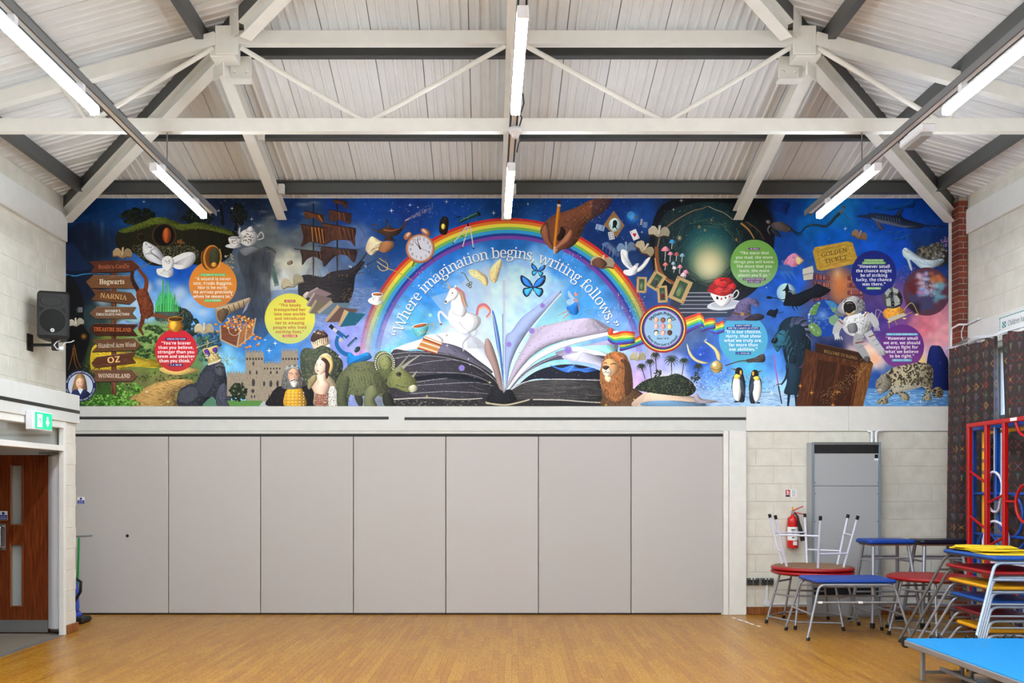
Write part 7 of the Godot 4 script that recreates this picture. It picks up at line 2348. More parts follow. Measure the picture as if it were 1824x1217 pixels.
	ell(749, 443, 21.4, 21.8, K(224, 224, 236))
	for k in 12:
		var t := -0.12 + TAU * k / 12.0
		tx(str(12 if k == 0 else k), 749 + sin(t) * 17.2, 443 - cos(t) * 17.4, 6.6, K(40, 40, 48), 0.0, -0.05, true, 400)
	for k in 60:
		var t := TAU * k / 60.0
		ell(749 + sin(t) * 20.6, 443 - cos(t) * 20.9, 0.3, 0.3, K(90, 90, 98))
	ln([749, 443, 743.5, 427], 1.6, K(26, 26, 32), 0.8, false)
	ln([749, 443, 740, 432], 1.4, K(26, 26, 32), 0.7, false)
	ln([749, 443, 764, 449], 0.5, K(60, 60, 66), 0.4, false)
	ell(749, 443, 1.8, 1.8, K(30, 30, 36))
	sh([784, 396, 789, 388, 794, 386, 799, 391, 800, 400, 797, 416, 791, 419, 783, 414], K(30, 24, 20))
	dab(790, 404, 6, 8, K(250, 190, 70), 0.95)
	ell(790, 404, 3.4, 5, K(240, 196, 90))
	ln([786, 394, 785, 412], 0.8, K(20, 16, 14), -1, false)
	ln([796, 394, 795, 412], 0.8, K(20, 16, 14), -1, false)
	ln([786, 394, 790, 386, 797, 393], 0.8, K(40, 34, 28))
	ln([818, 396, 853, 381], 5.6, K(26, 64, 62), 8, false)
	ln([820, 394, 850, 380], 1.4, K(90, 140, 130), 1.8, false)
	ln([814, 388, 822, 386], 2.4, K(22, 40, 44), 2.4, false)
	ell(854, 381.6, 2.4, 4.4, K(18, 30, 34), -0.4)
	ln([834, 398, 834, 404], 3, K(26, 26, 30), 3, false)
	for q in [[832, 404, 808, 434], [835, 404, 824, 442], [838, 404, 844, 443]]:
		ln(q, 2.2, K(206, 206, 214), 1.8, false)
		ell(q[2], q[3], 1.4, 1.6, K(30, 28, 34))
	ln([821, 421, 832, 424], 0.8, K(40, 40, 46), -1, false)
	# glitter along the rainbow and round the words
	dust(630, 540, 716, 640, 230, [K(255, 255, 255), K(250, 236, 150), K(206, 226, 250)], 1.0)
	dust(735, 475, 770, 510, 60, [K(220, 240, 255), K(160, 220, 250)], 1.1)
	dust(768, 505, 800, 520, 50, [K(220, 240, 255), K(160, 220, 250)], 1.1)
	dust(1000, 445, 1035, 480, 80, [K(220, 240, 255), K(255, 255, 255)], 1.0)
	dust(965, 475, 1000, 500, 60, [K(220, 240, 255), K(255, 255, 255)], 0.8)
	dust(1035, 545, 1130, 590, 190, [K(255, 255, 255), K(250, 240, 170), K(214, 236, 255)], 1.1)
	dust(1000, 570, 1060, 590, 60, [K(255, 255, 255), K(230, 226, 240)], 0.8)
	dust(1100, 520, 1150, 560, 110, [K(250, 236, 110), K(255, 255, 255), K(250, 220, 160)], 1.0)
	for k in 14: ell(prng.randf_range(692, 735), prng.randf_range(570, 615), 0.9, 0.9, K(240, 240, 150))
	ell(767, 562, 3.4, 3.4, K(166, 222, 220))
	for q in [[955, 452, 7], [980, 500, 9], [1000, 508, 10], [985, 560, 8], [720, 600, 6]]: ell(q[0], q[1], q[2], q[2], K(160, 210, 240, 60))
	# the headline on its arc
	arc_text("“Where imagination begins, writing follows.”", 903.6, 657.2, 205, -1.295, 1.215, 26, K(20, 50, 110, 150), true, false, 400)
	arc_text("“Where imagination begins, writing follows.”", 903, 656, 205, -1.295, 1.215, 26, K(250, 252, 255), true, false, 400)

func mural_right() -> void:
	# stars, blue orb and falling cards
	for k in 4: dab(1128, 388, 20 - k * 3, 19 - k * 3, K(30 + k * 14, 120 + k * 16, 214 + k * 8), 0.55)
	ell(1124, 384, 7, 7, K(90, 176, 240, 150))
	# tunnel of roots with a bright mouth
	var cave := [1168, 420, 1176, 396, 1192, 376, 1220, 366, 1262, 360, 1310, 364, 1340, 380, 1356, 410, 1362, 440, 1352, 480, 1330, 512, 1300, 530, 1258, 534, 1214, 522, 1186, 500, 1170, 466]
	sh([1160, 410, 1180, 366, 1230, 354, 1330, 354, 1372, 380, 1380, 430, 1366, 490, 1330, 530, 1280, 540, 1210, 535, 1176, 510, 1160, 460], K(22, 22, 26, 235))
	sh(cave, K(26, 40, 44))
	hatch(cave, 800, 16, 0.8, 1.6, 1.0, [K(40, 62, 62), K(18, 26, 30), K(58, 74, 60), K(30, 48, 52), K(70, 84, 66)])
	for q in [[1262, 430, 70, 76, K(24, 84, 96)], [1262, 450, 60, 62, K(60, 130, 130)], [1264, 462, 52, 52, K(150, 170, 130)], [1264, 470, 44, 44, K(226, 214, 150)], [1264, 474, 32, 34, K(248, 240, 200)]]:
		for k in 3: dab(q[0], q[1], q[2], q[3], q[4], 0.5)
	dab(1262, 385, 30, 26, K(20, 58, 76), 0.8)
	for k in 60:
		var t := prng.randf() * TAU
		var r := prng.randf_range(48, 66)
		ln([1262 + cos(t) * r, 450 + sin(t) * r, 1262 + cos(t + 0.35) * (r - 3), 450 + sin(t + 0.35) * (r - 3), 1262 + cos(t + 0.7) * (r + 2), 450 + sin(t + 0.7) * (r + 2)], 0.9, [K(30, 52, 54), K(60, 96, 90), K(18, 34, 38), K(90, 110, 84)][prng.randi() % 4], 0.4)
	dust(1230, 385, 1300, 440, 40, [K(240, 190, 110), K(200, 230, 210)], 0.9)
	# low stone steps before it
	pg([1200, 520, 1300, 520, 1330, 566, 1190, 566], K(52, 56, 72, 210))
	for k in 6: ln([1222 - k * 3, 522 + k * 7, 1276 + k * 4, 522 + k * 7], 1.4, K(166, 170, 184), -1, false)
	# the wooden frame round the tunnel
	ln([1172, 500, 1168, 470, 1172, 440, 1178, 418, 1192, 402, 1216, 386, 1236, 376, 1252, 372, 1260, 368], 2.6, K(150, 118, 84), 1.2)
	ln([1262, 368, 1274, 374, 1290, 380, 1306, 392], 1.2, K(190, 176, 150), 1.0)
	ln([1170, 440, 1172, 470, 1184, 494, 1206, 508], 7, K(138, 84, 48), 5)
	ln([1167, 460, 1174, 488, 1196, 506], 2.0, K(214, 160, 104), 1.2)
	ln([1320, 398, 1334, 410, 1344, 426], 3.6, K(186, 132, 70), 2)
	ln([1330, 396, 1350, 410, 1362, 428], 2.0, K(120, 76, 60), 1.0)
	# mushrooms and lights
	for q in [[1186, 446, 8, K(214, 130, 150), 466], [1195, 453, 5, K(214, 130, 150), 468], [1198, 432, 6, K(60, 140, 190), 444], [1206, 454, 5, K(170, 84, 92), 466], [1216, 456, 5, K(120, 170, 180), 468], [1186, 472, 5, K(214, 120, 110), 482], [1200, 470, 4, K(140, 170, 180), 480], [1212, 476, 5, K(206, 130, 150), 488], [1222, 486, 6, K(206, 130, 160), 496], [1218, 491, 6, K(226, 190, 196), 500], [1202, 478, 4, K(220, 210, 214), 486]]:
		ln([q[0], q[1] + 1, q[0] - 1.4, q[4]], 1.5, K(206, 206, 214), 1.2, false)
		sh([q[0] - q[2], q[1] + 1.5, q[0] - q[2] * 0.6, q[1] - q[2] * 0.5, q[0], q[1] - q[2] * 0.8, q[0] + q[2] * 0.6, q[1] - q[2] * 0.5, q[0] + q[2], q[1] + 1.5, q[0], q[1] + 2.2], q[3])
	dab(1211, 425, 6, 7, K(255, 214, 150), 0.95)
	for q in [[1246, 405, 3], [1256, 411, 2.4], [1268, 393, 2.2], [1312, 428, 3]]: dab(q[0], q[1], q[2] * 1.4, q[2] * 1.6, K(250, 160, 80), 0.9)
	# framed medallion and cards
	pg([1093.5, 376, 1113, 402, 1099, 424, 1076, 401], K(150, 112, 66))
	hatch([1093.5, 376, 1113, 402, 1099, 424, 1076, 401], 160, 3, 0.7, 1.5, 0.8, [K(184, 146, 92), K(110, 78, 44)], false)
	ell(1096, 401, 11, 12, K(178, 204, 206), -0.1)
	hatch([1086, 392, 1096, 389, 1106, 398, 1105, 408, 1096, 413, 1087, 406], 70, 2.2, 0.7, 1.5, 0.7, [K(30, 60, 70), K(220, 236, 232)])
	sh([1093, 394, 1098, 393, 1100, 399, 1098, 405, 1101, 410, 1095, 406, 1092, 409, 1092, 401], K(16, 24, 30))
	for q in [[1069.5, 406, 16, 10, 0.25, K(150, 176, 216)], [1089.5, 420.5, 10, 14, -0.2, K(206, 208, 214)], [1131, 419, 12, 19, -0.42, K(236, 234, 238)], [1134, 387.5, 6, 7, -0.2, K(30, 40, 60)], [1143, 396, 5, 10, 0.15, K(206, 200, 216)], [1149.5, 401, 8, 11, 0.1, K(120, 150, 196)]]:
		var o := []
		for e in [[-1, -1], [1, -1], [1, 1], [-1, 1]]:
			var v := Vector2(e[0] * q[2] / 2, e[1] * q[3] / 2).rotated(q[4])
			o.append_array([q[0] + v.x, q[1] + v.y])
		pg(o, q[5])
		var cc: Color = q[5]
		for k in 6:
			var v := Vector2(((k % 2) - 0.5) * q[2] * 0.5, (k / 2 - 1) * q[3] * 0.28).rotated(q[4])
			if q[0] != 1131: ell(q[0] + v.x, q[1] + v.y, 0.9, 0.9, cc.darkened(0.65) if cc.v > 0.4 else cc.lightened(0.5))
	for q in [[1129.4, 418], [1132.2, 418]]: ell(q[0], q[1], 1.8, 1.8, K(206, 40, 50))
	pg([1127.8, 419, 1134, 419, 1131.2, 423], K(206, 40, 50))
	for q in [[1125, 414.5], [1137.5, 423.5]]: ell(q[0], q[1], 0.9, 0.9, K(206, 40, 50))
	# tan playing cards by the tunnel
	for q in [[1143.5, 508, 18, 28, 0.03], [1169.5, 501, 25, 33, 0.55], [1180.5, 524.5, 19, 30, -0.07], [1212.5, 517, 30, 42, 0.42]]:
		for e in [[1.0, K(196, 164, 110)], [0.62, K(60, 88, 66)]]:
			var o := []
			for c in [[-1, -1], [1, -1], [1, 1], [-1, 1]]:
				var v: Vector2 = Vector2(c[0] * q[2] / 2 * e[0] * (0.86 if e[0] < 1 else 1.0), c[1] * q[3] / 2 * (e[0] + (0.12 if e[0] < 1 else 0.0))).rotated(q[4])
				o.append_array([q[0] + v.x, q[1] + v.y])
			pg(o, e[1])
		dab(q[0], q[1], q[2] * 0.26, q[3] * 0.3, K(170, 170, 140), 0.7)
		var b := Vector2(0, q[3] * 0.12).rotated(q[4])
		ell(q[0] + b.x, q[1] + b.y, q[2] * 0.18, q[3] * 0.18, [K(70, 30, 40), K(60, 60, 64), K(96, 120, 80), K(96, 30, 40)][int(q[2]) % 4], q[4])
		for c in [[-0.42, -0.42], [0.42, 0.42]]:
			var v := Vector2(c[0] * q[2], c[1] * q[3]).rotated(q[4])
			ell(q[0] + v.x, q[1] + v.y, 1.0, 1.2, K(130, 40, 36))
	# flying books and dove
	sh([1072, 436, 1084, 432, 1096, 440, 1108, 452, 1100, 458, 1086, 446], K(70, 90, 130))
	for k in 5: ln([1076 + k * 6, 434 + k * 3, 1074 + k * 6, 446 + k * 4], 1.6, [K(120, 140, 170), K(60, 80, 116), K(140, 120, 130)][k % 3], -1, false)
	open_book(1116, 440, 17, -0.1, K(130, 160, 196), K(60, 90, 130))
	open_book(1174.5, 412, 19, 0.1, K(206, 196, 170), K(70, 56, 46))
	open_book(1150, 442, 18, 0.6, K(206, 190, 154), K(110, 66, 50))
	open_book(1074, 466, 21, 0.12, K(206, 190, 160), K(104, 72, 56))
	sh([1055, 466, 1068, 459, 1082, 470, 1074, 478, 1058, 474], K(96, 66, 52))
	sh([1107, 446, 1118, 448, 1120, 460, 1126, 472, 1130, 478, 1122, 480, 1112, 472, 1107, 462], K(226, 230, 238))
	sh([1128, 484, 1140, 476, 1152, 462, 1159, 459, 1154, 470, 1144, 482, 1134, 486], K(226, 230, 238))
	sh([1112, 482, 1122, 480, 1132, 472, 1138, 470, 1136, 478, 1134, 488, 1122, 492, 1112, 488], K(236, 238, 244))
	ell(1134.5, 472, 2.6, 2.4, K(196, 200, 210))
	for k in 8:
		ln([1126, 478, 1108 + k * 0.8, 450 + k * 3], 0.5, K(170, 178, 196), 0.3, false)
		ln([1130, 484, 1156 - k * 2, 461 + k * 2], 0.5, K(170, 178, 196), 0.3, false)
	# rose in a cup
	ell(1291, 544, 31, 9, K(226, 228, 236), -0.1)
	ell(1291, 542, 24, 6, K(196, 202, 216), -0.1)
	sh([1268, 522, 1305, 524, 1304, 534, 1296, 543, 1284, 546, 1276, 540, 1270, 532], K(238, 238, 242))
	ln([1304, 528, 1312, 518, 1316, 522, 1312, 530, 1303, 534], 2.0, K(226, 228, 234))
	sh([1260, 518, 1268, 512, 1272, 502, 1280, 496, 1294, 495, 1306, 500, 1309, 512, 1304, 522, 1290, 528, 1274, 525], K(176, 30, 36))
	for q in [[1272, 512, 9, 6, K(150, 22, 30)], [1304, 511, 8, 7, K(196, 40, 44)], [1282, 519, 10, 6, K(200, 44, 46)], [1297, 519, 10, 6, K(160, 24, 32)], [1280, 503, 8, 6, K(206, 52, 52)], [1297, 502, 9, 6, K(150, 22, 30)], [1289, 508, 8, 7, K(186, 34, 40)]]: ell(q[0], q[1], q[2], q[3], q[4])
	for q in [[1289, 508, 15], [1289, 508, 11], [1290, 507, 7.5], [1290, 506, 4]]:
		for k in 4:
			var t := prng.randf() * TAU
			ln([q[0] + cos(t) * q[2], q[1] + sin(t) * q[2] * 0.8, q[0] + cos(t + 0.7) * q[2], q[1] + sin(t + 0.7) * q[2] * 0.8, q[0] + cos(t + 1.4) * q[2], q[1] + sin(t + 1.4) * q[2] * 0.8], 2.2, [K(214, 54, 54), K(120, 14, 24), K(226, 84, 76)][k % 3], 0.8)
	tx("♠", 1278, 532, 5, K(30, 30, 34))
	for q in [[1279, 532, K(30, 30, 34)], [1293, 531, K(30, 30, 34)], [1285.6, 533, K(190, 40, 44)], [1300, 529, K(190, 40, 44)]]: pg([q[0], q[1] - 2.4, q[0] + 1.8, q[1], q[0], q[1] + 2.4, q[0] - 1.8, q[1]], q[2])
	# green quotation
	bubble(1344, 470, 42.5, K(128, 192, 92), K(150, 196, 150), ["DR SEUSS"], ["\"The more that", "you read, the more", "things you will know.", "The more that you", "learn, the more", "places you'll go.\""], ["I CAN READ WITH MY", "EYES SHUT!"], K(112, 76, 140), K(236, 226, 244), K(236, 246, 230), 7.9, 7.2, 1.0)
	# sea creatures
	sh([1377, 368, 1386, 358, 1394, 360, 1408, 364, 1404, 374, 1400, 384, 1390, 378, 1380, 376], K(16, 44, 110))
	sh([1374, 400, 1384, 396, 1396, 397, 1408, 404, 1413, 410, 1404, 414, 1390, 412, 1378, 408], K(74, 66, 66))
	hatch([1374, 400, 1384, 396, 1396, 397, 1412, 409, 1390, 412], 90, 4, 0.4, 1.2, 0.8, [K(110, 98, 92), K(50, 44, 48), K(130, 116, 106)])
	ell(1369, 396, 4.4, 3.4, K(110, 100, 96), 0.3)
	sh([1374, 408, 1384, 411, 1392, 423, 1382, 420, 1375, 414], K(40, 44, 52))
	ln([1372, 402, 1368, 410, 1372, 418], 3, K(120, 116, 118), 1)
	ln([1412, 411, 1424, 416, 1434, 408, 1444, 402], 4, K(14, 50, 84), 1.0)
	ln([1414, 414, 1422, 420, 1430, 416], 3, K(16, 56, 90), 1.0)
	sh([1396, 470, 1404, 458, 1414, 452, 1424, 456, 1430, 464, 1422, 474, 1412, 476, 1402, 474], K(206, 130, 170))
	hatch([1394, 468, 1404, 456, 1416, 451, 1428, 462, 1414, 478], 90, 7, 2.6, 0.8, 0.9, [K(236, 176, 200), K(180, 96, 150), K(246, 200, 210)])
	sh([1420, 458, 1430, 462, 1432, 466, 1424, 472, 1418, 468], K(226, 190, 140))
	sh([1388, 474, 1404, 472, 1412, 480, 1400, 488, 1392, 482], K(60, 110, 190, 200))
	for k in 12: ln([1390 + k * 2, 484, 1394 + k * 2.4, 492 + (k % 4) * 3], 1.0, K(90, 150, 210, 170), 0.5, false)
	# open pale book and the golden ticket
	pg([1430, 480, 1448, 474, 1450, 486, 1430, 490], K(222, 218, 200))
	pg([1431, 491, 1449, 487, 1448, 498, 1432, 500], K(212, 206, 188))
	var tk := [1448, 449, 1452, 441, 1510, 430.5, 1519, 433, 1528, 462, 1524, 470, 1464, 483, 1456, 481]
	pg(tk, K(200, 160, 56))
	hatch(tk, 500, 14, -0.15, 0.3, 1.0, [K(222, 186, 86), K(184, 142, 44), K(232, 202, 112), K(206, 168, 64)], false)
	ln([1456, 447, 1510, 436, 1518, 462, 1462, 477, 1456, 447], 0.6, K(130, 96, 30), -1, false)
	tx("GOLDEN", 1486.5, 450.5, 10.5, K(74, 54, 22), 47, -0.2, true, 400)
	tx("TICKET", 1489.5, 462.5, 10.5, K(74, 54, 22), 41, -0.2, true, 400)
	# glowing alley of bookshelves
	for k in 4: dab(1494, 505, 30, 46, K(240, 140, 70), 0.35)
	dab(1492, 488, 14, 18, K(250, 226, 170), 0.6)
	for s in [-1.0, 1.0]:
		for j in 5:
			var y := 496 + j * 13.0
			pg([1494 + s * 16, y - 3, 1494 + s * 44, y - 9 + j * 1.0, 1494 + s * 44, y + 3 + j * 1.5, 1494 + s * 16, y + 4], K(84, 44, 46, 190))
			for k in 10: ln([1494 + s * (18 + k * 2.6), y - 3 - k * 0.5, 1494 + s * (18 + k * 2.6), y + 2.6], 1.4, [K(196, 104, 74), K(130, 62, 70), K(220, 150, 100), K(96, 60, 96), K(170, 84, 110)][prng.randi() % 5], -1, false)
	dust(1455, 480, 1540, 560, 90, [K(250, 206, 150), K(240, 160, 100)], 0.7)
	# pines of the sea floor, corals, glass slipper
	hatch([1594, 480, 1620, 474, 1640, 484, 1640, 500, 1600, 502], 200, 5, 1.3, 0.8, 0.8, [K(110, 84, 150), K(76, 56, 116), K(140, 110, 176)])
	sh([1634, 446, 1644, 438, 1656, 440, 1668, 434, 1682, 440, 1688, 452, 1686, 470, 1670, 476, 1650, 466, 1636, 458], K(66, 64, 60))
	blobs(1636, 438, 1662, 460, 60, 1.4, 3.0, [K(110, 106, 94), K(50, 48, 46), K(140, 134, 116)])
	blobs(1656, 432, 1686, 460, 60, 1.4, 3.0, [K(130, 124, 108), K(60, 58, 54), K(96, 92, 84)])
	blobs(1660, 448, 1682, 470, 50, 1.2, 2.6, [K(160, 160, 156), K(110, 112, 112)])
	blobs(1676, 420, 1692, 440, 40, 0.8, 2.0, [K(150, 120, 150), K(90, 70, 110)])
	sh([1608, 446, 1614, 442, 1624, 448, 1636, 456, 1650, 462, 1664, 464, 1678, 462, 1682, 466, 1668, 476, 1652, 481, 1640, 478, 1628, 468, 1622, 464, 1626, 480, 1622, 481, 1616, 464, 1609, 456], K(172, 190, 204))
	hatch([1608, 446, 1614, 442, 1650, 462, 1682, 466, 1652, 481, 1628, 468], 110, 12, 0.5, 0.3, 0.7, [K(214, 226, 234), K(130, 150, 170), K(236, 242, 246)])
	# dark blue quotation
	bubble(1557, 487, 40, K(34, 44, 132), K(34, 48, 140), ["CHARLIE AND THE", "CHOCOLATE FACTORY"], ["\"However small", "the chance might", "be of striking", "lucky, the chance", "was there.\""], ["ROALD DAHL"], K(126, 186, 112), K(226, 244, 214), K(250, 250, 255), 7.9, 7.6, 4.0)
	# dolphin and distant fish
	sh([1556, 372, 1570, 366, 1590, 366, 1612, 362, 1626, 356, 1631, 362, 1628, 370, 1608, 372, 1580, 376], K(12, 62, 124))
	sh([1527, 385, 1534, 383.6, 1544, 383, 1552, 380, 1566, 381, 1582, 383, 1594, 384, 1600, 376, 1610, 373, 1606, 384, 1612, 390, 1626, 395, 1642, 399, 1648, 403, 1640, 407, 1622, 408, 1606, 405, 1584, 401, 1566, 397, 1552, 391, 1540, 389, 1528, 387], K(30, 40, 62))
	sh([1552, 388, 1570, 392, 1592, 396, 1612, 402, 1634, 404, 1610, 406, 1584, 401, 1562, 396], K(76, 84, 104))
	for k in 9: ln([1562 + k * 5, 385 + k * 0.6, 1564 + k * 5, 394 + k * 0.8], 1.2, K(110, 118, 140, 180), 0.5, false)
	sh([1560, 396, 1566, 397, 1574, 406, 1576, 410, 1566, 408], K(70, 66, 84))
	ln([1644, 402, 1664, 404, 1690, 404], 4, K(12, 34, 76), 2)
	for q in [[1562, 411], [1586, 415], [1602, 415], [1596, 427], [1616, 421], [1608, 425]]: sh([q[0] - 9, q[1] + 1, q[0], q[1] - 3, q[0] + 9, q[1] - 1, q[0], q[1] + 2], K(10, 70, 140))
	# swimmer with a fish tail
	ln([1432, 408, 1444, 402, 1458, 402, 1470, 404, 1480, 398, 1488, 388, 1497, 380], 3, K(40, 60, 74), 6)
	ln([1497, 380, 1503, 373], 6, K(110, 110, 108), 3, false)
	ell(1504, 369, 2.6, 3.2, K(90, 86, 84))
	ln([1500, 378, 1508, 386, 1514, 392], 1.6, K(70, 80, 84), 0.8)
	open_book(1532, 418, 14, 0.35, K(170, 134, 100), K(110, 84, 66))
	# nebula planet
	ell(1651, 520, 42, 43, K(92, 58, 76))
	for k in 110:
		var t := prng.randf() * TAU
		var r := sqrt(prng.randf()) * 34
		var x := 1651 + cos(t) * r
		var y := 520 + sin(t) * r
		var c := K(150, 80, 70)
		if x > 1655 and y < 505: c = K(206, 120, 70)
		elif x > 1665: c = K(110, 170, 190)
		elif y > 528: c = K(70, 70, 110)
		elif x < 1635: c = K(110, 40, 40)
		else: c = [K(200, 130, 190), K(96, 150, 220), K(226, 200, 220)][prng.randi() % 3]
		dab(x, y, prng.randf_range(6, 13), prng.randf_range(5, 10), c, 0.8)
	for k in 26: dab(1651 + prng.randf_range(-10, 20), 514 + prng.randf_range(-14, 16), 3.4, 2.6, [K(246, 226, 240), K(120, 190, 250), K(250, 200, 140)][prng.randi() % 3], 0.7)
	for k in 24: dab(1622 + prng.randf_range(-4, 16), 545 + prng.randf_range(-6, 14), 9, 7, K(40, 34, 50), 0.35)
	# witches, moon, big cat in blue shadow
	ell(1401, 522, 17, 17, K(150, 190, 214))
	dab(1401, 522, 18, 18, K(226, 240, 240), 0.7)
	var wi := K(20, 24, 34)
	pg([1393, 519, 1398, 515.5, 1404, 505, 1406, 516, 1413, 520, 1404, 518.5], wi)
	ell(1402, 520, 3.0, 3.4, wi)
	pg([1400, 523, 1408, 521, 1416, 528, 1414, 544, 1402, 544, 1399, 532], wi)
	for k in 7: ln([1404, 519, 1410 + k, 521 + k * 1.4, 1418 + k * 2, 519 + k * 2], 0.8, wi, 0.3)
	sh([1396, 544, 1400, 532, 1408, 526, 1420, 524, 1434, 518, 1448, 512, 1456, 506, 1470, 512, 1480, 518, 1462, 530, 1448, 532, 1436, 540, 1424, 546, 1410, 546], wi)
	ln([1394, 535, 1384, 532, 1370, 530], 1.2, wi)
	ln([1402, 530, 1398, 534, 1392, 535], 1.6, wi)
	sh([1368, 528, 1376, 530, 1374, 533, 1366, 532], wi)
	for q in [[1412, 546, 1416, 554], [1418, 546, 1421, 552]]: ln(q, 2.4, wi, 1.2, false)
	sh([1366, 560, 1372, 552, 1380, 553, 1384, 550, 1387, 554, 1384, 560, 1382, 566, 1374, 564], wi)
	ln([1366, 562, 1380, 560, 1397, 556], 1.0, wi, 0.8)
	ln([1376, 562, 1378, 568], 1.4, wi, 0.8, false)
	var lion := [1375, 608, 1381, 598, 1386, 590, 1390, 578, 1400, 568, 1414, 564, 1430, 566, 1440, 574, 1444, 600, 1444, 640, 1430, 668, 1414, 668, 1402, 650, 1396, 630, 1394, 616, 1386, 626, 1380, 620]
	sh(lion, K(24, 40, 54))
	sh([1375, 608, 1383, 598, 1390, 590, 1400, 590, 1408, 604, 1404, 618, 1394, 616, 1386, 628, 1380, 620], K(40, 90, 110))
	sh([1374, 609, 1378, 603, 1384, 602, 1386, 608, 1380, 613], K(14, 26, 36))
	ln([1388, 594, 1395, 597, 1401, 596], 1.6, K(12, 22, 30), 0.8)
	ln([1380, 615, 1388, 619, 1398, 616], 1.2, K(12, 24, 32), 0.6)
	for k in 16: ln([1404 + k * 0.8, 586 + k * 3.4, 1398 + k * 0.6, 600 + k * 3.6, 1404, 614 + k * 3.4], 1.8, [K(34, 74, 92), K(60, 108, 126), K(18, 36, 48)][k % 3], 0.5)
	hatch([1376, 604, 1390, 590, 1404, 596, 1404, 616, 1386, 626], 90, 4, 0.6, 0.8, 0.8, [K(60, 120, 140), K(30, 66, 84), K(86, 146, 160)])
	ell(1411, 580, 5, 4.4, K(40, 70, 86))
	for k in 34:
		var a := prng.randf_range(-2.4, 0.2)
		ln([1420 + cos(a) * 16, 594 + sin(a) * 16, 1420 + cos(a + 0.3) * 24, 592 + sin(a + 0.3) * 24, 1420 + cos(a + 0.5) * 31, 592 + sin(a + 0.5) * 27], 1.6, [K(90, 96, 130), K(130, 120, 156), K(44, 64, 86)][k % 3], 0.4)
	hatch([1404, 600, 1440, 600, 1440, 650, 1410, 664], 140, 12, 1.5, 0.4, 1.2, [K(30, 56, 70), K(14, 26, 36), K(44, 76, 90)])
	# hat with a bent tip over the pale blue quotation
	bubble(1324.5, 604.5, 43.5, K(86, 182, 226), K(92, 186, 214), ["HARRY POTTER", "AND THE CHAMBER OF SECRETS"], ["\"It is our choices,", "Harry, that show", "what we truly are,", "far more than", "our abilities.\""], ["J.K. ROWLING"], K(36, 60, 140), K(236, 240, 250), K(244, 252, 255), 7.8, 7.8, 2.6)
	sh([1287, 570, 1298, 566, 1306, 558, 1312, 544, 1322, 534, 1336, 531, 1346, 534, 1353, 540, 1350, 547, 1344, 546, 1339, 542, 1338, 552, 1340, 562, 1352, 559, 1362, 564, 1356, 570, 1330, 571, 1306, 572], K(92, 84, 122))
	hatch([1304, 562, 1312, 544, 1336, 531, 1350, 540, 1338, 546, 1340, 562, 1320, 568], 120, 9, 1.0, 0.5, 0.9, [K(124, 116, 156), K(64, 58, 92), K(140, 132, 166)])
	sh([1326, 570, 1338, 562, 1352, 559, 1362, 564, 1354, 571, 1336, 572], K(50, 44, 60))
	ln([1306, 558, 1322, 561, 1338, 560], 3.0, K(104, 72, 56), 3.0)
	pg([1320, 557, 1326, 557.6, 1325.6, 563, 1319.6, 562.4], K(176, 140, 80))
	# school roundel on its ribbon
	var rb := [K(206, 60, 44), K(232, 140, 44), K(244, 220, 80), K(96, 176, 84), K(40, 120, 200), K(84, 56, 140)]
	for i in 6:
		var t := i / 6.0
		var u := (i + 1) / 6.0
		sh([1106, lerpf(612, 624, t), 1122, lerpf(608, 622, t), 1150, lerpf(592, 612, t), 1150, lerpf(592, 612, u), 1122, lerpf(608, 622, u), 1106, lerpf(612, 626, u)], rb[i].darkened(0.15))
		sh([1084, lerpf(590, 606, t), 1094, lerpf(594, 614, t), 1112, lerpf(590, 614, t), 1130, lerpf(592, 612, t), 1130, lerpf(592, 612, u), 1112, lerpf(590, 614, u), 1094, lerpf(594, 614, u), 1084, lerpf(590, 608, u)], rb[i])
		sh([1218, lerpf(568, 596, t), 1236, lerpf(561, 588, t), 1248, lerpf(558, 582, t), 1254, lerpf(566, 584, t), 1254, lerpf(566, 584, u), 1248, lerpf(558, 582, u), 1236, lerpf(561, 588, u), 1218, lerpf(568, 598, u)], rb[i])
		sh([1250, lerpf(572, 592, t), 1262, lerpf(568, 588, t), 1274, lerpf(567, 586, t), 1274, lerpf(567, 586, u), 1262, lerpf(568, 588, u), 1250, lerpf(572, 592, u)], rb[i].darkened(0.12))
		sh([1263, lerpf(573, 592, t), 1276, lerpf(576, 596, t), 1288, lerpf(572, 592, t), 1290, lerpf(572, 592, u), 1276, lerpf(576, 596, u), 1266, lerpf(573, 592, u)], rb[i])
	sh([1083, 592, 1086, 586, 1091, 585, 1092, 594, 1086, 598], K(200, 74, 50))
	ell(1181, 586, 43, 43, K(160, 44, 40))
	ell(1181, 586, 40.6, 40.6, K(214, 90, 50))
	ell(1181, 586, 39.4, 39.4, K(244, 222, 110))
	ell(1181, 586, 37.6, 37.6, K(40, 80, 90))
	ell(1181, 586, 36.2, 36.2, K(40, 52, 110))
	ell(1181, 586, 34.6, 34.6, K(140, 60, 150))
	ell(1181, 586, 32.6, 32.6, K(156, 196, 230))
	arc_text("Mytham Primary", 1181, 586, 27.5, -0.98, 0.98, 7.4, K(24, 36, 50), false)
	arc_text("More than just a school!", 1181, 586, 28.5, PI + 1.12, PI - 1.12, 6.0, K(24, 36, 50), false, true)
	tx("Since 1810", 1181, 603.5, 4.2, K(50, 64, 80))
	var tone := [K(240, 170, 150), K(140, 92, 66), K(236, 206, 170), K(236, 176, 176), K(240, 150, 150), K(244, 206, 130), K(240, 224, 190), K(240, 180, 170), K(90, 58, 48)]
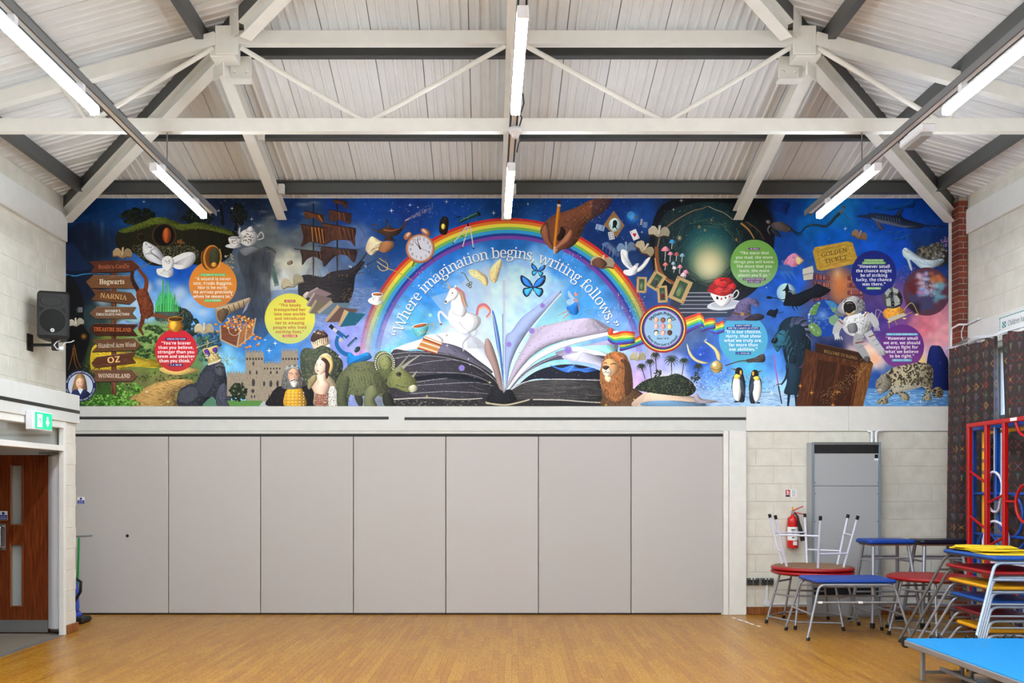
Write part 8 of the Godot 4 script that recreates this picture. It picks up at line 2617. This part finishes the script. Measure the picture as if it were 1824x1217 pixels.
	for k in 9:
		var x := 1169.5 + (k % 3) * 12.0
		var y := 571.5 + (k / 3) * 11.2
		ell(x, y - 1.0, 4.6, 4.6, [K(220, 150, 130), K(70, 48, 40), K(60, 56, 56), K(200, 150, 150), K(206, 110, 120), K(206, 160, 90), K(30, 28, 30), K(196, 110, 96), K(50, 34, 32)][k])
		ell(x, y + 0.4, 3.9, 4.0, tone[k])
		for e in [-1.4, 1.4]: ell(x + e, y, 0.5, 0.5, K(40, 30, 30))
		ln([x - 1.2, y + 2.0, x, y + 2.5, x + 1.2, y + 2.0], 0.4, K(120, 50, 50))
	# lion
	var mane := [1069, 672, 1072, 650, 1078, 636, 1088, 629, 1100, 627, 1114, 632, 1122, 646, 1126, 664, 1128, 690, 1122, 700, 1110, 712, 1094, 716, 1080, 706, 1072, 690]
	sh([1072, 690, 1084, 680, 1110, 690, 1128, 692, 1146, 702, 1154, 714, 1156, 724, 1076, 724, 1074, 706], K(92, 66, 46))
	hatch([1076, 724, 1080, 700, 1120, 694, 1146, 702, 1156, 724], 260, 6, 1.3, 0.6, 0.9, [K(120, 88, 60), K(66, 46, 34), K(50, 36, 28), K(140, 104, 70)])
	sh(mane, K(150, 96, 56))
	hatch(mane, 1000, 7, 1.35, 0.5, 0.8, [K(182, 124, 76), K(110, 66, 38), K(206, 150, 98), K(92, 56, 34), K(160, 104, 60)])
	sh([1110, 640, 1122, 648, 1127, 670, 1127, 694, 1116, 706, 1112, 680, 1114, 660], K(64, 42, 30, 190))
	sh([1092, 632, 1104, 632, 1112, 640, 1108, 650, 1098, 640], K(170, 100, 58))
	ell(1108, 642, 4.4, 5.4, K(170, 112, 76))
	ell(1108.6, 643, 2.4, 3.4, K(90, 56, 42))
	sh([1075, 646, 1082, 640, 1094, 641, 1101, 648, 1102, 660, 1096, 668, 1088, 672, 1080, 670, 1075, 660], K(196, 146, 100))
	sh([1074, 656, 1080, 652, 1088, 656, 1090, 664, 1086, 670, 1078, 670, 1074, 664], K(224, 206, 184))
	sh([1074, 654, 1080, 651.6, 1086, 654, 1081, 659, 1076, 658], K(66, 46, 42))
	ln([1080, 659, 1080, 663, 1086, 664.6], 0.8, K(60, 42, 38))
	ln([1076, 664, 1080, 663, 1084, 665], 0.7, K(60, 42, 38))
	ln([1076, 648, 1079, 646.4, 1082, 648.4], 1.1, K(40, 28, 24))
	ln([1088, 650, 1093, 648, 1098, 649], 1.3, K(40, 28, 24))
	sh([1078, 671, 1090, 673, 1088, 680, 1080, 679], K(216, 192, 160))
	star(1141, 717, 6, K(250, 180, 80))
	star(1130, 712, 3.4, K(250, 206, 110))
	star(1080, 722, 4, K(250, 190, 90))
	open_book(1137, 634, 14, 0.0, K(206, 196, 160), K(160, 146, 110))
	# island with palms
	for k in 5: dab(1176, 672, 20, 18, K(240, 226, 240), 0.3)
	sh([1128, 724, 1140, 706, 1160, 698, 1200, 700, 1240, 708, 1284, 716, 1250, 720, 1200, 724], K(196, 170, 150))
	sh([1150, 716, 1200, 714, 1260, 720, 1250, 724, 1150, 724], K(96, 130, 160))
	for q in [[1143, 654, 1150, 676], [1158, 646, 1161, 674], [1168, 634, 1170, 664], [1197, 642, 1197, 676], [1219, 644, 1215, 672], [1244, 654, 1244, 680]]:
		ln(q, 1.6, K(70, 62, 54), 1.4, false)
		var big := 14.0 if q[0] == 1197 else 9.0
		for k in 13:
			var t := TAU * k / 13.0 + 0.2
			ln([q[0], q[1], q[0] + cos(t) * big * 0.6, q[1] + sin(t) * big * 0.5 - 1.5, q[0] + cos(t) * big, q[1] + sin(t) * big * 0.7 + 2.5], 2.6, [K(46, 54, 40), K(72, 80, 54), K(34, 42, 36)][k % 3], 0.4)
	var jung := [1132, 694, 1140, 684, 1154, 676, 1170, 672, 1190, 670, 1206, 666, 1224, 674, 1236, 684, 1240, 696, 1226, 706, 1190, 704, 1160, 700]
	sh(jung, K(36, 42, 36))
	hatch(jung, 900, 4, 0.6, 1.6, 1.4, [K(58, 68, 48), K(26, 32, 30), K(80, 90, 60), K(44, 52, 42), K(100, 108, 76)])
	blobs(1165, 660, 1180, 676, 24, 1.4, 2.8, [K(40, 48, 40), K(60, 70, 50)])
	blobs(1232, 664, 1246, 684, 24, 1.4, 2.8, [K(40, 48, 40), K(60, 70, 50)])
	# broken surf and ice
	hatch([1240, 668, 1268, 656, 1300, 658, 1332, 660, 1372, 676, 1380, 694, 1300, 700, 1244, 700], 520, 5, 0.4, 1.4, 1.2, [K(226, 236, 246), K(130, 164, 214), K(90, 124, 180), K(176, 200, 232), K(70, 96, 150)])
	pg([1240, 696, 1440, 696, 1440, 724, 1260, 724], K(170, 200, 232, 150))
	hatch([1250, 698, 1440, 698, 1440, 724, 1262, 724], 240, 16, 0.0, 0.1, 1.0, [K(206, 224, 244), K(130, 166, 212), K(226, 238, 250), K(104, 146, 200)], false)
	sh([1240, 700, 1252, 712, 1282, 716, 1240, 718], K(150, 140, 150))
	# gold ball with two feathers, broom
	sh([1254, 608, 1264, 612, 1276, 620, 1284, 632, 1284, 642, 1278, 640, 1272, 624], K(206, 186, 130))
	sh([1224, 612, 1230, 626, 1242, 640, 1264, 647, 1250, 648, 1236, 642, 1227, 630], K(196, 184, 136))
	ell(1277, 654, 11, 11, K(176, 146, 84))
	ell(1274, 650, 5, 4, K(236, 216, 160))
	ln([1267, 656, 1277, 660, 1287, 655], 0.8, K(96, 74, 36))
	ln([1292, 652, 1304, 648, 1318, 644, 1330, 643], 1.8, K(80, 62, 52), 1.8)
	sh([1330, 641, 1344, 638, 1358, 631, 1363, 634, 1362, 645, 1346, 646, 1332, 646], K(74, 64, 62))
	hatch([1330, 641, 1344, 638, 1358, 631, 1363, 645, 1346, 646], 60, 12, -0.15, 0.2, 0.6, [K(110, 98, 92), K(46, 40, 42)])
	# penguins
	for q in [[1316, 690, 1.0, 1.0], [1346, 692, -1.0, 0.94]]:
		var f := func(a: Array) -> Array:
			var o := []
			for i in range(0, a.size(), 2): o.append_array([q[0] + a[i] * q[2] * q[3], q[1] + a[i + 1] * q[3]])
			return o
		sh(f.call([-9, 18, -12, 2, -11, -14, -6, -24, 2, -30, 8, -24, 12, -8, 12, 10, 10, 26, 4, 26, -4, 25]), K(40, 46, 58))
		sh(f.call([-8, 20, -11, 2, -9, -14, -4, -22, 2, -14, 5, 2, 4, 16, 0, 25]), K(232, 230, 226))
		sh(f.call([-8, -20, -2, -24, 4, -20, 0, -15, -6, -15]), K(240, 200, 90))
		sh(f.call([-6, -25, -4, -33, 2, -35, 7, -31, 8, -24, 2, -22]), K(30, 28, 32))
		pg(f.call([-4, -32, -15, -34, -4, -28]), K(60, 44, 40))
		ln(f.call([-5, -30, -13, -33]), 0.7, K(222, 130, 60), 0.5, false)
		ell(q[0] + 4 * q[2], q[1] - 26, 2.0, 4.0, K(236, 160, 60))
		sh(f.call([4, -14, 9, -6, 12, 8, 11, 16, 6, 10, 3, -2]), K(58, 66, 82))
		ell(q[0] - 4, q[1] + 26, 5, 1.6, K(40, 38, 42))
		ell(q[0] + 5, q[1] + 26, 4, 1.4, K(40, 38, 42))
	# girl with a long glowing blade, seen from behind
	ln([1379, 632, 1382, 656, 1387, 688], 2.0, K(190, 100, 190), 2.4)
	ln([1383, 686, 1392, 684], 1.4, K(60, 60, 80), -1, false)
	ln([1387, 688, 1393, 720], 2.4, K(40, 36, 60), 2.0, false)
	sh([1400, 652, 1406, 648, 1422, 650, 1428, 664, 1424, 690, 1426, 702, 1398, 702, 1402, 680], K(30, 50, 66))
	ell(1412, 640, 7.2, 8.6, K(26, 40, 54))
	ln([1404, 656, 1400, 674, 1392, 686], 4.4, K(26, 44, 58), 2.6)
	ln([1424, 656, 1430, 652, 1432, 646], 3.2, K(90, 60, 84), 2.0)
	for q in [[1406, 702, 1404, 724], [1418, 702, 1419, 724]]: ln(q, 5, K(24, 40, 54), 3.4, false)
	ln([1405, 634, 1405, 646], 1.0, K(90, 150, 170), 0.6)
	# earth
	ell(1470, 567, 33, 33, K(26, 74, 170))
	dab(1466, 562, 18, 16, K(150, 190, 240), 0.8)
	for q in [[[1442, 556, 1450, 544, 1462, 538, 1458, 548, 1454, 560, 1446, 562], K(96, 146, 70, 250)], [[1440, 580, 1450, 576, 1462, 586, 1464, 596, 1456, 600, 1446, 594], K(110, 150, 84, 250)], [[1470, 536, 1484, 538, 1492, 546, 1486, 552, 1476, 544], K(70, 140, 190, 250)], [[1478, 566, 1490, 562, 1496, 572, 1488, 580, 1478, 576], K(130, 166, 130, 250)], [[1480, 548, 1490, 550, 1492, 558, 1484, 556], K(110, 160, 120, 250)]]: sh(q[0], q[1])
	hatch([1442, 556, 1458, 540, 1454, 560, 1462, 586, 1456, 600, 1440, 582], 120, 5, 0.8, 1.0, 0.9, [K(130, 170, 90), K(70, 120, 60), K(170, 176, 120)])
	for k in 34: dab(1470 + prng.randf_range(-18, 20), 567 + prng.randf_range(-20, 20), 4, 1.6, K(236, 244, 250), 0.35)
	for k in 20:
		var t := prng.randf_range(2.0, 4.4)
		dab(1470 + cos(t) * 29, 567 + sin(t) * 29, 3.4, 2.6, K(236, 244, 250), 0.6)
	# lunar lander
	for q in [[1562, 572, 1569, 556], [1606, 564, 1626, 556], [1594, 570, 1600, 584], [1583, 570, 1585, 588]]: ln(q, 1.2, K(190, 160, 100), 1.0, false)
	ln([1608, 556, 1624, 540, 1636, 560], 1.4, K(206, 176, 90), 1.2)
	ln([1576, 560, 1562, 552, 1560, 570], 1.2, K(190, 180, 160), 1.0)
	sh([1574, 556, 1580, 550, 1600, 546, 1612, 554, 1608, 566, 1590, 572, 1576, 566], K(206, 140, 50))
	hatch([1574, 556, 1600, 546, 1612, 554, 1590, 572], 110, 4, 0.8, 1.5, 1.0, [K(246, 200, 100), K(150, 90, 30), K(250, 226, 150)])
	pg([1580, 568, 1610, 558, 1616, 562, 1586, 574], K(206, 200, 180))
	sh([1574, 540, 1574, 526, 1582, 516, 1592, 512, 1602, 518, 1608, 530, 1606, 544, 1592, 550, 1580, 548], K(70, 72, 76))
	for q in [[1576, 522, 1584, 514, 1588, 520, 1580, 530], [1590, 512, 1600, 516, 1602, 524, 1592, 522], [1578, 534, 1586, 530, 1588, 546, 1580, 546], [1592, 526, 1602, 528, 1604, 542, 1594, 546]]: pg(q, K(176, 182, 176))
	for q in [[1584, 522, 1591, 520, 1590, 530, 1585, 531], [1600, 520, 1607, 530, 1603, 534, 1599, 528], [1588, 536, 1594, 536, 1593, 546, 1588, 546]]: pg(q, K(24, 24, 28))
	hatch([1576, 520, 1600, 514, 1607, 540, 1580, 547], 110, 4, 0.7, 1.5, 0.8, [K(220, 224, 216), K(60, 62, 66), K(120, 124, 124)], false)
	ln([1592, 512, 1594, 506], 1.0, K(150, 150, 150), -1, false)
	for q in [[1585, 574], [1612, 568], [1634, 561]]: ell(q[0], q[1], 4, 1.4, K(214, 186, 120))
	# purple quotation and the peak beyond
	sh([1644, 724, 1648, 680, 1652, 640, 1658, 618, 1668, 616, 1676, 618, 1684, 632, 1690, 650, 1690, 724], K(24, 34, 84))
	ell(1630, 650, 20, 26, K(248, 210, 130, 160))
	for k in 5: dab(1556, 640, 18, 14, K(250, 190, 150), 0.5)
	bubble(1607, 618, 39.5, K(112, 52, 140), K(140, 74, 150), ["HOW TO TRAIN YOUR DRAGON"], ["\"However small", "we are, we should", "always fight for", "what we believe", "to be right.\""], ["CRESSIDA COWELL"], K(88, 176, 212), K(226, 242, 250), K(255, 250, 255), 7.9, 7.6, 1.0)
	# snow field and mountains
	sh([1540, 690, 1556, 668, 1566, 676, 1580, 664, 1600, 680, 1640, 684, 1640, 700, 1540, 704], K(50, 96, 170, 190))
	pg([1530, 692, 1690, 696, 1690, 724, 1530, 724], K(110, 168, 220, 190))
	hatch([1534, 694, 1690, 698, 1690, 724, 1534, 724], 260, 14, 0.0, 0.12, 1.1, [K(150, 200, 236), K(80, 140, 204), K(190, 222, 244), K(70, 120, 190)], false)
	# wardrobe door
	pg([1436, 620, 1436.5, 631, 1430, 724, 1418, 724], K(80, 44, 26))
	var wd := [1453, 612, 1540, 632, 1556, 648, 1538, 724, 1418, 724, 1436, 622, 1453, 628]
	pg(wd, K(84, 46, 28))
	hatch(wd, 700, 26, 1.72, 0.12, 0.9, [K(108, 62, 38), K(60, 32, 20), K(124, 74, 46), K(70, 38, 24)], false)
	pg([1453, 611, 1541, 630, 1540, 647, 1453, 628], K(58, 34, 24))
	ln([1455, 612, 1541, 631], 1.0, K(106, 68, 46), -1, false)
	pg([1458, 641, 1492, 647, 1480, 724, 1446, 724], K(64, 34, 22))
	pg([1498, 650, 1526, 656, 1514, 724, 1486, 724], K(64, 34, 22))
	hatch([1458, 641, 1492, 647, 1480, 724, 1446, 724], 160, 22, 1.72, 0.1, 0.8, [K(92, 52, 32), K(48, 26, 18)], false)
	hatch([1498, 650, 1526, 656, 1514, 724, 1486, 724], 140, 22, 1.72, 0.1, 0.8, [K(92, 52, 32), K(48, 26, 18)], false)
	pg([1533, 646, 1556, 648, 1538, 724, 1520, 724], K(120, 76, 40))
	hatch([1533, 646, 1556, 648, 1538, 724, 1520, 724], 140, 18, 1.75, 0.1, 0.8, [K(160, 108, 56), K(90, 54, 28)], false)
	tx("WELCOME TO NARNIA", 1498, 632.5, 7.4, K(186, 146, 84), 62, 0.215, true, 400)
	for k in 150:
		var t := prng.randf()
		dab(lerpf(1470, 1545, t) + prng.randf_range(-10, 10), lerpf(712, 650, t) + prng.randf_range(-12, 12), 1.2, 1.2, [K(255, 230, 170), K(250, 200, 110)][k % 2], 0.9)
	for q in [[1446, 700, 5], [1492, 699, 5], [1484, 722, 5], [1426, 688, 5]]: star(q[0], q[1], q[2], K(250, 160, 70))
	# astronaut
	ln([1488, 556, 1504, 560], 12, K(120, 122, 126), 12, false)
	sh([1492, 552, 1502, 536, 1520, 528, 1536, 534, 1542, 552, 1534, 560, 1510, 562], K(150, 150, 152))
	sh([1506, 566, 1526, 560, 1546, 556, 1556, 568, 1552, 584, 1544, 596, 1524, 600, 1508, 594, 1500, 580], K(196, 196, 198))
	ln([1502, 572, 1492, 584, 1489, 596], 15, K(190, 190, 192), 12)
	ln([1490, 594, 1492, 604], 10, K(206, 206, 208), 8, false)
	for k in 4: ln([1489 + k * 3, 600, 1488 + k * 4.4, 606], 2.0, K(214, 214, 214), 1.4, false)
	ln([1548, 562, 1558, 572, 1561, 582], 15, K(200, 200, 202), 11)
	for k in 4: ln([1558 + k * 2.2, 582, 1558 + k * 3.2, 590], 2.0, K(206, 206, 206), 1.4, false)
	ln([1532, 596, 1528, 612, 1538, 628, 1546, 640], 18, K(170, 170, 172), 11)
	ln([1546, 592, 1556, 608, 1566, 620, 1574, 630], 16, K(200, 200, 202), 10)
	for q in [[1526, 606, 1540, 603], [1524, 613, 1541, 609], [1530, 620, 1544, 614], [1550, 600, 1562, 594], [1554, 608, 1566, 602], [1560, 616, 1571, 610]]: ln(q, 0.9, K(120, 120, 124), -1, false)
	for q in [[1524, 611.5, 1538, 609], [1548, 601, 1558, 597], [1494, 571, 1502, 578], [1540, 564, 1546, 556]]: ln(q, 1.8, K(140, 62, 40), -1, false)
	hatch([1508, 566, 1548, 560, 1550, 588, 1524, 598, 1506, 588], 120, 5, 0.6, 1.5, 1.0, [K(226, 226, 226), K(130, 130, 134), K(90, 92, 96)], false)
	sh([1510, 580, 1524, 576, 1528, 590, 1514, 594], K(110, 112, 116))
	ell(1545, 640, 6, 5, K(80, 78, 80), 0.5)
	ell(1573, 629, 6, 4.4, K(150, 150, 150), 0.6)
	ell(1515, 548, 15, 13, K(196, 196, 198), 0.2)
	sh([1503, 546, 1507, 539, 1516, 537, 1523, 542, 1525, 551, 1520, 559, 1511, 562, 1505, 557], K(34, 30, 30))
	sh([1506, 556, 1514, 559, 1523, 553, 1521, 560, 1511, 563], K(190, 160, 112))
	ln([1509, 542, 1514, 540, 1519, 542], 1.6, K(150, 146, 144), 0.6)
	ln([1518, 546, 1521, 550], 1.2, K(110, 100, 92), 0.5, false)
	for q in [1498, 1504, 1528]: ln([q, 540, q + 4, 533], 1.6, K(90, 90, 94), -1, false)
	hatch([1524, 534, 1540, 536, 1542, 554, 1530, 558], 60, 5, 0.8, 1.5, 1.2, [K(60, 60, 64), K(206, 206, 208), K(120, 120, 124)], false)
	pg([1534, 556, 1540, 554, 1541, 559, 1535, 561], K(80, 80, 130))
	# snow leopard
	var cat := [1561, 690, 1563, 680, 1569, 672, 1580, 664, 1590, 656, 1606, 652, 1626, 648, 1642, 646, 1656, 650, 1663, 662, 1662, 682, 1658, 700, 1660, 712, 1648, 714, 1644, 710, 1650, 696, 1642, 690, 1624, 694, 1606, 698, 1618, 702, 1620, 712, 1608, 714, 1602, 704, 1594, 702, 1582, 712, 1584, 718, 1572, 721, 1562, 719, 1566, 712, 1580, 704, 1588, 692, 1580, 694, 1570, 700, 1562, 696]
	sh(cat, K(158, 148, 122))
	hatch(cat, 700, 4, 1.0, 0.8, 0.8, [K(186, 176, 150), K(130, 118, 94), K(206, 198, 176), K(110, 100, 80)])
	sh([1580, 690, 1600, 686, 1630, 684, 1644, 688, 1626, 695, 1604, 699, 1590, 698], K(206, 198, 178, 150))
	var cp := smooth(cat)
	for k in 420:
		var x := prng.randf_range(1566, 1664)
		var y := prng.randf_range(647, 720)
		if not Geometry2D.is_point_in_polygon(to_cv(x, y), cp): continue
		var r := prng.randf_range(1.5, 2.7) if y < 690 else prng.randf_range(0.8, 1.6)
		if y > 684 and y < 698 and x > 1590 and x < 1642: r *= 0.5
		var t := prng.randf() * 3
		ell(x, y, r, r * 0.75, [K(38, 32, 28), K(50, 42, 34)][k % 2], t)
		if r > 1.8: ell(x + 0.3, y, r * 0.5, r * 0.36, K(140, 124, 98), t)
	# its lowered head
	sh([1560, 688, 1562, 678, 1568, 671, 1571, 667, 1575, 670, 1582, 672, 1588, 680, 1586, 692, 1578, 698, 1569, 702, 1563, 699], K(126, 118, 104))
	hatch([1561, 686, 1568, 672, 1580, 672, 1586, 684, 1576, 698, 1565, 698], 150, 3, 0.9, 1.0, 0.7, [K(170, 162, 146), K(80, 72, 62), K(52, 46, 42), K(196, 188, 172)])
	ell(1583, 672, 3.0, 3.0, K(70, 62, 54))
	sh([1660, 694, 1668, 690, 1678, 692, 1681, 702, 1676, 709, 1666, 708, 1662, 702, 1654, 692, 1656, 684], K(120, 108, 86))
	for k in 22: ell(prng.randf_range(1662, 1679), prng.randf_range(692, 706), 1.5, 1.1, K(44, 36, 30))
	sh([1562, 694, 1567, 692, 1572, 695, 1570, 700, 1564, 699], K(190, 182, 168, 250))
	ln([1565, 686, 1570, 684.4], 1.5, K(24, 22, 20), -1, false)
	ln([1563, 697, 1568, 698.4, 1572, 697], 0.7, K(40, 34, 32))
	ell(1563.5, 692, 1.6, 1.2, K(60, 48, 44))
	# stars
	for z in [[330, 356, 470, 410, 110], [650, 356, 890, 396, 150], [905, 356, 1060, 395, 80], [1060, 356, 1240, 430, 110], [430, 560, 520, 640, 60], [640, 460, 700, 520, 40], [1220, 600, 1300, 650, 50], [1420, 400, 1680, 460, 50], [1540, 640, 1690, 720, 40]]:
		dust(z[0], z[1], z[2], z[3], z[4], [K(255, 255, 255), K(206, 224, 250), K(170, 200, 240)], 0.7)
	for q in [[414, 372, 4], [449, 391, 3.6], [390, 376, 3], [698, 376, 5], [731, 366, 4], [796, 360, 4], [745, 370, 2.6], [880, 380, 4.6], [941, 364, 3], [1214, 358, 4], [1200, 374, 3], [1144, 414, 2.6], [257, 360, 3], [626, 476, 3], [652, 475, 3], [1506, 408, 4], [1258, 606, 3.4], [1248, 632, 3], [1366, 513, 2.4], [1375, 700, 4], [1640, 716, 4], [1620, 700, 3], [605, 636, 3.6], [623, 475, 2.6]]: star(q[0], q[1], q[2])

func build_mural() -> void:
	prng.seed = 2024
	mural_ground()
	mural_left()
	rainbow()
	mural_ship()
	mural_centre()
	mural_people()
	mural_right()
	var mu := thing("wall_mural", "long printed storybook mural with a rainbow over a giant open book", "mural", Vector3(MIDX, 2.67, BACK))
	var w := 1572.0 / 139.0 / 2.0
	for i in 2:
		var t := ImageTexture.create_from_image(cv.get_region(Rect2i(i * 2048, 0, 2048, 964)))
		var m := paint("mural_print%d" % i, Color(1, 1, 1), 0.42)
		m.metallic_specular = 0.28
		m.albedo_texture = t
		m.texture_repeat = false
		var x0 := LEFT + i * w
		var mb := MB.new()
		var h := 2.664
		mb.quad_uv(Vector3(0, 0, 0.004), Vector3(w, 0, 0.004), Vector3(w, h, 0.004), Vector3(0, h, 0.004), Vector2(0, 1), Vector2(1, 1), Vector2(1, 0), Vector2(0, 0), Vector3.BACK)
		put(mu, "print_sheet", mb.done(), m, Vector3(x0 - MIDX, 0.002, 0))
